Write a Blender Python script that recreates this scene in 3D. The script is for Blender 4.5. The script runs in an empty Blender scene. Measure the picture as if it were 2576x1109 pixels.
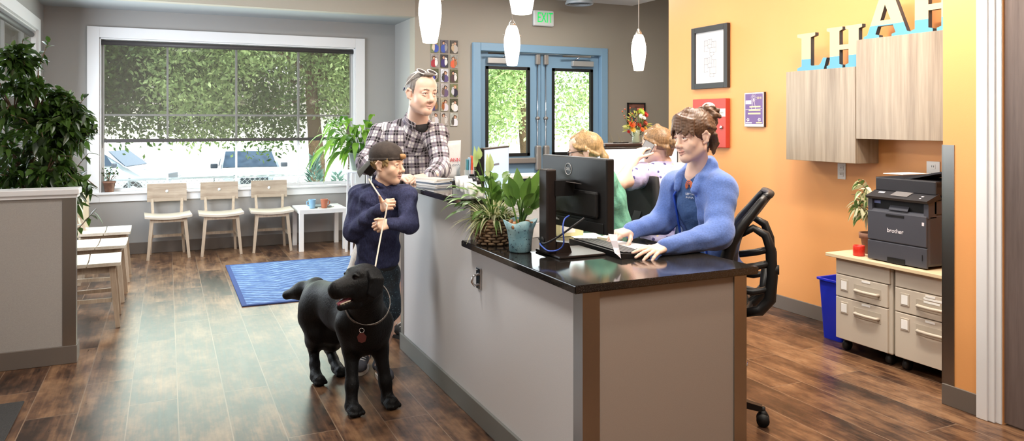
import bpy, bmesh, math, random
import numpy as np
from mathutils import Vector, Matrix, Euler

random.seed(7)
RNG = np.random.default_rng(11)
SC = bpy.context.scene
COL = SC.collection
PI = math.pi
# ---------------------------------------------------------------- camera geometry (level camera, shifted lens)
F, HZ, CU, H = 1880.0, 305.0, 1288.0, 1.5
YAW = math.atan(868.0 / F)
SY, CY = math.sin(YAW), math.cos(YAW)

def P(u, v, d):
    """point at depth d (metres along the view axis)"""
    a = (u - CU) / F
    return Vector((d * (SY + CY * a), d * (CY - SY * a), H + (HZ - v) * d / F))

def dX(u, X):
    return X / (SY + CY * (u - CU) / F)

def dY(u, Y):
    return Y / (CY - SY * (u - CU) / F)

def PXp(u, v, X): return P(u, v, dX(u, X))
def PYp(u, v, Y): return P(u, v, dY(u, Y))
def PZp(u, v, Z): return P(u, v, (Z - H) * F / (HZ - v))

# ---------------------------------------------------------------- materials
def lin(c):
    c = c / 255.0
    return c / 12.92 if c <= 0.04045 else ((c + 0.055) / 1.055) ** 2.4

def rgb(*c):
    return (lin(c[0]), lin(c[1]), lin(c[2]), 1.0)

MATS = {}
class NT:
    def __init__(s, m):
        m.use_nodes = True
        s.t = m.node_tree
        s.b = s.t.nodes.get('Principled BSDF')
        s.out = [n for n in s.t.nodes if n.type == 'OUTPUT_MATERIAL'][0]
    def n(s, typ, **kw):
        nd = s.t.nodes.new(typ)
        for k, v in kw.items():
            if k in nd.inputs.keys(): nd.inputs[k].default_value = v
            else: setattr(nd, k, v)
        return nd
    def l(s, a, b): s.t.links.new(a, b)
    def math(s, op, a, b=None, c=None):
        nd = s.t.nodes.new('ShaderNodeMath'); nd.operation = op
        for i, x in enumerate((a, b, c)):
            if x is None: continue
            if isinstance(x, (int, float)): nd.inputs[i].default_value = x
            else: s.l(x, nd.inputs[i])
        return nd.outputs[0]
    def mix(s, f, a, b):
        nd = s.t.nodes.new('ShaderNodeMix'); nd.data_type = 'RGBA'
        for i, x in ((0, f), (6, a), (7, b)):
            if isinstance(x, (int, float, tuple)): nd.inputs[i].default_value = x
            else: s.l(x, nd.inputs[i])
        return nd.outputs[2]
    def coord(s, which='Object'):
        return s.t.nodes.new('ShaderNodeTexCoord').outputs[which]
    def scale(s, vec, sc, rot=(0, 0, 0)):
        nd = s.t.nodes.new('ShaderNodeMapping'); nd.inputs['Scale'].default_value = sc; nd.inputs['Rotation'].default_value = rot
        s.l(vec, nd.inputs['Vector']); return nd.outputs[0]
    def noise(s, vec, scale, detail=3, rough=.5):
        nd = s.n('ShaderNodeTexNoise', Scale=scale, Detail=detail, Roughness=rough)
        if vec is not None: s.l(vec, nd.inputs['Vector'])
        return nd.outputs['Fac']
    def ramp(s, f, stops):
        nd = s.t.nodes.new('ShaderNodeValToRGB')
        e = nd.color_ramp.elements
        while len(e) < len(stops): e.new(0.5)
        for x, (p, c) in zip(e, stops): x.position = p; x.color = c
        s.l(f, nd.inputs[0]); return nd.outputs[0]
    def bump(s, h, strength, dist=.01):
        nd = s.n('ShaderNodeBump', Strength=strength, Distance=dist)
        s.l(h, nd.inputs['Height']); s.l(nd.outputs[0], s.b.inputs['Normal'])

def mat(name, c=(200, 200, 200), rough=.5, metal=0.0, spec=None, noise=None, bump=None, emit=None, trans=None, alpha=None, sheen=None, coat=None):
    if name in MATS: return MATS[name]
    m = bpy.data.materials.new(name); MATS[name] = m
    t = NT(m); b = t.b
    col = rgb(*c)
    b.inputs['Base Color'].default_value = col
    b.inputs['Roughness'].default_value = rough
    b.inputs['Metallic'].default_value = metal
    if spec is not None: b.inputs['Specular IOR Level'].default_value = spec
    if sheen: b.inputs['Sheen Weight'].default_value = sheen; b.inputs['Sheen Roughness'].default_value = .5
    if coat: b.inputs['Coat Weight'].default_value = coat; b.inputs['Coat Roughness'].default_value = .08
    if noise:
        sc, amt = noise[0], noise[1]
        v = t.coord()
        if len(noise) > 2: v = t.scale(v, noise[2])
        f = t.noise(v, sc, 4, .6)
        lo = tuple(x * (1 - amt) for x in col[:3]) + (1,); hi = tuple(min(1, x * (1 + amt)) for x in col[:3]) + (1,)
        t.l(t.ramp(f, [(.3, lo), (.7, hi)]), b.inputs['Base Color'])
    if bump:
        v = t.coord()
        if len(bump) > 2: v = t.scale(v, bump[2])
        t.bump(t.noise(v, bump[0], 4, .6), bump[1], bump[3] if len(bump) > 3 else .01)
    if emit: b.inputs['Emission Color'].default_value = rgb(*emit[0]); b.inputs['Emission Strength'].default_value = emit[1]
    if trans: b.inputs['Transmission Weight'].default_value = trans
    if alpha is not None: b.inputs['Alpha'].default_value = alpha
    m.diffuse_color = col
    return m

def wood(name, c1, c2, axis=2, sc=18, rough=.45, stretch=.06):
    if name in MATS: return MATS[name]
    m = bpy.data.materials.new(name); MATS[name] = m
    t = NT(m); s = [1, 1, 1]; s[axis] = stretch
    v = t.scale(t.coord(), tuple(s))
    f = t.noise(v, sc, 5, .65)
    f2 = t.noise(v, sc * 5, 3, .6)
    h = t.math('ADD', t.math('MULTIPLY', f, .7), t.math('MULTIPLY', f2, .3))
    t.l(t.ramp(h, [(.33, rgb(*c2)), (.66, rgb(*c1))]), t.b.inputs['Base Color'])
    t.b.inputs['Roughness'].default_value = rough
    t.bump(h, .08, .004)
    return m

def leafmat(name, c1, c2, trans=.35, rough=.4):
    if name in MATS: return MATS[name]
    m = bpy.data.materials.new(name); MATS[name] = m
    t = NT(m)
    f = t.noise(t.coord(), 9, 2, .5)
    g = t.n('ShaderNodeNewGeometry')
    rnd = g.outputs['Random Per Island']
    h = t.math('ADD', t.math('MULTIPLY', f, .5), t.math('MULTIPLY', rnd, .5))
    c = t.ramp(h, [(.2, rgb(*c1)), (.75, rgb(*c2))])
    t.l(c, t.b.inputs['Base Color']); t.b.inputs['Roughness'].default_value = rough
    tr = t.n('ShaderNodeBsdfTranslucent'); t.l(c, tr.inputs['Color'])
    mx = t.n('ShaderNodeMixShader'); mx.inputs[0].default_value = trans
    t.l(t.b.outputs[0], mx.inputs[1]); t.l(tr.outputs[0], mx.inputs[2]); t.l(mx.outputs[0], t.out.inputs[0])
    return m

# ---------------------------------------------------------------- objects
def tag(o, label=None, cat=None, group=None, kind=None):
    if label: o['label'] = label
    if cat: o['category'] = cat
    if group: o['group'] = group
    if kind: o['kind'] = kind
    return o

def empty(name, loc=(0, 0, 0), rz=0.0, parent=None):
    o = bpy.data.objects.new(name, None); COL.objects.link(o)
    o.location = loc; o.rotation_euler = (0, 0, rz); o.empty_display_size = .1
    if parent is not None: o.parent = parent
    return o

def thing(name, label, cat, loc=(0, 0, 0), rz=0.0, group=None):
    return tag(empty(name, loc, rz), label, cat, group)

def copy_tree(o, parent=None):
    c = o.copy(); COL.objects.link(c)
    if parent is not None: c.parent = parent
    for ch in list(o.children): copy_tree(ch, c)
    return c

def link_mesh(name, me, mats, parent=None, smooth=False):
    for m in (mats if isinstance(mats, (list, tuple)) else [mats]): me.materials.append(m)
    if smooth: me.polygons.foreach_set('use_smooth', [True] * len(me.polygons))
    o = bpy.data.objects.new(name, me); COL.objects.link(o)
    if parent is not None: o.parent = parent
    return o

class MB:
    """collects shapes into one mesh"""
    def __init__(s): s.bm = bmesh.new(); s.smooth = False
    def _mi(s, faces, mi, sm=False):
        for f in faces: f.material_index = mi; f.smooth = sm
    def box(s, lo, hi, mi=0, bev=0.0, M=None):
        lo, hi = Vector(lo), Vector(hi)
        r = bmesh.ops.create_cube(s.bm, size=1.0); vs = r['verts']
        c, d = (lo + hi) / 2, hi - lo
        for v in vs:
            v.co = Vector((v.co.x * d.x, v.co.y * d.y, v.co.z * d.z)) + c
        fs = list({f for v in vs for f in v.link_faces}); s._mi(fs, mi)
        if bev > 0:
            es = list({e for v in vs for e in v.link_edges})
            b = bmesh.ops.bevel(s.bm, geom=es, offset=bev, segments=2, affect='EDGES', profile=.5)
            vs = list({v for f in b['faces'] for v in f.verts} | {v for v in vs if v.is_valid})
            for f in {f for v in vs for f in v.link_faces}: f.material_index = mi
        if M is not None:
            for v in vs: v.co = M @ v.co
        return s
    def cbox(s, c, size, mi=0, bev=0.0, M=None):
        c, d = Vector(c), Vector(size) / 2
        return s.box(c - d, c + d, mi, bev, M)
    def bar(s, a, b, w, t=None, mi=0, up=(0, 0, 1), w2=None, t2=None):
        """tapered rectangular bar a->b; w along 'side', t along the other"""
        t = t or w; w2 = w2 or w; t2 = t2 or t
        a, b = Vector(a), Vector(b); ax = (b - a).normalized(); up = Vector(up)
        if abs(ax.dot(up)) > .97: up = Vector((0, 1, 0))
        sx = ax.cross(up).normalized(); sy = sx.cross(ax).normalized()
        vs = []
        for p, ww, tt in ((a, w, t), (b, w2, t2)):
            for i, j in ((-1, -1), (1, -1), (1, 1), (-1, 1)):
                vs.append(s.bm.verts.new(p + sx * ww / 2 * i + sy * tt / 2 * j))
        q = [(0, 1, 2, 3), (7, 6, 5, 4), (0, 4, 5, 1), (1, 5, 6, 2), (2, 6, 7, 3), (3, 7, 4, 0)]
        s._mi([s.bm.faces.new([vs[i] for i in f]) for f in q], mi)
        return s
    def tube(s, pts, r, mi=0, n=10, caps=True, closed=False):
        pts = [Vector(p) for p in pts]; k = len(pts)
        rs = r if isinstance(r, (list, tuple)) else [r] * k
        rings = []; prev = None
        for i, p in enumerate(pts):
            if closed: tdir = pts[(i + 1) % k] - pts[i - 1]
            else: tdir = pts[min(i + 1, k - 1)] - pts[max(i - 1, 0)]
            tdir.normalize()
            if prev is None:
                up = Vector((0, 0, 1)) if abs(tdir.z) < .9 else Vector((1, 0, 0))
                x = tdir.cross(up).normalized()
            else: x = (prev - tdir * prev.dot(tdir)).normalized()
            prev = x; y = tdir.cross(x)
            rings.append([s.bm.verts.new(p + (x * math.cos(2 * PI * j / n) + y * math.sin(2 * PI * j / n)) * rs[i]) for j in range(n)])
        fs = []
        for i in range(k if closed else k - 1):
            A, B = rings[i], rings[(i + 1) % k]
            for j in range(n): fs.append(s.bm.faces.new((A[j], A[(j + 1) % n], B[(j + 1) % n], B[j])))
        if caps and not closed:
            fs.append(s.bm.faces.new(rings[0][::-1])); fs.append(s.bm.faces.new(rings[-1]))
        s._mi(fs, mi, True); return s
    def cyl(s, a, b, r, r2=None, mi=0, n=24):
        return s.tube([a, b], [r, r if r2 is None else r2], mi, n)
    def lathe(s, prof, c=(0, 0, 0), mi=0, n=32, M=None, cap=True):
        c = Vector(c); rings = []
        for r, z in prof:
            rings.append([s.bm.verts.new(c + Vector((r * math.cos(2 * PI * j / n), r * math.sin(2 * PI * j / n), z))) for j in range(n)])
        fs = []
        for A, B in zip(rings, rings[1:]):
            for j in range(n): fs.append(s.bm.faces.new((A[j], A[(j + 1) % n], B[(j + 1) % n], B[j])))
        if cap:
            if prof[0][0] > 1e-4: fs.append(s.bm.faces.new(rings[0][::-1]))
            if prof[-1][0] > 1e-4: fs.append(s.bm.faces.new(rings[-1]))
        s._mi(fs, mi, True)
        if M is not None:
            for rr in rings:
                for v in rr: v.co = M @ v.co
        return s
    def sphere(s, c, r, mi=0, sc=(1, 1, 1), n=16):
        res = bmesh.ops.create_uvsphere(s.bm, u_segments=n, v_segments=max(6, n // 2), radius=1.0)
        for v in res['verts']: v.co = Vector((v.co.x * r * sc[0], v.co.y * r * sc[1], v.co.z * r * sc[2])) + Vector(c)
        s._mi({f for v in res['verts'] for f in v.link_faces}, mi, True); return s
    def prism(s, pts, vec, mi=0, mi_side=None):
        """polygon (3-D points) extruded along vec"""
        vec = Vector(vec); A = [s.bm.verts.new(Vector(p)) for p in pts]; B = [s.bm.verts.new(Vector(p) + vec) for p in pts]
        n = len(pts); f = [s.bm.faces.new(A[::-1]), s.bm.faces.new(B)]
        s._mi(f, mi)
        g = [s.bm.faces.new((A[i], A[(i + 1) % n], B[(i + 1) % n], B[i])) for i in range(n)]
        s._mi(g, mi if mi_side is None else mi_side); return s
    def poly(s, pts, mi=0, sm=False):
        f = s.bm.faces.new([s.bm.verts.new(Vector(p)) for p in pts]); s._mi([f], mi, sm); return s
    def leaf(s, base, dirv, L, W, up, mi=0, droop=.3, seg=3, fold=.15, mi2=None):
        """curved, folded blade; two strips either side of the midrib"""
        base, d, up = Vector(base), Vector(dirv).normalized(), Vector(up)
        side = d.cross(up)
        if side.length < 1e-3: side = Vector((1, 0, 0))
        side.normalize(); nrm = side.cross(d).normalized()
        mid, lf, rt = [], [], []
        for i in range(seg + 1):
            t = i / seg
            p = base + d * (L * t * (1 - .25 * droop * t)) - Vector((0, 0, 1)) * (droop * L * t * t)
            w = W * (math.sin(PI * min(1, .08 + .92 * t) ** .8) if i < seg else 0.03)
            mid.append(s.bm.verts.new(p)); e = nrm * (fold * w)
            lf.append(s.bm.verts.new(p - side * w / 2 + e)); rt.append(s.bm.verts.new(p + side * w / 2 + e))
        fs = []
        for i in range(seg):
            fs.append(s.bm.faces.new((mid[i], mid[i + 1], lf[i + 1], lf[i])))
            fs.append(s.bm.faces.new((rt[i], rt[i + 1], mid[i + 1], mid[i])))
        s._mi(fs, mi, True)
        if mi2 is not None: 
            for f in fs[::2]: f.material_index = mi2
        return s
    def build(s, name, mats, parent=None, loc=None, rz=None, recalc=True):
        me = bpy.data.meshes.new(name)
        if recalc: bmesh.ops.recalc_face_normals(s.bm, faces=s.bm.faces)
        s.bm.to_mesh(me); s.bm.free()
        o = link_mesh(name, me, mats, parent)
        if loc is not None: o.location = loc
        if rz is not None: o.rotation_euler = (0, 0, rz)
        return o

def text_mesh(name, txt, size, extrude, m, parent, M, align='CENTER', xs=1.0):
    cu = bpy.data.curves.new(name, 'FONT'); cu.body = txt; cu.size = size; cu.extrude = extrude
    cu.align_x = align; cu.align_y = 'CENTER'
    o = bpy.data.objects.new(name, cu); COL.objects.link(o)
    bpy.context.view_layer.update()
    dg = bpy.context.evaluated_depsgraph_get()
    me = bpy.data.meshes.new_from_object(o.evaluated_get(dg))
    bpy.data.objects.remove(o)
    me.transform(M @ Matrix.Diagonal((xs, 1, 1, 1)))
    me.name = name
    return link_mesh(name, me, m, parent)

def frame(x, y, z, o):
    """4x4 with columns x,y,z, origin o"""
    x, y, z = Vector(x), Vector(y), Vector(z)
    return Matrix(((x.x, y.x, z.x, o[0]), (x.y, y.y, z.y, o[1]), (x.z, y.z, z.z, o[2]), (0, 0, 0, 1)))

# ---------------------------------------------------------------- smooth organic bodies: blended distance field -> one continuous surface
class Sdf:
    def __init__(s): s.pr = []; s.T = Matrix.Identity(4); s.S = 1.0
    def setT(s, T, S=1.0): s.T = T; s.S = S; return s
    def _p(s, p): return np.array(s.T @ (Vector(p) * s.S), dtype=np.float32)
    def cap(s, a, b, ra, rb=None, m=0, k=.02, op=1):
        rb = ra if rb is None else rb
        s.pr.append(('c', s._p(a), s._p(b), ra * s.S, rb * s.S, m, k * s.S, op)); return s
    def chain(s, pts, rs, m=0, k=.02):
        for i in range(len(pts) - 1): s.cap(pts[i], pts[i + 1], rs[i], rs[i + 1], m, k)
        return s
    def ell(s, c, r, R=None, m=0, k=.02, op=1):
        R3 = s.T.to_3x3().normalized()
        if R is not None: R3 = R3 @ R
        s.pr.append(('e', s._p(c), np.array(R3, dtype=np.float32), np.array(r, dtype=np.float32) * s.S, None, m, k * s.S, op)); return s
    def sph(s, c, r, m=0, k=.02, op=1): return s.cap(c, c, r, r, m, k, op)
    def bounds(s, p):
        if p[0] == 'c':
            a, b, ra, rb = p[1:5]
            return np.minimum(a - ra, b - rb), np.maximum(a + ra, b + rb)
        e = np.sqrt(((p[2] * p[3][None, :]) ** 2).sum(1))
        return p[1] - e, p[1] + e
    def mesh(s, vox, wob=None):
        bs = [s.bounds(p) for p in s.pr if p[7] > 0]
        lo = np.min([b[0] for b in bs], 0) - 4 * vox - .01; hi = np.max([b[1] for b in bs], 0) + 4 * vox + .01
        n = np.ceil((hi - lo) / vox).astype(int) + 1
        Fd = np.full(n, 1.0, np.float32); D = np.full(n, 1.0, np.float32); M = np.zeros(n, np.int8); B = np.zeros(n, np.int16)
        for pi, p in enumerate(s.pr):
            k = max(p[6], 1e-4); l, h = s.bounds(p)
            i0 = np.maximum(np.floor((l - k - 3 * vox - lo) / vox).astype(int), 0)
            i1 = np.minimum(np.ceil((h + k + 3 * vox - lo) / vox).astype(int) + 1, n)
            if (i1 <= i0).any(): continue
            ax = [lo[j] + vox * np.arange(i0[j], i1[j], dtype=np.float32) for j in range(3)]
            X = np.stack(np.meshgrid(*ax, indexing='ij'), -1)
            if p[0] == 'c':
                a, b, ra, rb = p[1:5]; ab = b - a; L2 = float(ab @ ab)
                t = np.clip(((X - a) @ ab) / L2, 0, 1) if L2 > 1e-12 else np.zeros(X.shape[:3], np.float32)
                d = np.sqrt((((X - a) - t[..., None] * ab) ** 2).sum(-1)) - (ra + (rb - ra) * t)
            else:
                q = (X - p[1]) @ p[2]
                k0 = np.sqrt(((q / p[3]) ** 2).sum(-1)); k1 = np.sqrt(((q / (p[3] ** 2)) ** 2).sum(-1))
                d = k0 * (k0 - 1) / np.maximum(k1, 1e-6)
            sl = tuple(slice(i0[j], i1[j]) for j in range(3))
            f = Fd[sl]
            if p[7] > 0:
                hh = np.maximum(k - np.abs(f - d), 0) / k
                Fd[sl] = np.minimum(f, d) - hh * hh * k * .25
                w = (d < D[sl]) if p[5] == 0 else ((d < D[sl]) & (d < .0014))
                D[sl] = np.where(w, d, D[sl]); M[sl] = np.where(w, p[5], M[sl]); B[sl] = np.where(w, pi, B[sl])
            else:
                hh = np.maximum(k - np.abs(f + d), 0) / k
                Fd[sl] = np.maximum(f, -d) + hh * hh * k * .25
                if p[5] >= 0:
                    w = d < .5 * vox; M[sl] = np.where(w, p[5], M[sl])
        if wob is not None:
            near = np.argwhere(np.abs(Fd) < .05)
            pts = lo + near * vox
            Fd[near[:, 0], near[:, 1], near[:, 2]] += wob(pts).astype(np.float32)
        ins = Fd < 0
        c = np.zeros(n - 1, np.int8)
        for dx in (0, 1):
            for dy in (0, 1):
                for dz in (0, 1): c += ins[dx:n[0] - 1 + dx, dy:n[1] - 1 + dy, dz:n[2] - 1 + dz]
        act = (c > 0) & (c < 8)
        idx = np.argwhere(act); ids = np.full(n - 1, -1, np.int32); ids[act] = np.arange(len(idx))
        acc = np.zeros((len(idx), 3)); cnt = np.zeros(len(idx))
        cor = [(0, 0, 0), (1, 0, 0), (0, 1, 0), (1, 1, 0), (0, 0, 1), (1, 0, 1), (0, 1, 1), (1, 1, 1)]
        ed = [(0, 1), (2, 3), (4, 5), (6, 7), (0, 2), (1, 3), (4, 6), (5, 7), (0, 4), (1, 5), (2, 6), (3, 7)]
        cv = [Fd[idx[:, 0] + o[0], idx[:, 1] + o[1], idx[:, 2] + o[2]] for o in cor]
        for a, b in ed:
            m_ = (cv[a] < 0) != (cv[b] < 0)
            t = cv[a][m_] / (cv[a][m_] - cv[b][m_])
            A = np.array(cor[a], float); Bc = np.array(cor[b], float)
            acc[m_] += A + t[:, None] * (Bc - A); cnt[m_] += 1
        V = lo + (idx + acc / cnt[:, None]) * vox
        faces = []
        for axn in range(3):
            o1, o2 = [(1, 2), (2, 0), (0, 1)][axn]
            sl0 = [slice(1, -1)] * 3; sl0[axn] = slice(0, -1); sl1 = list(sl0); sl1[axn] = slice(1, None)
            s0, s1 = ins[tuple(sl0)], ins[tuple(sl1)]
            e = np.argwhere(s0 != s1)
            if len(e) == 0: continue
            flip = s0[e[:, 0], e[:, 1], e[:, 2]]
            off = np.ones(3, int); off[axn] = 0
            g = e + off
            q = []
            for (da, db) in ((-1, -1), (0, -1), (0, 0), (-1, 0)):
                gg = g.copy(); gg[:, o1] += da; gg[:, o2] += db
                q.append(ids[gg[:, 0], gg[:, 1], gg[:, 2]])
            q = np.stack(q, 1); q[~flip] = q[~flip][:, ::-1]
            faces.append(q)
        Fc = np.concatenate(faces)
        Fc = Fc[(Fc >= 0).all(1)]
        fr = np.clip(np.round(acc / cnt[:, None]), 0, 1).astype(int); mi = M[idx[:, 0] + fr[:, 0], idx[:, 1] + fr[:, 1], idx[:, 2] + fr[:, 2]]; bi = B[idx[:, 0], idx[:, 1], idx[:, 2]]
        return V, Fc, mi, bi

def sdf_object(name, parts, mats, parent=None, uv=None, palette=None):
    """parts: list of (Sdf, voxel[, wobble]); joined into ONE mesh object. uv: function(points, bone ids, prims)->(n,2)"""
    Vs, Fs, Ms, Us, Mv = [], [], [], [], []; off = 0
    for p in parts:
        V, Fc, mi, bi = p[0].mesh(p[1], p[2] if len(p) > 2 else None)
        Vs.append(V); Fs.append(Fc + off); Ms.append(mi[Fc[:, 0]]); Mv.append(mi); off += len(V)
        if uv: Us.append(uv(V, bi, p[0].pr))
    V = np.concatenate(Vs); Fc = np.concatenate(Fs); M = np.concatenate(Ms)
    base = np.array(parent.matrix_basis.translation) if parent is not None else np.zeros(3)
    me = bpy.data.meshes.new(name)
    me.vertices.add(len(V)); me.vertices.foreach_set('co', (V - base).astype(np.float32).ravel())
    me.loops.add(Fc.size); me.loops.foreach_set('vertex_index', Fc.astype(np.int32).ravel())
    me.polygons.add(len(Fc)); me.polygons.foreach_set('loop_start', np.arange(0, Fc.size, 4, dtype=np.int32))
    me.update(calc_edges=True); me.validate()
    me.polygons.foreach_set('material_index', M.astype(np.int32)[:len(me.polygons)])
    if uv:
        at = me.attributes.new('cloth', 'FLOAT2', 'POINT'); at.data.foreach_set('vector', np.concatenate(Us).astype(np.float32).ravel())
    if palette is not None:
        col = np.array([rgb(*c) for c in palette], np.float32)[np.concatenate(Mv)]
        for it in range(1):
            acc = np.zeros_like(col); cnt = np.zeros(len(col))
            fc = col[Fc].mean(1)
            for j in range(4): np.add.at(acc, Fc[:, j], fc); np.add.at(cnt, Fc[:, j], 1)
            col = .4 * col + .6 * acc / np.maximum(cnt, 1)[:, None]
        ca = me.color_attributes.new('tint', 'FLOAT_COLOR', 'POINT'); ca.data.foreach_set('color', col.astype(np.float32).ravel())
        me.polygons.foreach_set('material_index', np.zeros(len(me.polygons), np.int32))
    o = link_mesh(name, me, mats, parent, True)
    return o

def tintmat(name, rough=.45, sss=0.0, bump=None, spec=.5):
    if name in MATS: return MATS[name]
    m = bpy.data.materials.new(name); MATS[name] = m; t = NT(m); a = t.n('ShaderNodeVertexColor'); a.layer_name = 'tint'; t.l(a.outputs[0], t.b.inputs['Base Color'])
    t.b.inputs['Roughness'].default_value = rough; t.b.inputs['Specular IOR Level'].default_value = spec
    if sss: t.b.inputs['Subsurface Weight'].default_value = sss; t.b.inputs['Subsurface Radius'].default_value = (.9, .35, .2); t.b.inputs['Subsurface Scale'].default_value = .008
    if bump: t.bump(t.noise(t.scale(t.coord(), bump[2]), bump[0], 3, .6), bump[1], bump[3])
    return m

def wrinkle(amp, sc, seed=0, st=(1, 1, 1)):
    r = np.random.default_rng(seed); ks = r.normal(size=(7, 3)) * sc * np.array(st); ph = r.uniform(0, 6.28, 7)
    def f(p):
        q = np.zeros(len(p))
        w = p + .02 * np.sin(p[:, [1, 2, 0]] * 23)
        for k, h in zip(ks, ph): q += np.sin(w @ k + h)
        return amp * q / 3
    return f

def root_matrix(o):
    M = Matrix.Identity(4)
    while o is not None: M = o.matrix_basis @ M; o = o.parent
    return M

def wbuild(mb, name, mats, parent=None, **kw):
    """build from world coordinates under a placed parent"""
    o = mb.build(name, mats, parent, **kw)
    if parent is not None: o.data.transform(root_matrix(parent).inverted())
    return o
# ================================================================= SETTING
XL, YW, YD, XR, XO = -1.21, 9.45, 8.60, 2.69, 4.46       # left wall, window wall, door wall, return, orange wall
ZC, ZA, XS = 3.08, 2.75, 3.75
M_taupe = mat('taupe paint', (166, 158, 145), .6, bump=(180, .05))
M_grey = mat('grey paint', (158, 156, 154), .6, bump=(180, .05))
M_orange = mat('orange paint', (226, 160, 98), .5, bump=(180, .05))
M_white = mat('white painted trim', (226, 226, 228), .4)
M_ceil = mat('white ceiling paint', (232, 231, 228), .7)
M_base = mat('taupe rubber base', (106, 97, 90), .45)
M_steel = mat('brushed stainless steel', (168, 165, 160), .3, 1.0, bump=(300, .05, (1, 1, .02)))
M_chrome = mat('polished chrome', (215, 215, 218), .1, 1.0)
M_blue = mat('blue painted steel', (130, 164, 190), .4)
M_black = mat('black plastic', (24, 23, 23), .4)
M_blackmat = mat('matte black', (18, 18, 19), .6)
M_dkwood = wood('dark walnut door', (112, 98, 94), (84, 72, 68), 2, 16, .45)
M_paper = mat('white paper', (238, 238, 236), .7)

def floor_mat():
    m = bpy.data.materials.new('brown wood plank floor'); t = NT(m)
    g = t.coord('Object'); sp = t.n('ShaderNodeSeparateXYZ'); t.l(g, sp.inputs[0])
    cb = t.n('ShaderNodeCombineXYZ'); t.l(sp.outputs[1], cb.inputs[0]); t.l(t.math('ADD', sp.outputs[0], .181), cb.inputs[1])
    br = t.n('ShaderNodeTexBrick'); br.offset = .37; br.offset_frequency = 2
    for k, v in (('Scale', 1.0), ('Mortar Size', .0028), ('Mortar Smooth', .1), ('Bias', 0.0), ('Brick Width', 1.22), ('Row Height', .2335)): br.inputs[k].default_value = v
    br.inputs['Color1'].default_value = (0, 0, 0, 1); br.inputs['Color2'].default_value = (1, 1, 1, 1); br.inputs['Mortar'].default_value = (.5, .5, .5, 1)
    t.l(cb.outputs[0], br.inputs['Vector'])
    pl = t.math('MULTIPLY', br.outputs['Color'], 1.0)
    off = t.n('ShaderNodeCombineXYZ'); t.l(t.math('MULTIPLY', pl, 37.0), off.inputs[2])
    va = t.n('ShaderNodeVectorMath'); va.operation = 'ADD'; t.l(g, va.inputs[0]); t.l(off.outputs[0], va.inputs[1])
    blot = t.noise(t.scale(va.outputs[0], (1, .45, 1)), 5.5, 4, .62)
    grain = t.noise(t.scale(va.outputs[0], (1, .05, 1)), 60, 4, .6)
    knot = t.noise(t.scale(va.outputs[0], (1, .6, 1)), 16, 5, .7)
    h = t.math('ADD', t.math('ADD', t.math('MULTIPLY', blot, .52), t.math('MULTIPLY', grain, .24)), t.math('ADD', t.math('MULTIPLY', knot, .22), t.math('MULTIPLY', t.math('SUBTRACT', pl, .5), .10)))
    c = t.ramp(h, [(.38, rgb(40, 27, 21)), (.46, rgb(78, 54, 40)), (.54, rgb(116, 85, 61)), (.64, rgb(150, 116, 86))])
    c = t.mix(t.math('MULTIPLY', br.outputs['Fac'], .38), c, rgb(158, 138, 118))
    t.l(c, t.b.inputs['Base Color'])
    r = t.math('ADD', .25, t.math('MULTIPLY', grain, .08)); t.l(r, t.b.inputs['Roughness'])
    t.b.inputs['Specular IOR Level'].default_value = .5
    t.bump(t.math('SUBTRACT', t.math('MULTIPLY', h, .5), br.outputs['Fac']), .12, .004)
    return m

def struct(name, mb, mats, **kw):
    o = mb.build(name, mats, kw.get('parent')); tag(o, kw.get('label'), kw.get('cat'), None, 'structure' if kw.get('parent') is None else None); return o

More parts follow.
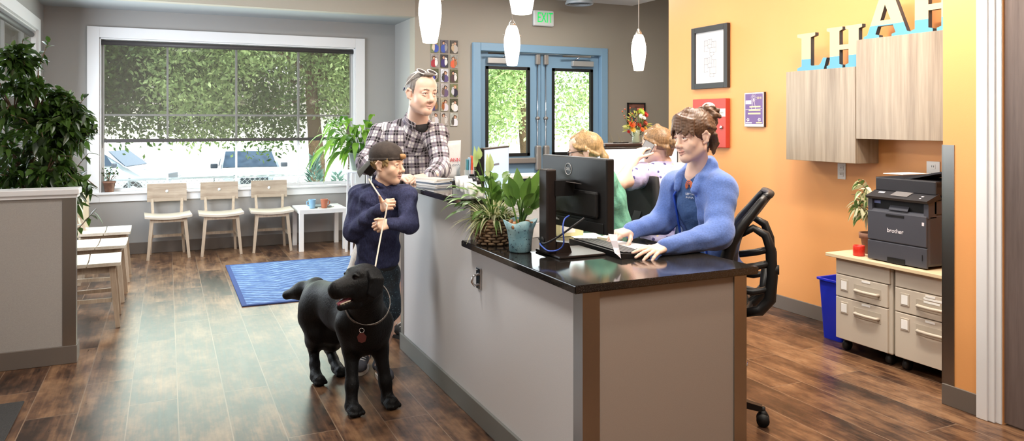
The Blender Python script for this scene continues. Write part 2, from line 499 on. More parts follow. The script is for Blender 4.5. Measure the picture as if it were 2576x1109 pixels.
def setting():
    b = MB(); b.box((-1.41, -2.2, -.1), (6.8, 9.65, 0)); struct('floor', b, floor_mat(), label='brown wood plank floor with thin pale seams', cat='floor')
    b = MB()
    b.box((-1.41, -2.2, ZC), (5.785, YD, ZC + .5)); b.box((-1.41, YD, ZA), (XR, YW + .2, ZC + .5), 1); b.box((5.785, -2.2, 3.5), (6.8, YD + .2, 3.6)); b.box((XR, YD, ZC + .3), (5.9, YD + .2, 3.6))
    struct('ceiling', b, [M_ceil, mat('grey alcove paint', (150, 153, 156), .65)], label='white ceiling with a lower alcove by the window', cat='ceiling')
    # window wall
    def wall_open(b, axis, lo, hi, o_lo, o_hi, p0, p1, z0, z1):
        """wall along axis with one opening"""
        def bx(a0, a1, za, zb):
            if axis == 0: b.box((a0, p0, za), (a1, p1, zb))
            else: b.box((p0, a0, za), (p1, a1, zb))
        bx(lo, o_lo, z0, z1); bx(o_hi, hi, z0, z1); bx(o_lo, o_hi, z0, o_lo_z); bx(o_lo, o_hi, o_hi_z, z1)
    o_lo_z, o_hi_z = .70, 2.43
    b = MB(); wall_open(b, 0, -1.41, XR, -.68, 2.17, YW, YW + .2, 0, ZA); struct('wall_back', b, M_grey, label='grey wall around the wide shaded window', cat='wall')
    b = MB(); wall_open(b, 1, -2.2, YW, 5.9, 8.95, XL - .2, XL, 0, ZC + .02); struct('wall_left', b, M_grey, label='grey wall at the far left behind the ficus', cat='wall')
    b = MB(); b.box((XR, YD + .2, 0), (XR + .12, YW + .2, ZC)); struct('wall_return', b, M_grey, label='short return wall beside the window alcove', cat='wall')
    # door wall with opening
    dx0, dx1, dz = 3.49, 5.30, 2.41
    b = MB(); b.box((XR, YD - .001, 0), (dx0, YD + .2, 3.5)); b.box((dx1, YD - .001, 0), (6.8, YD + .2, 3.5)); b.box((dx0, YD - .001, dz), (dx1, YD + .2, 3.5)); b.box((-1.41, YD - .02, ZA - .004), (XR, YD + .1, ZC))
    struct('wall_far', b, M_taupe, label='taupe wall around the blue double doors', cat='wall')
    b = MB(); b.box((XO, 2.5, 0), (XO + .14, 6.0, 3.5)); b.box((XS, 2.336, 0), (XO + .14, 2.65, 3.5)); b.box((XS, .9, 2.35), (XO, 2.336, 3.5)); b.box((XS, -2.2, 0), (XO, .9, 3.5))
    struct('wall_right', b, M_orange, label='orange wall with a recess for the wall cabinets', cat='wall')
    b = MB(); b.box((6.6, 2.5, 0), (6.8, 8.8, 3.6)); b.box((4.6, 2.3, 0), (6.8, 2.5, 3.6)); struct('wall_side', b, M_taupe, label='taupe wall of the hall behind the orange wall', cat='wall')
    b = MB(); b.box((-1.41, -2.4, 0), (4.5, -2.2, 3.6)); struct('wall_front', b, M_taupe, label='taupe wall behind the viewer', cat='wall')
    # bases
    def bb(name, boxes, lab):
        b = MB()
        for lo, hi in boxes: b.box(lo, hi, 0, .003)
        struct(name, b, M_base, label=lab, cat='baseboard')
    bb('baseboard_back', [((XL, YW - .012, 0), (XR, YW, .13))], 'taupe rubber base under the wide window')
    bb('baseboard_left', [((XL, -2.1, 0), (XL + .012, YW - .013, .13))], 'taupe rubber base along the left wall')
    bb('baseboard_far', [((XR + .01, YD - .014, 0), (3.42, YD - .002, .12)), ((5.37, YD - .014, 0), (6.59, YD - .002, .12)), ((XR - .012, YD + .002, 0), (XR, YW - .013, .13))], 'taupe rubber base beside the blue doors')
    bb('baseboard_right', [((XO - .012, 2.66, 0), (XO, 6.0, .11)), ((XS - .012, 2.45, 0), (XS, 2.65, .11))], 'taupe rubber base along the orange wall')
    # window casings, frames
    b = MB()
    for lo, hi in (((-.80, YW - .025, .60), (-.68, YW, 2.55)), ((2.17, YW - .025, .60), (2.29, YW, 2.55)), ((-.68, YW - .025, 2.43), (2.17, YW, 2.55)), ((-.68, YW - .02, .60), (2.17, YW, .69)),
                   ((-.68, YW, .69), (-.665, YW + .13, 2.43)), ((2.155, YW, .69), (2.17, YW + .13, 2.43)), ((-.68, YW, 2.415), (2.17, YW + .13, 2.43))): b.box(lo, hi, 0, .003)
    b.box((-.80, YW - .05, .685), (2.29, YW + .14, .71), 0, .004)
    w = struct('window_1', b, M_white, label='wide window with white casing, cross bars and sill', cat='window')
    b = MB()
    y0, y1 = YW + .10, YW + .15
    for x in (-.68, -.005, .7475, 1.475, 2.13): b.box((x, y0, .70), (x + (.04 if x in (-.68, 2.13) else .022), y1, 2.43), 0, .002)
    for z in (.70, 1.56, 2.40): b.box((-.68, y0 + .003, z), (2.17, y1 - .003, z + (.022 if z == 1.56 else .04)), 0, .002)
    b.build('window_frame', M_white, w)
    gm = bpy.data.materials.new('clear window glass'); t = NT(gm)
    tr = t.n('ShaderNodeBsdfTransparent'); gl = t.n('ShaderNodeBsdfGlossy', Roughness=.02); fr = t.n('ShaderNodeFresnel', IOR=1.25); mx = t.n('ShaderNodeMixShader')
    tr.inputs[0].default_value = (.96, .985, .97, 1)
    t.l(fr.outputs[0], mx.inputs[0]); t.l(tr.outputs[0], mx.inputs[1]); t.l(gl.outputs[0], mx.inputs[2]); t.l(mx.outputs[0], t.out.inputs[0]); MATS['glass'] = gm
    b = MB(); b.box((-.66, y0 + .022, .72), (2.15, y0 + .028, 2.41)); b.build('window_glass', gm, w)
    b = MB()
    for lo, hi in (((XL - .001, 8.95, .60), (XL + .025, 9.07, 2.55)), ((XL - .001, 5.78, .60), (XL + .025, 5.9, 2.55)), ((XL - .001, 5.9, 2.43), (XL + .025, 8.95, 2.55)), ((XL - .001, 5.9, .60), (XL + .02, 8.95, .69)),
                   ((XL - .13, 8.935, .7), (XL, 8.95, 2.43)), ((XL - .13, 5.9, .7), (XL, 5.915, 2.43)), ((XL - .13, 5.9, 2.415), (XL, 8.95, 2.43)), ((XL - .14, 5.8, .685), (XL + .05, 9.05, .71))): b.box(lo, hi, 0, .002)
    w = struct('window_2', b, M_white, label='left side window with white casing beside the ficus', cat='window')
    b = MB()
    for y in (5.9, 6.9, 7.9, 8.91): b.box((XL - .15, y, .7), (XL - .1, y + .03, 2.43))
    for z in (.7, 1.56, 2.4): b.box((XL - .147, 5.9, z), (XL - .103, 8.95, z + .03))
    b.build('window_frame', M_white, w)
    b = MB(); b.box((XL - .128, 5.92, .72), (XL - .122, 8.93, 2.41)); b.build('window_glass', gm, w)
    # roller shades: a see-through woven screen
    sm = bpy.data.materials.new('woven screen fabric'); t = NT(sm)
    tr = t.n('ShaderNodeBsdfTransparent'); df = t.n('ShaderNodeBsdfDiffuse'); tl = t.n('ShaderNodeBsdfTranslucent'); a1 = t.n('ShaderNodeMixShader'); a2 = t.n('ShaderNodeMixShader')
    df.inputs[0].default_value = rgb(104, 98, 90); tl.inputs[0].default_value = rgb(96, 92, 86); a1.inputs[0].default_value = .3
    t.l(df.outputs[0], a1.inputs[1]); t.l(tl.outputs[0], a1.inputs[2]); a2.inputs[0].default_value = .60
    t.l(tr.outputs[0], a2.inputs[1]); t.l(a1.outputs[0], a2.inputs[2]); t.l(a2.outputs[0], t.out.inputs[0])
    M_bar = mat('charcoal shade rail', (62, 58, 58), .5)
    def shade(lo, hi, axis, p, zt, zb, lab):
        root = thing('roller_shade', lab, 'shade', ((lo + hi) / 2, p, zt) if axis == 0 else (p, (lo + hi) / 2, zt))
        ex = Vector((1, 0, 0)) if axis == 0 else Vector((0, 1, 0)); q = Vector((0, p, 0)) if axis == 0 else Vector((p, 0, 0))
        b = MB(); b.cyl(ex * lo + q + Vector((0, 0, zt - .025)), ex * hi + q + Vector((0, 0, zt - .025)), .027); wbuild(b, 'roller', M_bar, root)
        n = Vector((0, .001, 0)) if axis == 0 else Vector((.001, 0, 0))
        b = MB(); A = ex * (lo + .03) + q; B = ex * (hi - .03) + q
        b.poly([A + Vector((0, 0, zb)), B + Vector((0, 0, zb)), B + Vector((0, 0, zt - .03)), A + Vector((0, 0, zt - .03))]); wbuild(b, 'screen_fabric', sm, root)
        b = MB(); b.bar(ex * (lo + .025) + q + Vector((0, 0, zb)), ex * (hi - .025) + q + Vector((0, 0, zb)), .018, .038); wbuild(b, 'bottom_rail', M_bar, root)
        b = MB(); c = ex * (lo + .012) + q + Vector((0, -.012 if axis == 0 else 0, 0)); b.tube([c + Vector((0, 0, zt - .03)), c + Vector((0, 0, 1.0 if axis else zb - .08))], .003, 0, 6); wbuild(b, 'pull_chain', M_bar, root)
    shade(-.665, 2.155, 0, YW + .045, 2.405, 1.28, 'see-through charcoal roller shade half drawn over the wide window')
    shade(5.93, 8.93, 1, XL - .04, 2.405, .80, 'charcoal roller shade drawn down over the left side window')
    # blue double doors
    door = thing('door_1', 'blue steel double doors with tall glass panes', 'door', ((dx0 + dx1) / 2, YD, 0)); door['kind'] = 'structure'
    b = MB()
    for lo, hi in (((dx0 - .065, YD - .05, 0), (dx0 + .035, YD + .12, dz + .065)), ((dx1 - .035, YD - .05, 0), (dx1 + .065, YD + .12, dz + .065)), ((dx0 + .035, YD - .05, dz - .035), (dx1 - .035, YD + .12, dz + .065))): b.box(lo, hi, 0, .006)
    wbuild(b, 'door_frame', M_blue, door)
    M_gask = mat('black glazing gasket', (26, 25, 25), .5); M_grysteel = mat('satin grey steel', (150, 148, 145), .35, .8)
    mid = (dx0 + dx1) / 2; yf = YD + .03
    M_pad = mat('dull satin steel', (158, 152, 146), .4, .4)
    for sgn in (-1, 1):
        x0, x1 = (dx0 + .04, mid - .004) if sgn < 0 else (mid + .004, dx1 - .04)
        gx0, gx1 = (x0 + .09, x1 - .16) if sgn < 0 else (x0 + .16, x1 - .09)
        gz0, gz1 = 1.06, 2.19
        b = MB()
        for lo, hi in (((x0, yf, .01), (gx0, yf + .045, dz - .04)), ((gx1, yf, .01), (x1, yf + .045, dz - .04)), ((gx0, yf, .01), (gx1, yf + .045, gz0)), ((gx0, yf, gz1), (gx1, yf + .045, dz - .04))): b.box(lo, hi)
        leaf = wbuild(b, 'door_leaf', M_blue, door)
        b = MB(); g = .035
        for lo, hi in (((gx0 - .004, yf - .012, gz0), (gx0 + g, yf + .03, gz1)), ((gx1 - g, yf - .012, gz0), (gx1 + .004, yf + .03, gz1)), ((gx0, yf - .012, gz0 - .004), (gx1, yf + .03, gz0 + g)), ((gx0, yf - .012, gz1 - g), (gx1, yf + .03, gz1 + .004))): b.box(lo, hi)
        wbuild(b, 'glazing_bead', M_gask, leaf)
        b = MB(); b.box((gx0, yf + .018, gz0), (gx1, yf + .024, gz1)); wbuild(b, 'door_glass', gm, leaf)
        # closer body and arm
        b = MB(); cx = gx0 + .12 if sgn < 0 else gx1 - .12
        cx0, cx1 = (x0 + .10, x0 + .40) if sgn < 0 else (x1 - .42, x1 - .10)
        b.box((cx0, yf - .055, 2.225), (cx1, yf, 2.295), 0, .006); wbuild(b, 'door_closer', mat('silver closer', (196, 196, 194), .35, .5), leaf)
        b = MB(); ax = cx0 + .22 if sgn < 0 else cx0 + .06
        b.tube([(ax, yf - .03, 2.295), (ax, yf - .03, 2.32), (ax + sgn * -.02 + .03, yf - .1, 2.33)], .008, 0, 8); b.bar((ax - .24, yf - .1, 2.345), (ax + .19, yf - .09, 2.35), .012, .022); wbuild(b, 'closer_arm', M_chrome, leaf)
        # vertical rod exit device
        rx = x1 - .055 if sgn < 0 else x0 + .055
        b = MB(); b.cyl((rx, yf - .025, .2), (rx, yf - .025, 2.3), .007, None, 0, 8); wbuild(b, 'exit_rod', M_chrome, leaf)
        b = MB(); b.box((rx - .03, yf - .055, 2.23), (rx + .03, yf, 2.36), 0, .01); wbuild(b, 'top_latch', M_pad, leaf)
        b = MB(); b.cyl((rx, yf - .05, 1.54), (rx, yf - .002, 1.54), .022); wbuild(b, 'rod_guide', M_pad, leaf)
        b = MB(); b.box((rx - .038, yf - .075, .87), (rx + .038, yf, 1.19), 0, .02); wbuild(b, 'latch_housing', M_pad, leaf)
        b = MB(); p0, p1 = (x0 + .05, rx - .038) if sgn < 0 else (rx + .038, x1 - .05)
        b.box((p0, yf - .06, .965), (p1, yf, 1.035), 0, .01); wbuild(b, 'push_bar', M_pad, leaf)
    # dark door on the right
    b = MB(); b.box((XS + .012, .92, .01), (XS + .06, 2.337, 2.35)); d = struct('door_2', b, M_dkwood, label='dark wood door at the right edge', cat='door')
    b = MB(); b.cyl((XS + .03, 1.1, 1.0), (XS - .03, 1.1, 1.0), .012); b.tube([(XS - .03, 1.1, 1.0), (XS - .03, 1.22, 1.0)], .011); b.build('door_handle', M_steel, d)
    b = MB(); cz = 2.45
    for lo, hi in (((XS - .03, 2.395, 0), (XS + .002, 2.452, cz)), ((XS - .020, 2.365, 0), (XS + .06, 2.397, cz)), ((XS - .008, 2.338, 0), (XS + .08, 2.367, cz)), ((XS - .03, .85, 2.352), (XS + .002, 2.395, cz))): b.box(lo, hi, 0, .004)
    struct('trim_1', b, M_white, label='white stepped door casing beside the orange corner', cat='trim')
    b = MB(); b.box((XS - .004, 2.585, .11), (XS, 2.652, 1.375)); b.box((XS - .004, 2.648, .11), (XS + .05, 2.654, 1.375)); struct('trim_2', b, M_steel, label='stainless corner guard on the orange wall corner', cat='trim')
    # half wall at the left
    b = MB(); b.box((XL, 5.36, 0), (-.52, 5.49, 1.045)); hw = struct('wall_half', b, mat('speckled grey laminate', (164, 160, 156), .55, noise=(260, .08)), label='low grey divider wall in front of the ficus', cat='wall')
    b = MB(); b.box((XL, 5.335, 1.045), (-.495, 5.515, 1.082), 0, .006); b.box((XL, 5.345, 1.025), (-.505, 5.505, 1.046), 0, .003); b.build('wall_cap', M_white, hw)
    b = MB(); b.box((-.585, 5.355, .11), (-.513, 5.361, 1.026)); b.box((-.52, 5.356, .11), (-.514, 5.43, 1.026)); b.build('corner_guard', M_steel, hw)
    b = MB(); b.box((XL, 5.348, 0), (-.508, 5.502, .11), 0, .003); b.build('wall_base', M_base, hw)

def counter():
    M_panel = mat('pale grey laminate panel', (212, 211, 212), .5, noise=(300, .05))
    st = bpy.data.materials.new('black speckled stone'); t = NT(st)
    f = t.noise(t.coord(), 420, 2, .7)
    t.l(t.ramp(f, [(.45, rgb(26, 24, 23)), (.62, rgb(48, 44, 41)), (.74, rgb(120, 114, 104))]), t.b.inputs['Base Color']); t.b.inputs['Roughness'].default_value = .09
    t.b.inputs['Specular IOR Level'].default_value = .7
    root = thing('reception_desk', 'long reception desk with pale grey panels and a low front end', 'desk', (1.41, 2.42, 0))
    b = MB(); b.box((1.41, 2.42, 0), (1.46, 3.56, .865)); b.box((1.41, 3.56, 0), (1.53, 4.79, 1.075)); b.box((1.53, 4.67, 0), (2.86, 4.79, 1.075)); wbuild(b, 'front_panel', M_panel, root)
    b = MB(); b.box((1.462, 2.42, 0), (2.125, 2.47, .865)); wbuild(b, 'end_panel', mat('shaded grey laminate panel', (160, 147, 136), .5, noise=(300, .05)), root)  # same grey laminate as the front, with its warm shade put into the colour
    for boxes in ([((1.404, 2.414, .0), (1.478, 2.42, .865)), ((1.404, 2.42, .0), (1.41, 2.485, .865))], [((2.125, 2.414, 0), (2.19, 2.50, .865))], [((1.404, 4.74, .1), (1.41, 4.796, 1.075))]):
        b = MB()
        for lo, hi in boxes: b.box(lo, hi)
        wbuild(b, 'corner_guard', M_steel, root)
    b = MB(); b.box((1.396, 2.49, 0), (1.411, 4.80, .105), 0, .002); b.box((1.396, 4.789, 0), (2.86, 4.802, .105), 0, .002); wbuild(b, 'toe_base', mat('grey green rubber base', (112, 112, 108), .45), root)
    b = MB(); b.box((1.46, 2.475, .60), (1.49, 3.5, .86)); b.box((1.55, 3.4, .4), (1.6, 4.0, .85)); wbuild(b, 'cable_panel', M_panel, root)
    def top(name, poly, z, th, lab):
        b = MB(); b.prism([(x, y, z - th) for x, y in poly], (0, 0, th))
        es = [e for e in b.bm.edges]; bmesh.ops.bevel(b.bm, geom=es, offset=.004, segments=2, affect='EDGES')
        return tag(b.build(name, st), lab, 'countertop')
    top('stone_countertop', [(1.358, 2.39), (2.235, 2.39), (2.235, 3.20), (2.10, 3.558), (1.358, 3.558)], .896, .031, 'low black stone countertop at the near end, carrying the monitor')
    top('stone_countertop', [(1.335, 3.50), (1.60, 3.50), (1.64, 4.60), (2.90, 4.60), (2.90, 4.90), (1.335, 4.90)], 1.108, .031, 'raised black stone countertop where the man leans')
    M_desk = mat('dark grey desk laminate', (74, 72, 70), .4)
    b = MB(); b.box((1.535, 3.57, .77), (2.2, 4.60, .80), 0, .004); b.box((2.2, 4.2, .77), (3.6, 4.655, .80), 0, .004); b.box((3.5, 4.2, 0), (3.55, 4.64, .77)); b.box((2.12, 3.6, 0), (2.16, 3.75, .77)); tag(b.build('work_desk', M_desk), 'dark inner work desk behind the raised counter', 'desk')
    root = thing('desk_partition', 'white partition with a dark cap behind the seated women', 'partition', (3.3, 4.74, 0))
    b = MB(); b.box((2.91, 4.70, 0), (3.74, 4.78, 1.315)); wbuild(b, 'panel', mat('white partition', (222, 222, 222), .5), root)
    b = MB(); b.box((2.9, 4.66, 1.315), (3.76, 4.86, 1.335), 0, .003); wbuild(b, 'cap', mat('dark brown cap', (52, 36, 32), .35), root)
    # leash hook on the counter face
    c = PXp(1204, 700, 1.404)
    root = thing('leash_hook', 'chrome leash hook plate on the grey counter face', 'hook', c)
    b = MB(); b.box((c.x - .004, c.y - .026, c.z - .052), (c.x + .006, c.y + .026, c.z + .052), 0, .003); wbuild(b, 'plate', M_chrome, root)
    b = MB(); b.tube([(c.x - .004, c.y, c.z + .022), (c.x - .03, c.y, c.z + .012), (c.x - .036, c.y, c.z - .015), (c.x - .022, c.y, c.z - .035), (c.x - .003, c.y, c.z - .03)], .006, 0, 8); b.cyl((c.x - .004, c.y + .016, c.z + .04), (c.x - .007, c.y + .016, c.z + .04), .004); wbuild(b, 'hook', M_chrome, root)

def lights():
    w = bpy.data.worlds.new('daylight'); SC.world = w; w.use_nodes = True
    nt = w.node_tree; bg = nt.nodes['Background']
    tc = nt.nodes.new('ShaderNodeTexCoord'); sp = nt.nodes.new('ShaderNodeSeparateXYZ'); rp = nt.nodes.new('ShaderNodeValToRGB')
    nt.links.new(tc.outputs['Generated'], sp.inputs[0]); nt.links.new(sp.outputs[2], rp.inputs[0]); nt.links.new(rp.outputs[0], bg.inputs[0])
    e = rp.color_ramp.elements; e[0].color = (1, 1, 1, 1); e[1].color = (.62, .80, 1, 1); e[0].position = .05; e[1].position = .7
    bg.inputs[1].default_value = 3.6
    s = bpy.data.lights.new('sun', 'SUN'); s.energy = 16; s.angle = .02; s.color = (1, .95, .86)
    o = bpy.data.objects.new('sun', s); COL.objects.link(o); o.rotation_euler = Vector((-.45, .55, -1)).to_track_quat('-Z', 'Y').to_euler()
    def area(name, loc, sx, sy, e, col, direction=(0, 0, -1), shape='RECTANGLE', spread=PI):
        l = bpy.data.lights.new(name, 'AREA'); l.shape = shape; l.size = sx; l.size_y = sy; l.energy = e; l.color = col; l.spread = spread
        o = bpy.data.objects.new(name, l); COL.objects.link(o); o.location = loc; o.rotation_euler = Vector(direction).to_track_quat('-Z', 'Y').to_euler(); return o
    warm = (1, .87, .70); neut = (1, .96, .90)
    # daylight entering through the openings
    area('window_daylight', (.74, YW - .09, 1.45), 2.7, 1.5, 62, (.84, 1, .90), (0, -1, -.12))
    area('side_window_daylight', (XL + .04, 7.4, 1.5), 2.9, 1.6, 175, (.82, .91, 1), (1, -.12, -.05))
    area('door_daylight', (4.4, YD - .09, 1.6), 1.5, 1.1, 26, (.88, .96, 1), (0, -1, -.1))
    # ceiling lamps
    for x, y, en in ((.4, 1.2, 48), (.4, 4.0, 50), (2.3, .6, 42), (1.7, 6.6, 52), (3.0, 3.4, 52), (4.2, 7.0, 58)):
        area('ceiling_lamp', (x, y, ZC - .02), .6, .6, en, neut, shape='DISK')
    for y in (3.0, 4.1, 5.2):
        area('wall_washer', (3.55, y, ZC - .03), .16, .16, 11, warm, (.30, 0, -1), 'DISK', 2.4)
    area('desk_downlight', (1.85, 1.97, ZC - .03), .12, .12, 18, warm, shape='DISK'); area('floor_fill_light', (3.15, 2.5, ZC - .03), .2, .2, 58, warm, shape='DISK')  # second lamp is an unseen fill, added to brighten the right-hand floor
    area('hall_lamp', (5.6, 7.2, 3.4), .5, .5, 30, neut, shape='DISK')

def camera():
    cd = bpy.data.cameras.new('camera'); o = bpy.data.objects.new('camera', cd); COL.objects.link(o)
    cd.sensor_fit = 'HORIZONTAL'; cd.sensor_width = 36; cd.lens = F / 2576 * 36
    cd.shift_y = -(554.5 - HZ) / 2576; cd.clip_start = .05
    o.location = (0, 0, H); o.rotation_euler = (PI / 2, 0, -YAW); SC.camera = o
    v = SC.view_settings; v.view_transform = 'Standard'; v.look = 'None'; v.gamma = 1; v.use_curve_mapping = False; v.exposure = -0.12
    SC.cycles.max_bounces = 8; SC.cycles.transparent_max_bounces = 24; SC.cycles.sample_clamp_indirect = 6; SC.cycles.use_denoising = True
    SC.cycles.caustics_reflective = False; SC.cycles.caustics_refractive = False
# ================================================================= FURNITURE AND SMALL THINGS
M_ash = wood('pale ash wood', (196, 180, 160), (158, 138, 118), 2, 22)
M_ashh = wood('pale ash boards', (182, 166, 148), (138, 120, 104), 0, 16)
M_seat = wood('white washed seat', (206, 196, 182), (176, 162, 144), 0, 18)

def make_chair(label, group):
    t = thing('wooden_chair', label, 'chair', group=group)
    b = MB(); n = 8
    for j in range(2):
        y0, y1 = (-.215, -.005) if j == 0 else (.003, .195)
        top, bot = [], []
        for i in range(n + 1):
            x = -.235 + .47 * i / n; z = .455 + .022 * (2 * i / n - 1) ** 2
            top.append((x, z)); bot.append((x, z - .024))
        b.prism([(x, y0, z) for x, z in top] + [(x, y0, z) for x, z in bot[::-1]], (0, y1 - y0, 0))
    b.build('seat', M_seat, t)
    b = MB()
    for s in (-1, 1): b.bar((s * .15, -.17, .425), (s * .15, .17, .425), .03, .05)
    b.bar((-.15, -.17, .425), (.15, -.17, .425), .03, .05); b.bar((-.15, .17, .425), (.15, .17, .425), .03, .05); b.build('seat_frame', M_ash, t)
    for s in (-1, 1):
        b = MB(); b.bar((s * .165, -.16, .445), (s * .205, -.20, 0), .036, .042, 0, (0, 1, 0), .028, .03); b.build('leg', M_ash, t)
        b = MB(); b.bar((s * .15, .165, .445), (s * .175, .20, 0), .034, .04, 0, (0, 1, 0), .026, .03); b.build('leg', M_ash, t)
        b = MB(); b.bar((s * .145, .17, .42), (s * .155, .225, .62), .03, .022, 0, (0, 1, 0), .028, .018); b.build('back_post', M_ash, t)
    b = MB(); b.bar((-.18, .185, .205), (.18, .185, .205), .02, .03); b.bar((-.185, -.16, .20), (-.17, .18, .20), .02, .028); b.bar((.185, -.16, .20), (.17, .18, .20), .02, .028); b.build('stretcher', M_ash, t)
    b = MB(); n = 6; pts = []
    for i in range(n + 1):
        x = -.205 + .41 * i / n; pts.append((x, .222 + .018 * (1 - (2 * i / n - 1) ** 2)))
    b.prism([(x, y - .008, .59) for x, y in pts] + [(x, y + .008, .59) for x, y in pts[::-1]], (0, .022, .20)); bk = b.build('backrest', M_ashh, t)
    b = MB(); b.cyl((0, .237, .702), (0, .246, .703), .016); b.build('daylight_disc', mat('bright daylight disc', (244, 246, 248), .5), bk)  # solid pale disc, coloured like daylight showing through the backrest
    return t

def chairs():
    g = 'wooden chairs under the wide window'
    c0 = make_chair('pale wooden chair under the window, leftmost of the three there', g)
    spots = [(.01, 9.15, .04, None, None), (.557, 9.15, 0, 'pale wooden chair under the window, in the middle of the three', None), (1.108, 9.15, -.03, 'pale wooden chair under the window, right beside the white side table', None)]
    g2 = 'wooden chairs behind the low divider wall'
    spots += [(-.53, 6.35, PI / 2 + .03, 'pale wooden chair sticking out behind the divider wall, nearest to the viewer', g2), (-.53, 7.18, PI / 2 - .02, 'pale wooden chair behind the divider wall, between two like it', g2),
              (-.53, 8.02, PI / 2, 'pale wooden chair behind the divider wall, farthest back of its row', g2)]
    for i, (x, y, rz, lab, gg) in enumerate(spots):
        o = c0 if i == 0 else copy_tree(c0)
        o.location = (x, y, 0); o.rotation_euler = (0, 0, rz)
        if lab: o['label'] = lab
        if gg: o['group'] = gg
    # console table in the corner
    t = thing('console_table', 'tall narrow wooden console table in the corner left of the window', 'table', (-.9, 8.72, 0))
    M = wood('cream wood', (222, 210, 186), (198, 182, 152), 2, 14)
    b = MB(); b.box((-.27, -.30, .83), (.16, .30, .86), 0, .004); b.build('top', M, t)
    for x in (-.25, .11):
        for y in (-.28, .24):
            b = MB(); b.box((x, y, 0), (x + .045, y + .045, .83), 0, .003); b.build('leg', M, t)
    b = MB(); b.box((-.25, -.27, .75), (.15, -.25, .83)); b.box((.13, -.27, .75), (.15, .28, .83)); b.build('apron', M, t)
    b = MB(); b.box((-.25, -.28, .36), (.155, .28, .38)); b.build('shelf', M, t)
    b = MB(); b.box((-1.02, 8.6, .381), (-.84, 8.85, .40)); b.box((-1.0, 8.61, .40), (-.85, 8.84, .412)); tag(b.build('magazine', mat('magazine paper', (214, 214, 218), .4)), 'stack of magazines on the lower shelf of the console table', 'magazine')
    # plastic bottle group on console
    b = MB(); b.lathe([(.035, 0), (.036, .09), (.02, .12), (.02, .14), (.0, .14)], (-.86, 8.62, .86)); tag(b.build('glass_jar', mat('hazy glass', (200, 210, 220), .1, alpha=.55)), 'clear glass jar standing on the console table', 'jar')
    b = MB(); b.sphere((-.92, 8.52, .90), .045, 0, (1.2, 1, .85)); b.lathe([(.03, 0), (.028, .02)], (-.92, 8.52, .861)); tag(b.build('ornament', mat('dark blue glaze', (48, 58, 92), .25)), 'dark blue round ornament on the console table', 'ornament')
    # side table
    t = thing('side_table', 'white square side table beside the window chairs', 'table', (1.655, 9.08, 0))
    M = mat('white lacquer', (236, 234, 232), .3)
    b = MB(); b.box((-.275, -.275, .43), (.275, .275, .48), 0, .003); b.build('tabletop', M, t)
    for x in (-.275, .225):
        for y in (-.275, .225):
            b = MB(); b.box((x, y, 0), (x + .05, y + .05, .43), 0, .002); b.build('leg', M, t)
    def mug(x, y, m, lab, hs):
        t = thing('mug', lab, 'mug', (x, y, .481), 0, 'mugs on the white side table')
        b = MB(); b.lathe([(.028, 0), (.032, .004), (.043, .10), (.043, .104), (.039, .104), (.03, .012), (0, .010)]); b.build('cup', m, t)
        b = MB(); b.tube([(hs * .036, 0, .085), (hs * .062, 0, .08), (hs * .064, 0, .055), (hs * .05, 0, .036), (hs * .031, 0, .03)], .006, 0, 8); b.build('handle', m, t)
    mug(1.545, 8.93, mat('pale blue glaze', (136, 176, 206), .3), 'pale blue mug on the white side table', -1)
    mug(1.68, 8.91, mat('terracotta glaze', (186, 112, 82), .35), 'terracotta mug on the white side table', 1)
    for i, (m, lab) in enumerate(((mat('cream cover', (220, 216, 206), .4), 'cream magazine at the bottom of the pile behind the mugs'), (mat('slate cover', (96, 106, 112), .4), 'dark slate magazine on top of the pile behind the mugs'))):
        b = MB(); b.cbox((0, 0, 0), (.21, .27, .010)); o = b.build('magazine', m); o.location = (1.66, 9.06, .486 + .0105 * i); o.rotation_euler = (0, 0, .4 - .35 * i); tag(o, lab, 'magazine')
    # rug
    m = bpy.data.materials.new('blue zigzag rug weave'); tt = NT(m); g = tt.coord(); sp = tt.n('ShaderNodeSeparateXYZ'); tt.l(g, sp.inputs[0])
    x, y = sp.outputs[0], sp.outputs[1]
    n = tt.noise(g, 6, 2)
    zig = tt.math('PINGPONG', x, .34)
    wv = tt.math('ADD', tt.math('MULTIPLY', zig, .62), tt.math('ADD', y, tt.math('MULTIPLY', n, .035)))
    l1 = tt.math('LESS_THAN', tt.math('PINGPONG', wv, .050), .0135)
    wv2 = tt.math('SUBTRACT', y, tt.math('MULTIPLY', zig, .62))
    l2 = tt.math('LESS_THAN', tt.math('PINGPONG', wv2, .085), .012)
    fine = tt.math('LESS_THAN', tt.math('PINGPONG', tt.math('ADD', x, tt.math('MULTIPLY', y, .4)), .02), .004)
    blot = tt.noise(tt.scale(g, (1, 1.6, 1)), 7, 3, .6)
    c = tt.ramp(blot, [(.38, rgb(76, 106, 152)), (.6, rgb(116, 146, 182))])
    c = tt.mix(tt.math('MULTIPLY', l2, .6), c, rgb(74, 104, 164)); c = tt.mix(tt.math('MULTIPLY', l1, .8), c, rgb(40, 62, 112)); c = tt.mix(tt.math('MULTIPLY', fine, .35), c, rgb(70, 100, 160))
    bx = tt.math('GREATER_THAN', tt.math('ABSOLUTE', x), 1.335); by = tt.math('GREATER_THAN', tt.math('ABSOLUTE', y), .90)
    c = tt.mix(tt.math('MAXIMUM', bx, by), c, rgb(50, 70, 122))
    tt.l(c, tt.b.inputs['Base Color']); tt.b.inputs['Roughness'].default_value = .95; tt.bump(tt.noise(g, 400, 2), .3, .003)
    b = MB(); b.box((-1.375, -.94, 0), (1.375, .94, .011), 0, .003); o = b.build('area_rug', m); o.location = (1.925, 7.33, .0); tag(o, 'blue rug with zigzag diamond lines on the plank floor', 'rug')
